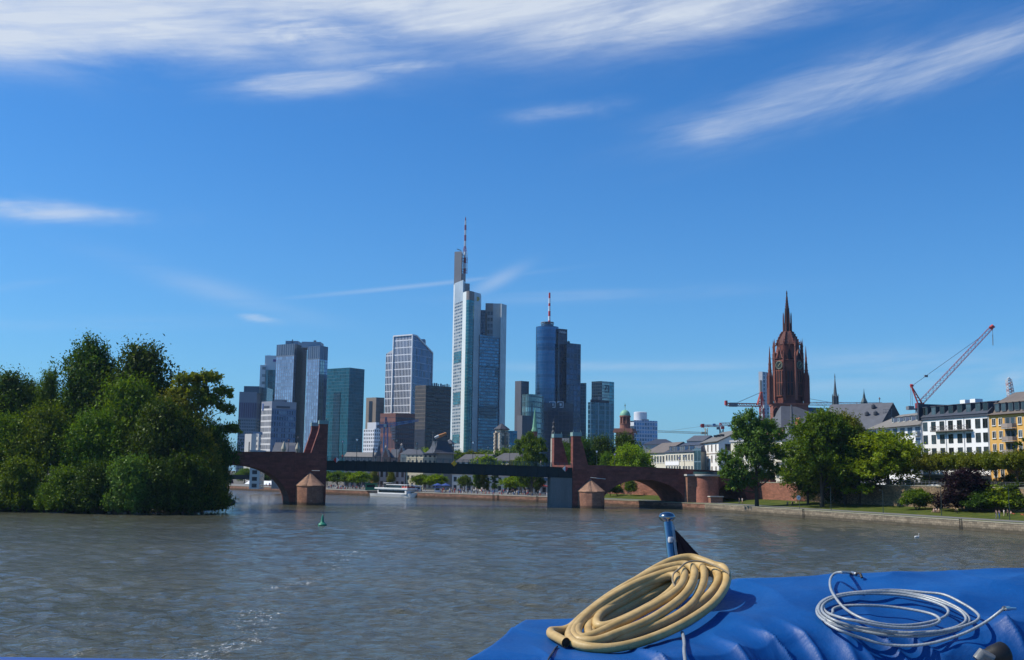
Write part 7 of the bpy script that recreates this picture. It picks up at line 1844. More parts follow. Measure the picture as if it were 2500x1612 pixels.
def roof_hip(F, L, D, zE, zR, mat, root, over=.5, hip=0.0, name='roof'):
 return MB().gable(F, 0, L, -D, 0, zE, zR, hip, over).build(name, mat, root)
def house(label, pl, Yl, pr, Yr, D, eave, ridge, wall, roof, z0=2.0, hip=0.0, cell=None, over=.4, cat='house', name='house', group=None, flat=False):
 F, L, o, u = facade_frame(pl, Yl, pr, Yr); r = thing(name, label, cat, group)
 zE = zt(eave, Yl); zR = zt(ridge, Yl + D / 2)
 P = [F(0, 0, 0)[:2], F(L, 0, 0)[:2], F(L, -D, 0)[:2], F(0, -D, 0)[:2]]
 mb = MB()
 mb.prism(P, z0, zE, cell)
 if not hip and not flat: mb.mesh([F(0, 0, zE), F(0, -D, zE), F(0, -D / 2, zR - .05), F(L, 0, zE), F(L, -D, zE), F(L, -D / 2, zR - .05)], [(0, 2, 1), (3, 4, 5)])
 mb.build('wall', wall, r)
 if not flat: roof_hip(F, L, D, zE + .003, zR, roof, r, over, hip)
 else: MB().box(-.3, L + .3, -D - .3, .3, zE + .003, zE + .6, F).build('roof', roof, r)
 return r, F, L, zE, zR, o, u
def dormers(r, F, cols, zb, w_, h_, back, b0, mat, frame_m=WFR, name='dormer'):
 for a in cols:
  mb = MB(); mb.box(a - w_ / 2, a + w_ / 2, b0 - back, b0, zb, zb + h_, F); d = mb.build(name, frame_m, r)
  mb = MB(); mb.box(a - w_ / 2 - .12, a + w_ / 2 + .12, b0 - back, b0 + .15, zb + h_ + .002, zb + h_ + .16, F); mb.build('roof', mat, d)
  mb = MB(); mb.box(a - w_ / 2 + .12, a + w_ / 2 - .12, b0 - .05, b0 + .03, zb + .15, zb + h_ - .1, F); mb.build('window', PANE, d)
SLR = plain('roof_slate', (.10, .105, .12), .6, .2, .8, bump=.02); SLB = plain('roof_slate_blue', (.05, .058, .08), .55, .2, .8, bump=.02); BRR = plain('roof_brown', (.15, .125, .11), .75, .2, .6, bump=.03); GRR = plain('roof_tile_grey', (.20, .185, .165), .8, .18, .6, bump=.04)
WHITE = plain('render_white', (.80, .80, .80), .85, .05, .25); YELLOW = plain('render_yellow', (.62, .36, .10), .85, .06, .25); CREAM = plain('render_cream', (.62, .58, .47), .85, .07, .25); PALEG = plain('render_grey', (.42, .42, .42), .85, .07, .25)
r, F, L, zE, zR, o, u = house('white four storey house with dark slate attic and long balcony', K7(905, 1118), 262, K7(1645, 1062), 239, 14, K7(905, 1118), K7(905, 950), WHITE, SLB, 7.0, flat=True, name='apartment_house')
cols = [along(o, u, *K7(x, 1150)) for x in (946, 1037, 1131, 1226, 1325, 1424, 1528, 1612)]
windows(r, F, cols, [zE - 2.5 - 3.05 * i for i in range(4)], 1.55, 1.95, WFD, .05, sill=False)
mb = MB(); mb.mesh([F(-.2, .45, zE + .61), F(L + .2, .45, zE + .61), F(L + .2, -2.4, zE + 3.4), F(-.2, -2.4, zE + 3.4), F(L + .2, -12, zE + 3.5), F(-.2, -12, zE + 3.5), F(L + .2, -14, zE + .61), F(-.2, -14, zE + .61)], [(0, 1, 2, 3), (3, 2, 4, 5), (5, 4, 6, 7), (0, 3, 5, 7), (1, 6, 4, 2)]); mb.build('mansard', SLB, r)
dormers(r, F, cols, zE + .95, 1.7, 2.0, 2.2, -.15, SLB, plain('dormer_slate', (.06, .07, .09), .6))
a0, a1 = along(o, u, *K7(1060, 1220)), along(o, u, *K7(1475, 1220)); zb = zE - 2.75
mb = MB(); mb.box(a0, a1, 0, 1.5, zb - .18, zb, F); bal = mb.build('balcony', plain('balcony_slab', (.20, .18, .17), .8), r)
mb = MB(); nn = 9
for i in range(nn + 1): a = a0 + (a1 - a0) * i / nn; mb.beam(F(a, 1.42, zb), F(a, 1.42, zb + 1.0), .04)
for hh in (.08, 1.0): mb.beam(F(a0, 1.42, zb + hh), F(a1, 1.42, zb + hh), .045)
for i in range(nn):
 a, b = a0 + (a1 - a0) * i / nn, a0 + (a1 - a0) * (i + 1) / nn; mb.beam(F(a, 1.42, zb + .1), F(b, 1.42, zb + .95), .03); mb.beam(F(a, 1.42, zb + .95), F(b, 1.42, zb + .1), .03)
mb.build('railing', plain('rail_brown', (.10, .075, .065), .7), bal)
mb = MB(); mb.box(0, L, .02, .2, 7.0, 10.0, F); mb.build('ground_floor', plain('shopfront_beige', (.40, .37, .33), .8), r)
mb = MB()
for a in (cols[1] + 1.4, cols[4] + 1.5, cols[7] - .6): mb.box(a - 1.1, a + 1.1, .15, .24, 7.1, 9.4, F)
mb.build('garage_door', plain('door_dark', (.045, .04, .04), .6), r)
mb = MB(); mb.box(0, L, .1, 1.6, 10.02, 10.25, F); mb.build('canopy', WFR, r)
for x in (1190, 1300): a = along(o, u, *K7(x, 925)); MB().box(a - .9, a + .9, -6, -4, zE + 3.45, zE + 4.4, F).build('roof_unit', WHITE, r)
for a in (.25, cols[2] + 1.45, cols[5] - 1.5, L - .2): MB().beam(F(a, .1, 10.3), F(a, .1, zE), .06, n=6).build('drainpipe', plain('zinc', (.35, .37, .4), .5), r)
MB().box(-.35, .1, -13, .8, zE - .1, zE + 3.9, F).build('party_wall', SLB, r)
F0 = F; p = Vector(F(L + .15, 0, 0)[:2]); L2_ = 30.0; F = frame(p, u); o = p
r = thing('apartment_house', 'yellow house with rounded pale balconies and brown mansard roof', 'house')
zE2 = zt(K7(1645, 1062), 239)
MB().prism([F(0, 0, 0)[:2], F(L2_, 0, 0)[:2], F(L2_, -14, 0)[:2], F(0, -14, 0)[:2]], 7, zE2).build('wall', YELLOW, r)
mb = MB(); mb.mesh([F(-.1, .7, zE2 + .01), F(L2_ + .2, .7, zE2 + .01), F(L2_, -.9, zE2 + .6), F(-.1, -.9, zE2 + .6), F(L2_, -2.6, zE2 + 3.1), F(-.1, -2.6, zE2 + 3.1), F(L2_, -7, zE2 + 5.2), F(-.1, -7, zE2 + 5.2), F(L2_, -14, zE2 + .01), F(-.1, -14, zE2 + .01)], [(0, 1, 2, 3), (3, 2, 4, 5), (5, 4, 6, 7), (7, 6, 8, 9), (0, 3, 5, 7, 9)]); mb.build('mansard', BRR, r)
cy_ = [along(o, u, *K7(x, 1120)) for x in (1705, 1780)]; cb = along(o, u, *K7(1888, 1170)); step = cy_[1] - cy_[0]
cols = cy_ + [cb + (cb - cy_[1]) + k * step for k in (0, 1, 2.4, 3.4)]
rows = [zE2 - 2.2 - 2.72 * i for i in range(5)]
windows(r, F, cols, rows, 1.0, 1.4, WFR, .1)
dc = [along(o, u, *K7(x, 980)) for x in (1705, 1778, 1856, 1925, 2000)]; dormers(r, F, dc + [dc[-1] + 2.4, dc[-1] + 4.8], zE2 + .75, 1.35, 1.7, 2.4, -.75, BRR, plain('dormer_blue', (.10, .13, .16), .6))
for i in range(4):
 zb = zE2 - 3.0 - 2.72 * i; mb = MB(); mb.box(cb - 1.7, cb + 1.7, -.05, .03, zb + .15, zb + 2.3, F); mb.build('balcony_recess', plain('recess_shade', (.13, .13, .14), .7), r)  # flat panel on the wall, shade of the recess put into its colour
 P = [(-1.9, 0), (-1.7, 1.0), (-.9, 1.55), (.9, 1.55), (1.7, 1.0), (1.9, 0)]
 mb = MB(); n = len(P); V = [F(cb + a, b, zb - .15) for a, b in P] + [F(cb + a, b, zb) for a, b in P]; mb.mesh(V, [tuple(range(n))[::-1], tuple(range(n, 2 * n))] + [(k, k + 1, n + k + 1, n + k) for k in range(n - 1)]); bl = mb.build('balcony', plain('balcony_grey', (.40, .38, .35), .7), r)
 mb = MB(); V = [F(cb + a * .97, b * .97, zb + .08) for a, b in P] + [F(cb + a * .97, b * .97, zb + .95) for a, b in P]; mb.mesh(V, [(k, k + 1, n + k + 1, n + k) for k in range(n - 1)]); mb.build('parapet', plain('balcony_panel', (.46, .46, .45) if i else (.30, .25, .22), .7), bl)
 for s_ in (-.75, .75): MB().box(cb + s_ - .45, cb + s_ + .45, .02, .07, zb + .2, zb + 2.2, F).build('balcony_door', PANE, r)
r, F, L, zE, zR, o, u = house('hotel with grey tiled hipped roof, small white dormers and blue shaded loggias', K7(355, 1215), 303, K7(893, 1168), 275, 14, K7(355, 1215), K7(600, 1075), WHITE, GRR, 7.0, hip=4.0, over=1.2, name='hotel', cat='hotel')
dormers(r, F, [along(o, u, *K7(x, 1130)) for x in (530, 594, 658, 726, 797, 868)], zE + 1.35, .95, 1.25, 1.6, -1.4, SLR)
for k in range(7):
 a = 1.5 + k * (L - 3) / 6
 for i in range(4):
  z = zE - 2.4 - i * 2.9
  MB().box(a - 1.3, a + 1.3, -.1, .03, z, z + 2.0, F).build('loggia', plain('loggia_blue', (.05, .09, .15), .4), r)
  if k in (0, 6): MB().box(a - 1.4, a + 1.4, .02, .9, z - .3, z + .75, F).build('balcony', plain('loggia_parapet', (.42, .44, .45), .6), r)
Y = 400; rr = thing('church_hall', 'large grey slate church roof with a thin spirelet, left of the hotel', 'church')
A_, B_ = at(*K7(-260, 955), Y), at(*K7(440, 940), Y - 14); F, L, o, u = facade_frame(K7(-260, 1215), Y - 20, K7(420, 1215), Y - 34)
zE, zR = zt(K7(300, 1215), Y - 30), zt(K7(430, 940), Y - 14)
roof_hip(F, L, 26, zE, zR, SLATE, rr, .4, 0.0); MB().box(.5, L - .2, -25.5, -.5, 2, zE - .01, F).build('wall', plain('hall_grey', (.25, .26, .29), .8), rr)
mb = MB(); mb.mesh([F(L + .4, 0, zE), F(L + .4, -26, zE), F(L + .4, -13, zR)], [(0, 1, 2)]); mb.build('gable_slates', SLATE_D, rr)
q = at(*K7(272, 940), Y - 8); zq = lambda y: zt(K7(272, y), Y - 8)
MB().lathe([(1.15, zq(965)), (1.2, zq(915)), (.55, zq(870)), (.12, zq(800)), (.05, zq(765))], (q.x, q.y, 0), 6).build('spirelet', plain('spirelet_lead', (.045, .075, .085), .5), rr)
q = at(*K7(442, 935), Y - 14); mb = MB(); mb.lathe([(.12, zR - .3), (.12, zR + 1.6), (.35, zR + 2.0), (.12, zR + 2.5), (.05, zt(K7(442, 860), Y - 14))], (q.x, q.y, 0), 6); mb.build('finial', CR_GR, rr)
for x, y in ((213, 1060), (308, 1057), (238, 975)):
 a = along(o, u, *K7(x, y)); t = (zt(K7(x, y), Y - 24) - zE) / (zR - zE); MB().lathe([(.1, -.6), (.75, 0), (.75, .9), (.1, 1.4)], F(a, -13 * t + .3, zE + (zR - zE) * t), 8).build('dormer', SLATE_D, rr)
sc_ = thing('scaffolding', 'grey steel scaffolding between the slate church roof and the hotel', 'scaffolding'); mb = MB()
for x in (482, 512, 545, 575):
 for d in (0, 3): mb.beam(at(*K7(x, 1110), 372 + d), at(*K7(x, 992), 372 + d), .07)
for y in (995, 1028, 1062, 1095):
 for d in (0, 3): mb.beam(at(*K7(478, y), 372 + d), at(*K7(580, y), 372 + d), .06)
for x in (482, 545): mb.beam(at(*K7(x, 1095), 372), at(*K7(x + 30, 1030), 372), .05)
mb.build('tubes', CR_GR, sc_)
for x in (482, 575): q = at(*K7(x, 1110), 372); MB().beam((q.x, q.y, 6), tuple(q), .1).build('standard', CR_GR, sc_)
# houses at the bridge head (cream, glass stair, white gable)
house('dark slate hipped roof behind the cream houses, below the thin crane jib', K8(1085, 480), 520, K8(1500, 478), 516, 16, K8(1085, 485), K8(1200, 412), PALEG, SLB, hip=5)
r, F, L, zE, zR, o, u = house('long cream house with plain brown roof behind the bright green tree', K8(1120, 615), 432, K8(1385, 600), 412, 14, K8(1220, 612), K8(1260, 470), CREAM, BRR, over=.7)
windows(r, F, [L * (i + .5) / 7 for i in range(7)], [zE - 3.6, zE - 8.0], 1.7, 2.4, WFR, .1)
r, F, L, zE, zR, o, u = house('cream house with slate mansard and round topped dormers', K8(1385, 602), 411, K8(1788, 570), 384, 14, K8(1385, 602), K8(1430, 470), CREAM, SLB, hip=3, over=.5)
windows(r, F, [along(o, u, *K8(x, 640)) for x in (1410, 1447, 1484, 1521, 1558, 1595, 1645, 1682, 1720, 1762)], [zE - 2.9, zE - 6.9], 1.35, 2.0, WFR, .1)
dormers(r, F, [along(o, u, *K8(x, 540)) for x in (1432, 1468, 1490, 1522, 1580, 1606, 1630, 1700, 1785)], zE + .35, 1.0, 1.8, 2.0, -.5, SLB)
a = along(o, u, *K8(1585, 700)); MB().box(L * .02, a, .01, .16, zE - 4.6, zE - 3.2, F).build('white_band', WHITE, r)
r = thing('building', 'narrow blue glass stair tower between cream house and white gabled house', 'stair tower')
P = flat_plan(K8(1786, 560), K8(1884, 545), 384, 8, -6); block(r, 'facade', P, 2, zt(K8(1790, 545), 384), facade('fa_stair', (.10, .17, .22), (.07, .16, .22), .08, .1, .5, .1, .3), (3.4, 4))
r = thing('house', 'tall white gabled house with three storeys above the bridge bastion', 'house')
Pn = xy(K8(2130, 440), 366); Pl = xy(K8(1886, 450), 392); Pr = xy(K8(2312, 440), 380)
zE = zt(K8(2130, 442), 366); zR = zt(K8(2262, 292), 374); F = frame(Pl, (Pn[0] - Pl[0], Pn[1] - Pl[1])); L = math.dist(Pn, Pl); D = 13.0
mb = MB(); mb.prism([F(0, 0, 0)[:2], F(L, 0, 0)[:2], F(L, -D, 0)[:2], F(0, -D, 0)[:2]], 2, zE); mb.mesh([F(L, 0, zE), F(L, -D, zE), F(L, -D * .62, zR - .1), F(0, 0, zE), F(0, -D, zE), F(0, -D * .62, zR - .1)], [(0, 1, 2), (3, 5, 4)]); mb.build('wall', plain('render_white_warm', (.78, .76, .72), .85, .06, .3), r)
mb = MB(); q = [F(-.3, .6, zE - .2), F(L + .5, .6, zE - .2), F(L + .5, -D * .62, zR), F(-.3, -D * .62, zR), F(L + .5, -D - .4, zE - .2), F(-.3, -D - .4, zE - .2)]; mb.mesh(q, [(0, 1, 2, 3), (3, 2, 4, 5)]); mb.mesh([(x, y, z + .22) for x, y, z in q], [(0, 1, 2, 3), (3, 2, 4, 5)]); mb.build('roof', plain('roof_shingle', (.16, .155, .145), .8, .15, .6, bump=.03), r)
wc = [along(Vector(Pl), Vector((Pn[0] - Pl[0], Pn[1] - Pl[1])).normalized(), *K8(x, 650)) for x in (1930, 1984, 2038, 2094)]
windows(r, F, wc, [zE - 2.9, zE - 6.55, zE - 10.2], 1.15, 1.9, plain('window_stone', (.30, .24, .20), .8), .16)
G2 = frame(F(L, 0, 0)[:2], (F(L, -D, 0)[0] - F(L, 0, 0)[0], F(L, -D, 0)[1] - F(L, 0, 0)[1])); windows(r, G2, [3.2], [zE - 2.8, zE - 6.5], 2.0, 1.9, plain('window_stone', (.3, .24, .2)), .12, mull=2)
mb = MB(); [mb.box(-.02, L + .02, 0, .12, zE - 3.7 * i - .3, zE - 3.7 * i - .05, F) for i in (0, 1)]; mb.build('string_course', plain('window_stone', (.3, .24, .2)), r)
dormers(r, F, [L * t for t in (.38, .56, .74)], zE + 1.9, .8, .55, 1.2, -2.3, SLB, WFD, 'skylight')
house('low grey roofed house behind the mansard, under the crane', K8(1690, 430), 440, K8(1905, 425), 436, 14, K8(1690, 440), K8(1700, 362), PALEG, SLR)
r, F, L, zE, zR, o, u = house('cream apartment house with plain windows, left half hidden by the loose tree', L4(462, 440), 352, L4(720, 445), 343, 12, L4(462, 440), L4(470, 400), plain('render_ivory', (.66, .62, .50), .85, .06, .3), PALEG, flat=True)
windows(r, F, [L * .33, L * .58, L * .84], [zE - 2.6, zE - 5.5, zE - 8.4, zE - 11.3], 1.5, 1.5, WFR, .1, mull=1)
r, F, L, zE, zR, o, u = house('ivory balcony house with grey mansard, seen between the loose tree and the big round tree', L4(860, 430), 346, L4(1330, 430), 330, 12, L4(1000, 430), L4(1000, 345), plain('render_ivory', (.66, .62, .5)), SLR, hip=2)
windows(r, F, [L * (i + .5) / 7 for i in range(7)], [zE - 2.6 - 2.95 * i for i in range(4)], 1.4, 1.6, WFR, .1)
for i in range(3): a = L * .58; MB().box(a - 2, a + 2, .02, 1.1, zE - 3.4 - 2.95 * (i + 1), zE - 2.4 - 2.95 * (i + 1), F).build('balcony', CREAM, r)
# old town houses beyond the steel span
def far_house(label, c, x0, y_eave, x1, y_ridge, Y, D, wall, roof, cell=(2.6, 3.2), hip=0.0, tilt=0.0, **k):
 return house(label, c(x0, y_eave), Y + tilt, c(x1, y_eave), Y, D, c(x0, y_eave), c((x0 + x1) / 2, y_ridge), wall, roof, 2.0, hip, cell, **k)
fw = lambda n, c, g=(.05, .055, .07): facade(n, c, g, .5, .42, .2, .2, .4)
far_house('cream battlemented house standing right of the red and white house', L2, 1467, 375, 1765, 340, 468, 14, fw('fh_cream', (.56, .50, .36)), SLR, flat=True, tilt=6)
r_ = thing('house', 'steep grey slate roof with chimney rising behind the cream battlements', 'house'); q = at(*L2(1565, 360), 478); kz = lambda y: zt(L2(1565, y), 478)
F = frame((q.x - 5, q.y), (1, -.1)); MB().gable(F, -.5, 10.2, -9, 0, kz(355), kz(262), 2.6).build('roof', SLR, r_); MB().box(0, 9.8, -8.8, -.2, 2, kz(355) - .01, F).build('wall', CREAM, r_); MB().box(5.2, 6.4, -5, -4, kz(280), kz(225), F).build('chimney', plain('chimney_pale', (.4, .36, .3), .8), r_)
far_house('red and white striped town house under the steel span', L2, 985, 600, 1445, 560, 474, 12, fw('fh_redwhite', (.58, .46, .42), (.12, .07, .06)), BRR, (2.2, 4.0))
for x0, x1, pk, lb in ((1040, 1150, 215, 'left of the two brown gabled houses over the steel span'), (1310, 1432, 178, 'right and taller of the two brown gabled houses over the span')):
 r_ = thing('house', lb, 'house'); Y = 482; a, b = at(*L2(x0, 470), Y), at(*L2(x1, 470), Y); zp = zt(L2(x0, pk + 30), Y); ze = zt(L2(x0, 400), Y); m_ = (a.x + b.x) / 2
 mb = MB(); mb.prism([(a.x, a.y), (b.x, b.y), (b.x, b.y + 14), (a.x, a.y + 14)], 2, ze, (1.8, 2.6)); mb.build('wall', fw('fh_brown', (.34, .20, .14), (.12, .08, .06)), r_)
 mb = MB(); V = [(a.x, a.y - .02, ze + .01), (b.x, a.y - .02, ze + .01), (m_ + .5, a.y - .02, zp), (m_ - .5, a.y - .02, zp)]; mb.face(V); mb.face([(x, y + .6, z) for x, y, z in V][::-1]); mb.build('gable', plain('gable_brown', (.33, .16, .12), .85, .2, .6), r_)
 for t in range(5): MB().box(a.x + (m_ - a.x) * t / 5 - .3, a.x + (m_ - a.x) * t / 5 + .3, a.y - .2, a.y + .4, ze + (zp - ze) * t / 5, ze + (zp - ze) * t / 5 + .9).build('gable_step', plain('gable_stone', (.45, .38, .33), .8), r_); MB().box(b.x + (m_ - b.x) * t / 5 - .3, b.x + (m_ - b.x) * t / 5 + .3, a.y - .2, a.y + .4, ze + (zp - ze) * t / 5, ze + (zp - ze) * t / 5 + .9).build('gable_step', MATS['gable_stone'], r_)
 mb = MB(); mb.mesh([(a.x - .2, a.y + .6, ze), (b.x + .2, a.y + .6, ze), (b.x + .2, a.y + 14, ze), (a.x - .2, a.y + 14, ze), (m_, a.y + .6, zp - .6), (m_, a.y + 14, zp - .6)], [(1, 2, 5, 4), (3, 0, 4, 5)]); mb.build('roof', SLR, r_)
 MB().lathe([(.25, zp), (.5, zp + .6), (.15, zp + 1.1), (.05, zt(L2(x0, pk - 12), Y))], (m_, a.y + .3, 0), 6).build('finial', MATS['gable_stone'], r_)
far_house('slate roofed house squeezed between the two brown gables', L2, 1190, 420, 1335, 268, 490, 12, fw('fh_white', (.6, .58, .54)), SLR)
far_house('orange plastered gable house left of the moored boat', L2, 832, 760, 928, 680, 486, 8, plain('render_orange', (.50, .25, .11), .85, .1, .3), BRR)
far_house('long low grey roofed museum hall over the left of the span', L2, 370, 402, 872, 322, 500, 18, fw('fh_hall', (.34, .32, .29)), GRR)
r_ = thing('tower', 'steep flared slate tower roof left of the pale tallest tower', 'tower'); Y = 480; q = at(*L2(2060, 340), Y); kz = lambda y: zt(L2(2060, y), Y); k = Y / FPX / 7.24
prof = [(250, 345), (205, 322), (165, 280), (130, 210), (112, 125)]; mb = MB(); mb.lathe([(a * k * 1.414 * .92, kz(y)) for a, y in prof], (q.x, q.y, 0), 4, phase=math.pi / 4 + .45); mb.build('roof', SLATE_D, r_)
mb = MB(); mb.lathe([(200 * k * 1.3, 2), (200 * k * 1.3, kz(346))], (q.x, q.y, 0), 4, phase=math.pi / 4 + .45); mb.build('wall', plain('tower_wall_grey', (.27, .25, .22), .85, .1, .3), r_)
for x, yt, yb, w2, lb in ((880, 225, 390, 22, 'thin dark pointed turret at the right end of the museum hall'), (975, 140, 390, 58, 'tall slate pointed roof between museum hall and brown gables')):
 r_ = thing('turret', lb, 'turret'); q = at(*L2(x, yb), 492); k = 492 / FPX / 7.24; MB().lathe([(w2 * k, zt(L2(x, yb), 492)), (.1, zt(L2(x, yt), 492))], (q.x, q.y, 0), 4, phase=.9).build('roof', SLATE, r_); MB().lathe([(w2 * k * .9, 2), (w2 * k * .9, zt(L2(x, yb), 492) - .01)], (q.x, q.y, 0), 4, phase=.9).build('wall', plain('tower_wall_grey', (.27, .25, .22)), r_)
r_ = thing('turret', 'small pointed roof turret peeping right of the steep flared roof', 'turret'); q = at(*K3(1048, 1330), 520); k = 520 / FPX / 4.4; MB().lathe([(60 * k, zt(K3(1048, 1335), 520)), (50 * k, zt(K3(1048, 1328), 520)), (.1, zt(K3(1035, 1285), 520))], (q.x, q.y, 0), 6).build('roof', SLR, r_); MB().lathe([(46 * k, 2), (46 * k, zt(K3(1048, 1336), 520))], (q.x, q.y, 0), 6).build('wall', plain('turret_dark', (.12, .11, .11), .8), r_)
far_house('long dark grey roof over the span, left of the cream stair tower', L3, 225, 480, 690, 348, 442, 14, fw('fh_villa', (.66, .65, .62)), plain('roof_dark', (.085, .082, .085), .75, .15, .6), tilt=8)
far_house('long dark grey roof over the span, right of the cream stair tower', L3, 820, 465, 1310, 328, 430, 14, fw('fh_villa', (.66, .65, .62)), plain('roof_dark', (.085, .082, .085)), hip=2, tilt=8)
for x0, x1, y, Y, lb in ((168, 380, 690, 428, 'white villa with tall windows under the span, left'), (395, 520, 700, 424, 'narrow white villa under the span'), (730, 1140, 722, 416, 'long white villa under the span, behind the trunks'), (1430, 1810, 800, 398, 'pale low house behind the red parasols')):
 far_house(lb, L3, x0, y, x1, y - 60, Y, 10, fw('fh_villa', (.66, .65, .62)), SLR, (2.4, 3.1))
far_house('stepped pale gable house between the two right pylons', L3, 1950, 190, 2170, 70, 560, 12, fw('fh_white', (.6, .58, .54)), SLR)
far_house('pale grey roofed house low between the right pylons', L3, 2030, 400, 2240, 330, 430, 10, fw('fh_hall', (.34, .32, .29)), SLR)
far_house('grey slate house left of the left pylons, behind the pale turrets', K2, 478, 1480, 690, 1362, 430, 12, PALEG, SLR, None)
far_house('small slate roof beside the pale turret, left of the pylons', K2, 640, 1480, 722, 1395, 425, 10, PALEG, SLB, None)
far_house('low flat roofed white pavilion at the left end of the bridge', K2, 235, 1462, 345, 1440, 420, 8, fw('fh_white', (.6, .58, .54)), PALEG, (3, 2.5), flat=True)
for x, y0, y1, lb in ((600, 1345, 1470, 'left one of the two pale pointed stone turrets beside the pylons'), (755, 1358, 1470, 'right one of the two pale pointed stone turrets, next to the pylons')):
 r_ = thing('turret', lb, 'turret', None); Y = 350; q = at(*K2(x, y1), Y); k = Y / FPX / 4.53; z_ = lambda y: zt(K2(x, y), Y)
 MB().lathe([(14 * k, z_(1472)), (29 * k, z_(1435)), (27 * k, z_(1420)), (12 * k, z_(1375)), (1 * k, z_(y0))], (q.x, q.y, 0), 8).build('roof', plain('turret_stone', (.46, .42, .32), .8, .1, .5), r_); MB().lathe([(22 * k, 2), (22 * k, z_(1474))], (q.x, q.y, 0), 8).build('wall', SAND_L, r_)
r_ = thing('footbridge', 'dark iron footbridge seen far behind the left arch', 'bridge'); a, b = at(*L1(-500, 925), 560), at(*L1(640, 935), 590)
mb = MB(); d = Vector((0, 0, 1)); mb.beam(tuple(a), tuple(b), 1.6); mb.build('truss', GIRD, r_)
for t in (.45, .8): q = a.lerp(b, t); MB().lathe([(1.6, -1), (1.2, q.z - 1.6)], (q.x, q.y, 0), 8).build('pier', SAND, r_)
# people
SKIN = plain('skin', (.46, .27, .19), .6, .08, 20); HAIR = plain('hair_brown', (.045, .028, .018), .7, .2, 40)
CL = {k: plain('cloth_' + k, c, .85, .12, 8) for k, c in dict(white=(.62, .62, .62), black=(.02, .02, .022), navy=(.03, .045, .10), yellow=(.55, .60, .05), pink=(.58, .38, .38), orange=(.60, .15, .05), grey=(.22, .22, .23), blue=(.09, .17, .34), red=(.45, .04, .04), beige=(.45, .36, .26)).items()}
POSES = dict(
 walk=dict(pel=(0, 0, .92), ch=(0, .02, 1.32), nk=(0, .03, 1.46), hd=(0, .06, 1.60), top=(0, .05, 1.71), sh=.19, el=((-.24, .10, 1.12), (.24, -.14, 1.12)), ha=((-.22, .24, .94), (.24, -.12, .86)), kn=((-.09, .16, .50), (.10, -.02, .50)), an=((-.09, .24, .09), (.11, -.30, .14)), to=((-.09, .40, .04), (.11, -.20, .03))),
 stand=dict(pel=(0, 0, .93), ch=(0, 0, 1.33), nk=(0, 0, 1.47), hd=(0, .03, 1.61), top=(0, .02, 1.72), sh=.19, el=((-.25, -.02, 1.13), (.25, .02, 1.13)), ha=((-.20, .16, 1.0), (.24, .06, .88)), kn=((-.10, .02, .50), (.11, .02, .50)), an=((-.10, -.02, .08), (.13, 0, .08)), to=((-.12, .14, .03), (.16, .15, .03))),
 sit=dict(pel=(0, 0, .50), ch=(0, -.04, .92), nk=(0, 0, 1.06), hd=(0, .05, 1.19), top=(0, .04, 1.30), sh=.19, el=((-.25, .04, .72), (.25, .04, .72)), ha=((-.14, .26, .62), (.14, .28, .62)), kn=((-.10, .42, .50), (.11, .42, .50)), an=((-.10, .46, .09), (.12, .40, .09)), to=((-.10, .62, .03), (.13, .55, .03))),
 cycle=dict(pel=(0, -.12, .98), ch=(0, .18, 1.34), nk=(0, .27, 1.45), hd=(0, .36, 1.56), top=(0, .36, 1.68), sh=.19, el=((-.24, .40, 1.16), (.24, .40, 1.16)), ha=((-.22, .58, 1.02), (.22, .58, 1.02)), kn=((-.09, .26, .80), (.09, .12, .60)), an=((-.10, .12, .42), (.10, -.02, .20)), to=((-.10, .26, .38), (.10, .13, .14))))
def person_mesh(pose, shirt, legs, hair=HAIR, shorts=False):
 key = 'body_%s_%s_%s_%s' % (pose, shirt.name, legs.name, shorts); me0 = bpy.data.meshes.get(key)
 if me0: return me0
 P = POSES[pose]; pel, ch = Vector(P['pel']), Vector(P['ch'])
 V = [pel, pel.lerp(ch, .5), ch, Vector(P['nk']), Vector(P['hd']), Vector(P['top'])]; R_ = [.13, .125, .145, .055, .085, .05]; E = [(0, 1), (1, 2), (2, 3), (3, 4), (4, 5)]; Z = ['l', 's', 's', 'k', 'k', 'h']
 for i, s_ in enumerate((-1, 1)):
  b = len(V); sh = ch + Vector((s_ * P['sh'], 0, .06)); hip = pel + Vector((s_ * .09, 0, -.06)); kn = Vector(P['kn'][i]); an = Vector(P['an'][i])
  V += [sh, Vector(P['el'][i]), Vector(P['ha'][i]), hip, kn, an, Vector(P['to'][i])]
  R_ += [.06, .045, .035, .085, .06, .042, .035]; E += [(2, b), (b, b + 1), (b + 1, b + 2), (0, b + 3), (b + 3, b + 4), (b + 4, b + 5), (b + 5, b + 6)]; Z += ['s', 'k', 'k', 'l', 'k' if shorts else 'l', 'k' if shorts else 'l', 'h']
 me = bpy.data.meshes.new(key + '_cage'); me.from_pydata(V, E, []); o = bpy.data.objects.new('cage', me); COL.objects.link(o)
 o.modifiers.new('skin', 'SKIN'); sb = o.modifiers.new('sub', 'SUBSURF'); sb.levels = 1; sb.render_levels = 1
 for q, rr in zip(me.skin_vertices[0].data, R_): q.radius = (rr, rr * .85)
 me.skin_vertices[0].data[0].use_root = True
 bpy.context.view_layer.update(); m2 = bpy.data.meshes.new_from_object(o.evaluated_get(bpy.context.evaluated_depsgraph_get())); bpy.data.objects.remove(o)
 m2.name = key; m2.materials.clear()
 for m_ in (shirt, legs, SKIN, hair): m2.materials.append(m_)
 seg = [(V[a], V[b], Z[b]) for a, b in E]
 for p in m2.polygons:
  c = p.center; best = min(seg, key=lambda s: (c - (s[0] + (s[1] - s[0]) * max(0, min(1, (c - s[0]).dot(s[1] - s[0]) / max(1e-6, (s[1] - s[0]).length_squared)))) ).length); p.material_index = 'slkh'.index(best[2]); p.use_smooth = True
 return m2
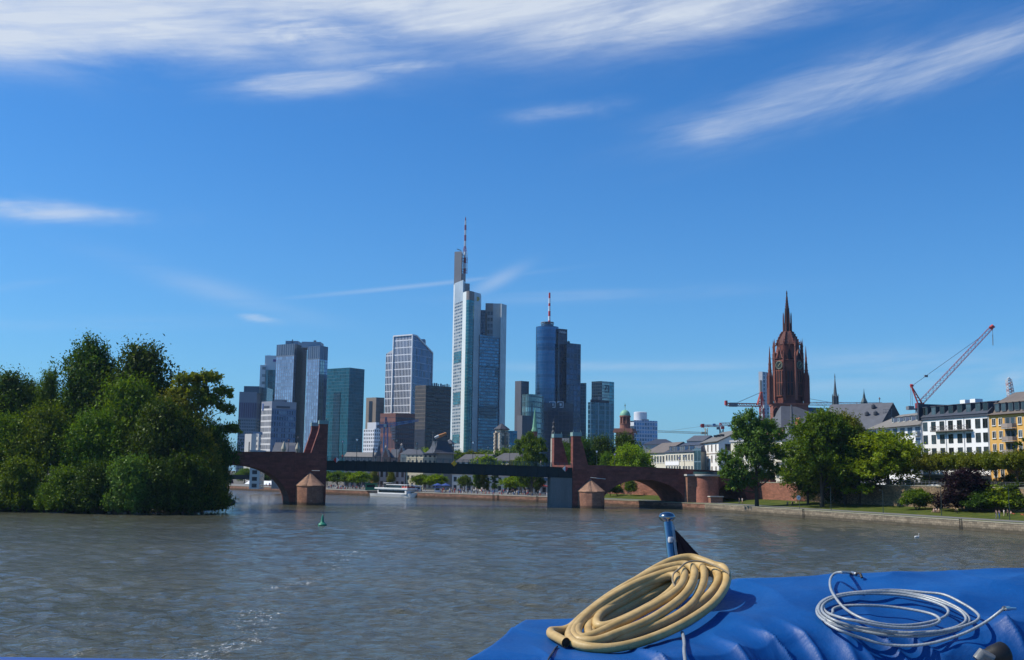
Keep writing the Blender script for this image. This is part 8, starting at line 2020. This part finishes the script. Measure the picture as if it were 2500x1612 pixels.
def person(px, py, z, pose, shirt, legs, yaw, label, h=1.0, shorts=False, loc=None, seat=False):
 p = G(px, py, z) if loc is None else Vector(loc); o = bpy.data.objects.new('person', person_mesh(pose, CL[shirt], CL[legs], HAIR, shorts)); COL.objects.link(o); o.location = p; o.rotation_euler = (0, 0, yaw); o.scale = (h, h, h)
 return tag(o, label, 'person')
person(1805, 1231, 2.0, 'walk', 'black', 'navy', 2.2, 'walker in dark clothes on the path beside a white shirted one')
person(1812.5, 1231, 2.0, 'walk', 'white', 'beige', 2.2, 'walker in a white shirt on the path, beside the loose tree trunk', shorts=True)
for i, (x, y, s_, l_, lb) in enumerate([(1225, 1300, 'grey', 'black', 'person in grey sitting at the foot of the red stone post'), (1292, 1295, 'black', 'black', 'person in black sitting below the white board sign'), (1345, 1290, 'beige', 'black', 'person in beige sitting right of the white board sign')]): person(*L4(x, y), 2.0, 'sit', s_, l_, 2.6, lb)
for x, s_, l_, sh, lb in ((1222, 'pink', 'beige', True, 'person in pink on the riverside bench, left end'), (1250, 'white', 'pink', True, 'person in white on the riverside bench, in the middle'), (1285, 'beige', 'grey', True, 'person in beige on the riverside bench, right end')): person(*L5(x, 1145), 2.0, 'sit', s_, l_, 1.7, lb, 1.05, sh)
cp = G(*L5(1536, 1163), 2.0)
person(0, 0, 0, 'cycle', 'yellow', 'black', 1.9, 'cyclist in a yellow top riding past the purple tree', 1.0, False, cp)
def bicycle(p, yaw, label):
 r = thing('bicycle', label, 'bicycle', None, p, yaw); BK = plain('bike_black', (.02, .02, .022), .5, .2, 5)
 for y in (-.52, .52):
  mb = MB(); mb.tube([(0, y + .33 * math.cos(t), .34 + .33 * math.sin(t)) for t in [k * math.pi / 9 for k in range(19)]], .022, 6, False)
  for k in range(6): mb.beam((0, y, .34), (0, y + .32 * math.cos(k * 1.05), .34 + .32 * math.sin(k * 1.05)), .006)
  mb.build('wheel', BK, r)
 mb = MB(); [mb.beam(a, b, .02) for a, b in (((0, -.52, .34), (0, -.1, .3)), ((0, -.1, .3), (0, -.2, .85)), ((0, -.1, .3), (0, .4, .82)), ((0, -.2, .78), (0, .4, .82)), ((0, .4, .95), (0, .52, .34)), ((0, -.52, .34), (0, -.2, .78)))]; mb.build('frame', BK, r)
 mb = MB(); mb.box(-.07, .07, -.34, -.08, .85, .9); mb.build('saddle', BK, r); mb = MB(); mb.tube([(-.26, .5, 1.0), (0, .42, 1.0), (.26, .5, 1.0)], .016, 6); mb.build('handlebar', BK, r)
bicycle(cp, 1.9, 'black bicycle under the cyclist in yellow')
for x, y, s_, l_, yw, pz, lb in ((2030, 1212, 'black', 'grey', -1.2, 'walk', 'walker in a black top, left of the group of four'), (2070, 1212, 'navy', 'blue', -1.0, 'walk', 'walker in navy, second of the group of four'), (2135, 1200, 'white', 'beige', 1.6, 'walk', 'walker in white, third of the group of four'), (2180, 1200, 'black', 'black', 1.5, 'stand', 'standing person all in black by the lamp post, fourth of the group')): person(*L5(x, y), 1.98, pz, s_, l_, yw, lb, 1.04)
person(*L5(2222, 1188), 2.0, 'sit', 'pink', 'white', 1.6, 'person in pink sitting alone on the first red bench', 1.05)
def bench(px, py, yaw, col, label, w_=1.7):
 r = thing('park_bench', label, 'bench', None, G(px, py, 2.02), yaw); m_ = plain('bench_' + ('red' if col[0] > .3 else 'brown'), col, .7, .15, 4)
 mb = MB(); [mb.box(-w_ / 2, w_ / 2, y, y + .1, .43, .47) for y in (-.2, -.07, .06)]; mb.build('seat', m_, r)
 mb = MB(); [mb.box(-w_ / 2, w_ / 2, -.3, -.26, z, z + .11) for z in (.58, .74)]; mb.build('backrest', m_, r)
 for s_ in (-1, 1): mb = MB(); mb.box(s_ * w_ * .42 - .04, s_ * w_ * .42 + .04, -.2, .16, 0, .428); mb.box(s_ * w_ * .42 - .04, s_ * w_ * .42 + .04, -.259, -.2, .0, .85); mb.build('leg', plain('bench_iron', (.03, .03, .03), .6), r)
bench(*L5(2235, 1192), 1.5, (.42, .09, .05), 'red wooden bench with a person in pink sitting on it'); bench(*L5(2350, 1200), 1.5, (.42, .09, .05), 'empty red wooden bench near the right edge of the promenade', 2.0); bench(*L5(1255, 1148), 1.6, (.20, .12, .08), 'brown bench with three people on the promenade edge', 2.4)
def lamp(px, pyb, pyt, label):
 b = G(px, pyb, 1.95); H = at(px, pyt, b.y).z - 1.95; r = thing('path_lamp', label, 'street lamp', 'lamps along the promenade', b)
 mb = MB(); mb.tube([(0, 0, 0), (0, 0, .8), (0, 0, H)], [.085, .06, .05], 8); mb.build('post', LAMPM, r); mb = MB(); mb.beam((0, 0, H - .05), (-.5, .15, H), .04); mb.lathe([(.05, H - .12), (.2, H - .1), (.2, H + .02), (.05, H + .06)], (-.55, .16, 0), 8); mb.build('lamp_head', LAMPM, r)
for x, b, t, c, lb in ((1810, 1352, 1045, L4, 'slim lamp post before the big round tree'), (565, 1130, 830, L5, 'slim lamp post before the light green tree'), (1322, 1170, 800, L5, 'slim lamp post before the rubble wall, left of the purple tree'), (2205, 1225, 800, L5, 'slim lamp post beside the group of four walkers')): lamp(*c(x, b), c(x, t)[1], lb)
b = G(*L4(1388, 1340), 1.95); r = thing('board_sign', 'white eight sided river sign on a thin post before the red wall', 'sign', None, b); kk = b.y / FPX / 5.5
MB().beam((0, 0, 0), (0, 0, 2.2), .05).build('post', LAMPM, r)
mb = MB(); c_ = (-12 * kk, 0, (1340 - 1188) * kk); mb.lathe([(28 * kk, -.03), (28 * kk, .03)], n=8, phase=.39, F=lambda x, y, z: (c_[0] + x, -.08 + z, c_[2] + y * 1.15)); mb.build('board', WHT, r)
mb = MB(); mb.box(c_[0] - 5 * kk, c_[0] + 3 * kk, -.13, -.112, c_[2] - 10 * kk, c_[2] + 8 * kk); mb.box(c_[0] + 6 * kk, c_[0] + 10 * kk, -.13, -.112, c_[2] - 6 * kk, c_[2] + 14 * kk); mb.build('marking', plain('sign_grey', (.25, .26, .3), .6), r)
a, b = G(*L4(918, 1265), 2.0), G(*L4(1160, 1268), 2.0); r = thing('handrail', 'pale steel handrail in front of the red buttress', 'railing'); mb = MB()
for i in range(6): p = a.lerp(b, i / 5); mb.beam(tuple(p), tuple(p + Vector((0, 0, 1.05))), .035)
for h in (.5, 1.05): mb.beam(tuple(a + Vector((0, 0, h))), tuple(b + Vector((0, 0, h))), .035)
mb.build('rails', CR_GR, r)
s_, _ = bs(*L3(600, 470), .9); person(0, 0, 0, 'walk', 'orange', 'blue', -1.5, 'person in an orange shirt walking on the steel span', 1.05, False, BF(s_, 1.0, gz(s_) + .02))
s_, _ = bs(*L2(340, 385), .9); person(0, 0, 0, 'stand', 'red', 'navy', 3.0, 'person in a red top leaning at the left end of the steel span', 1.05, False, BF(s_, 1.0, gz(s_) + .02))
s_, _ = bs(*L3(1690, 530), .9); person(0, 0, 0, 'walk', 'white', 'grey', -1.5, 'person in a white shirt near the right end of the span', 1.0, False, BF(s_, 1.0, gz(s_) + .02))
# moored boat
ub = (BANK[5] - BANK[4]).normalized(); c = at(*L2(1265, 1082), 414); r = thing('tour_boat', 'white river tour boat with red stern tables moored at the far quay', 'boat')
nl = Vector((c.x, c.y)) + Vector((-ub.y, ub.x)) * 0
F = frame((c.x - ub.x * -13.2, c.y - ub.y * -13.2), (-ub.x, -ub.y)); F0_ = F; F = lambda a, b, z: F0_(26.4 - a, b, z)
BW_ = plain('boat_white', (.74, .74, .74), .4, .05, .3); BG = glass_mat('boat_glass', (.02, .035, .045), .3, .1, .3)
st_ = [(0, 0, .2), (2.2, 1.5, .2), (6, 2.3, 0), (22, 2.3, 0), (26, 1.9, 0), (26.4, 1.7, .1)]
c8 = [(0, .1), (1.0, .9), (3, 1.8), (7, 2.35), (22, 2.4), (26, 2.1)]
mb = MB(); n = len(c8); V = [F(a + (1.6 if i == 0 else .6 if i == 1 else 0), s * w2 * .8, -.3) for s in (1, -1) for i, (a, w2) in enumerate(c8)] + [F(a, s * w2, 1.0 + max(0, .7 - a * .1)) for s in (1, -1) for a, w2 in c8]
fs = []
for s in (0, 1):
 for i in range(n - 1): q = (s * n + i, s * n + i + 1, 2 * n + s * n + i + 1, 2 * n + s * n + i); fs.append(q if s else q[::-1])
fs += [tuple(range(2 * n, 3 * n)) + tuple(range(4 * n - 1, 3 * n - 1, -1)), (n - 1, 2 * n - 1, 4 * n - 1, 3 * n - 1), (0, n, 3 * n, 2 * n)]; mb.mesh(V, fs); mb.build('hull', BW_, r)
MB().box(4.0, 21, -2.2, 2.2, 1.05, 2.75, F).build('cabin', BW_, r); mb = MB(); mb.box(5, 20.4, -2.26, 2.26, 1.55, 2.4, F); mb.build('window_band', BG, r)
MB().box(3.2, 22.5, -2.5, 2.5, 2.751, 3.3, F).build('sun_deck', BW_, r)
MB().box(7.6, 15.6, -2.0, 2.0, 3.301, 4.3, F).build('saloon', BG, r); MB().box(3.8, 16, -2.2, 2.2, 4.305, 4.5, F).build('saloon_roof', BW_, r)
MB().box(16.6, 18.4, -1.2, 1.2, 3.301, 4.9, F).build('wheelhouse', BG, r); MB().box(16.3, 18.8, -1.4, 1.4, 4.905, 5.05, F).build('wheelhouse_roof', BW_, r)
mb = MB(); [mb.beam(F(a, s, 3.3), F(a, s, 4.3), .06) for a in (4, 5.5, 7) for s in (-2, 2)]; mb.build('awning_post', BW_, r); MB().box(4.1, 7.2, -1.9, 1.9, 3.301, 3.9, F).build('terrace_tables', plain('table_red', (.45, .07, .06), .7), r)
mb = MB(); [mb.beam(F(a, s, 3.3), F(a, s, 4.1), .035) for a in (16, 18, 20, 22.3) for s in (-2.4, 2.4)]; [mb.beam(F(15.8, s, 4.1), F(22.4, s, 4.1), .035) for s in (-2.4, 2.4)]; mb.build('railing', CR_GR, r)
MB().box(21, 25.8, -1.9, 1.9, .98, 1.9, F).build('stern_deck', plain('stern_dark', (.02, .022, .026), .6), r)
# buoy and swan
BUO = plain('buoy_green', (.025, .20, .125), .45, .2, 3); p = G(787, 1284, 0); r = thing('buoy', 'green cone shaped channel buoy floating before the steel span', 'buoy', None, p, 0); k = p.y / FPX / 2.172
MB().lathe([(12 * k, -.3), (22 * k, -.1), (23 * k, .22), (20 * k, .34), (12 * k, .55)], n=20).build('float', BUO, r, smooth=40); mb = MB(); mb.lathe([(12 * k, .551), (10 * k, 20 * k), (7.5 * k, 34 * k), (5.5 * k, 46 * k), (2 * k, 58 * k), (.4 * k, 60 * k)], n=14); mb.build('tower', BUO, r, smooth=40)
p = G(*L5(1003, 1449), 0); SWN = plain('swan_white', (.72, .72, .70), .8, .06, 6); r = thing('swan', 'white swan swimming on the river near the right quay', 'swan', None, p, .15); k = p.y / FPX / 5.309
mb = MB(); B_ = [(-34, .5, 3), (-28, 8, 9), (-14, 9, 13), (2, 9, 14), (16, 10, 11), (23, 12, 6)]; pts = [Vector((x * k, 0, z * k)) for x, z, _ in B_]; mb.tube(spline(pts, 3), [q * k for q in np.interp(np.linspace(0, 5, 16), range(6), [b[2] for b in B_])], 12)
nk = [(20, 12), (27, 22), (25, 36), (24, 47), (28, 54), (33, 53)]; mb.tube(spline([Vector((x * k, 0, z * k)) for x, z in nk], 3), [q * k for q in np.interp(np.linspace(0, 5, 16), range(6), [4.6, 3.6, 2.8, 2.8, 3.8, 2.8])], 8)
mb.build('body', SWN, r, smooth=80); mb = MB(); mb.beam((33 * k, 0, 53 * k), (41 * k, 0, 49 * k), 2 * k, .8 * k, 6); mb.build('beak', plain('beak_orange', (.6, .2, .03), .5), r)
for s in (-1, 1): mb = MB(); mb.tube([(-30 * k, s * 4 * k, 14 * k), (-12 * k, s * 11 * k, 17 * k), (12 * k, s * 9 * k, 15 * k)], [1.5 * k, 5.5 * k, 3 * k], 8); mb.build('wing', SWN, r, smooth=80)
# along the far quay
def parasol(px, py, Y, h, w_, m_, label, grp=None):
 q = at(px, py, Y); r = thing('parasol', label, 'parasol', grp, (q.x, q.y, 2.08)); MB().beam((0, 0, 0), (0, 0, h), .06).build('pole', LAMPM, r); MB().lathe([(w_, h - .75), (w_ * 1.01, h - .65), (.1, h + .15)], n=8).build('canopy', m_, r)
REDC = plain('awning_red', (.50, .05, .035), .8, .15, .6); BLC = plain('awning_blue', (.03, .07, .26), .8, .2, .6)
for px, w_, lb in ((1307, 2.4, 'red parasol on the promenade, left one by the right pylons'), (1321, 2.6, 'red parasol on the promenade, right one by the right pylons')): parasol(px, 1200, 388, 3.4, w_, REDC, lb)
for x, y, lb in ((2155, 990, 'dark blue closed parasol right of the moored boat'), (2015, 985, 'blue parasol above the white stall right of the moored boat')): parasol(*L2(x, y), 410, 3.0, 2.0, BLC, lb)
def stall(label, x0, x1, y0, y1, Y, wall, top, c=L2, name='kiosk', cat='kiosk'):
 a, b = at(*c(x0, y1), Y), at(*c(x1, y1), Y); z1 = at(*c(x0, y0), Y).z; r = thing(name, label, cat); MB().box(a.x, b.x, a.y, a.y + 3, 2.06, z1 - .3).build('wall', wall, r); MB().box(a.x - .3, b.x + .3, a.y - .6, a.y + 3.2, z1 - .298, z1).build('roof', top, r); MB().box(a.x + (b.x - a.x) * .15, b.x - (b.x - a.x) * .15, a.y - .05, a.y + .1, 2.06 + (z1 - 2.06) * .4, 2.06 + (z1 - 2.06) * .75).build('hatch', PANE, r)
stall('long green kiosk left of the moored boat', 735, 935, 865, 985, 424, plain('kiosk_green', (.03, .22, .11), .6), plain('kiosk_green_roof', (.02, .10, .06), .6)); stall('white stall right of the moored boat', 1595, 1718, 912, 990, 412, BW_, BW_); stall('white sided stall under the blue parasol', 1960, 2065, 935, 1020, 404, BW_, BLC)
a, b = at(*L1(235, 1010), 540), at(*L1(690, 1005), 512); r = thing('marquee', 'long white marquee roof on the quay seen through the left arch', 'tent'); F, L = frame(a[:2], (b - a)[:2]), (b - a).length; MB().gable(F, 0, L, -5, 0, a.z - .8, a.z + .9, .8).build('canopy', BW_, r)
mb = MB(); [mb.beam(F(L * t, -.2, 2.05), F(L * t, -.2, a.z - .8), .1) for t in (.02, .25, .5, .75, .98)]; mb.build('pole', BW_, r)
def car(p, yaw, col, label):
 r = thing('parked_car', label, 'car', None, p, yaw); m_ = plain('car_paint_%d' % int(col[0] * 100), col, .3, .05, 1); mb = MB()
 pr = [(-2.1, .35), (-2.1, .8), (-1.5, .95), (1.0, .92), (2.0, .75), (2.1, .35)]; V = [(x, y, z) for y in (-.85, .85) for x, z in pr]; mb.mesh(V, [tuple(range(6)), tuple(range(11, 5, -1))] + [(i, i + 6, (i + 1) % 6 + 6, (i + 1) % 6) for i in range(6)]); mb.build('body', m_, r)
 pr = [(-1.8, .94), (-1.3, 1.45), (.3, 1.45), (1.1, .93)]; mb = MB(); V = [(x, y, z) for y in (-.72, .72) for x, z in pr]; mb.mesh(V, [(0, 1, 2, 3), (7, 6, 5, 4)] + [(i, i + 4, (i + 1) % 4 + 4, (i + 1) % 4) for i in range(4)]); mb.build('cabin', BG, r)
 MB().box(-1.2, .25, -.66, .66, 1.452, 1.49).build('roof', m_, r)
 for x in (-1.35, 1.3):
  for y in (-.86, .86): mb = MB(); mb.lathe([(.33, -.1), (.33, .1)], n=14, F=lambda a, b, c, x=x, y=y: (x + a, y + c, .33 + b)); mb.build('wheel', plain('tyre', (.02, .02, .02), .9), r)
yw = math.atan2(BANK[2].y - BANK[1].y, BANK[2].x - BANK[1].x)
for px, Y, col, lb in ((2284, 246, (.66, .66, .66), 'white car parked on the upper street left of the purple tree'), (2305, 250, (.30, .31, .33), 'grey car parked on the upper street behind the plane trunks'), (2420, 232, (.60, .6, .6), 'white car at the corner of the white and yellow houses')): q = at(px, 1180, Y); car((q.x, q.y, 7.0), yw, col, lb)
tr = bank_off(20.3); r = thing('street_railing', 'thin grey railing on top of the rubble terrace wall', 'railing'); mb = MB(); A_, B_ = tr[1].lerp(tr[2], .02), tr[1].lerp(tr[2], .66); n = 60
for i in range(n + 1): p = A_.lerp(B_, i / n); mb.beam((p.x, p.y, 7.73), (p.x, p.y, 8.7), .03)
for h in (8.0, 8.35, 8.7): mb.beam((A_.x, A_.y, h), (B_.x, B_.y, h), .03)
mb.build('rails', CR_GR, r)
cl = MB(); rs = random.Random(9); mats = [CL[k] for k in ('white', 'black', 'navy', 'blue', 'grey', 'red', 'beige')] + [SKIN]
o3, o9 = bank_off(2.5), bank_off(11)
for i in range(230):
 t = rs.random(); sg = 3 if t < .45 else 4 if t < .75 else 5
 u_ = rs.random(); v = rs.random() ** 1.3; p = o3[sg].lerp(o3[sg + 1], u_).lerp(o9[sg].lerp(o9[sg + 1], u_), v); h = rs.uniform(.92, 1.06); z = 2.0; sit = rs.random() < .4; H = h * (1.2 if sit else 1.7)
 cl.mat(rs.randrange(7)); cl.tube([(p.x, p.y, z), (p.x, p.y, z + H * .47)], [.10, .15], 6); cl.mat(rs.randrange(7)); cl.tube([(p.x, p.y, z + H * .47), (p.x, p.y, z + H * .78), (p.x, p.y, z + H * .84)], [.16, .22, .10], 6); cl.mat(7); cl.lathe([(.05, H * .83), (.11, H * .9), (.09, H * .98), (.02, H)], (p.x, p.y, z), 6)
tag(cl.build('crowd', mats), 'crowd of tiny strollers on the quay beyond the bridge', None, None, 'stuff')
for px, py in ((1205, 1208), (1216, 1209), (1312, 1215), (1962, 1250), (2346, 1272)):
 d = ray(px, py); best = None
 for i in range(len(BANK) - 1):
  a, b = BANK[i], BANK[i + 1]; e = b - a; den = d.x * e.y - d.y * e.x
  t = (a.x * e.y - a.y * e.x) / den; s = (a.x * d.y - a.y * d.x) / den
  if 0 <= s <= 1 and t > 0: best = (a + e * s, e.normalized())
 if best:
  p, e = best; n_ = Vector((-e.y, e.x)); r = thing('quay_ladder', 'dark iron ladder on the %s' % ('far quay under the steel span' if px < 1320 else 'near quay below the round tree' if px < 2000 else 'near quay below the purple tree'), 'ladder', 'iron ladders on the quays' if px < 1320 else None); mb = MB()
  for s in (-.3, .3): q = p + e * s + n_ * .12; mb.beam((q.x, q.y, -.3), (q.x, q.y, 2.1), .05)
  for k in range(6): q0, q1 = p - e * .3 + n_ * .12, p + e * .3 + n_ * .12; mb.beam((q0.x, q0.y, .1 + k * .36), (q1.x, q1.y, .1 + k * .36), .03)
  mb.build('rails', plain('iron_black', (.02, .018, .016), .7), r)
# put every Empty at its thing's base
bpy.context.view_layer.update()
kids = {}
for o in bpy.data.objects:
 if o.parent: kids.setdefault(o.parent.name, []).append(o)
for o in list(bpy.data.objects):
 if o.type == 'EMPTY' and o.parent is None and o.location.length < 1e-6 and o.rotation_euler.z == 0:
  ch = [k for k in kids.get(o.name, []) if k.type == 'MESH']
  if not ch: continue
  pts = [k.matrix_world @ Vector(c) for k in ch for c in k.bound_box]
  base = Vector((sum(p.x for p in pts) / len(pts), sum(p.y for p in pts) / len(pts), min(p.z for p in pts)))
  o.location = base
  for k in kids.get(o.name, []): k.location = k.location - base
HZ = bpy.data.materials.new('river_haze'); HZ.use_nodes = True; HZ.node_tree.nodes.clear()
_t = NT(HZ.node_tree); _v = _t.node('ShaderNodeVolumePrincipled'); _o = _t.node('ShaderNodeOutputMaterial')
_v.inputs['Color'].default_value = (.50, .74, 1.0, 1); _v.inputs['Density'].default_value = .00005; _v.inputs['Anisotropy'].default_value = .2
_t.l.new(_v.outputs[0], _o.inputs['Volume'])
_h = MB().box(-1700, 1300, -320, 1700, -3, 330).build('haze', HZ); tag(_h, kind='stuff', label='thin blue haze over the river and town')
SC.cycles.volume_bounces = 0
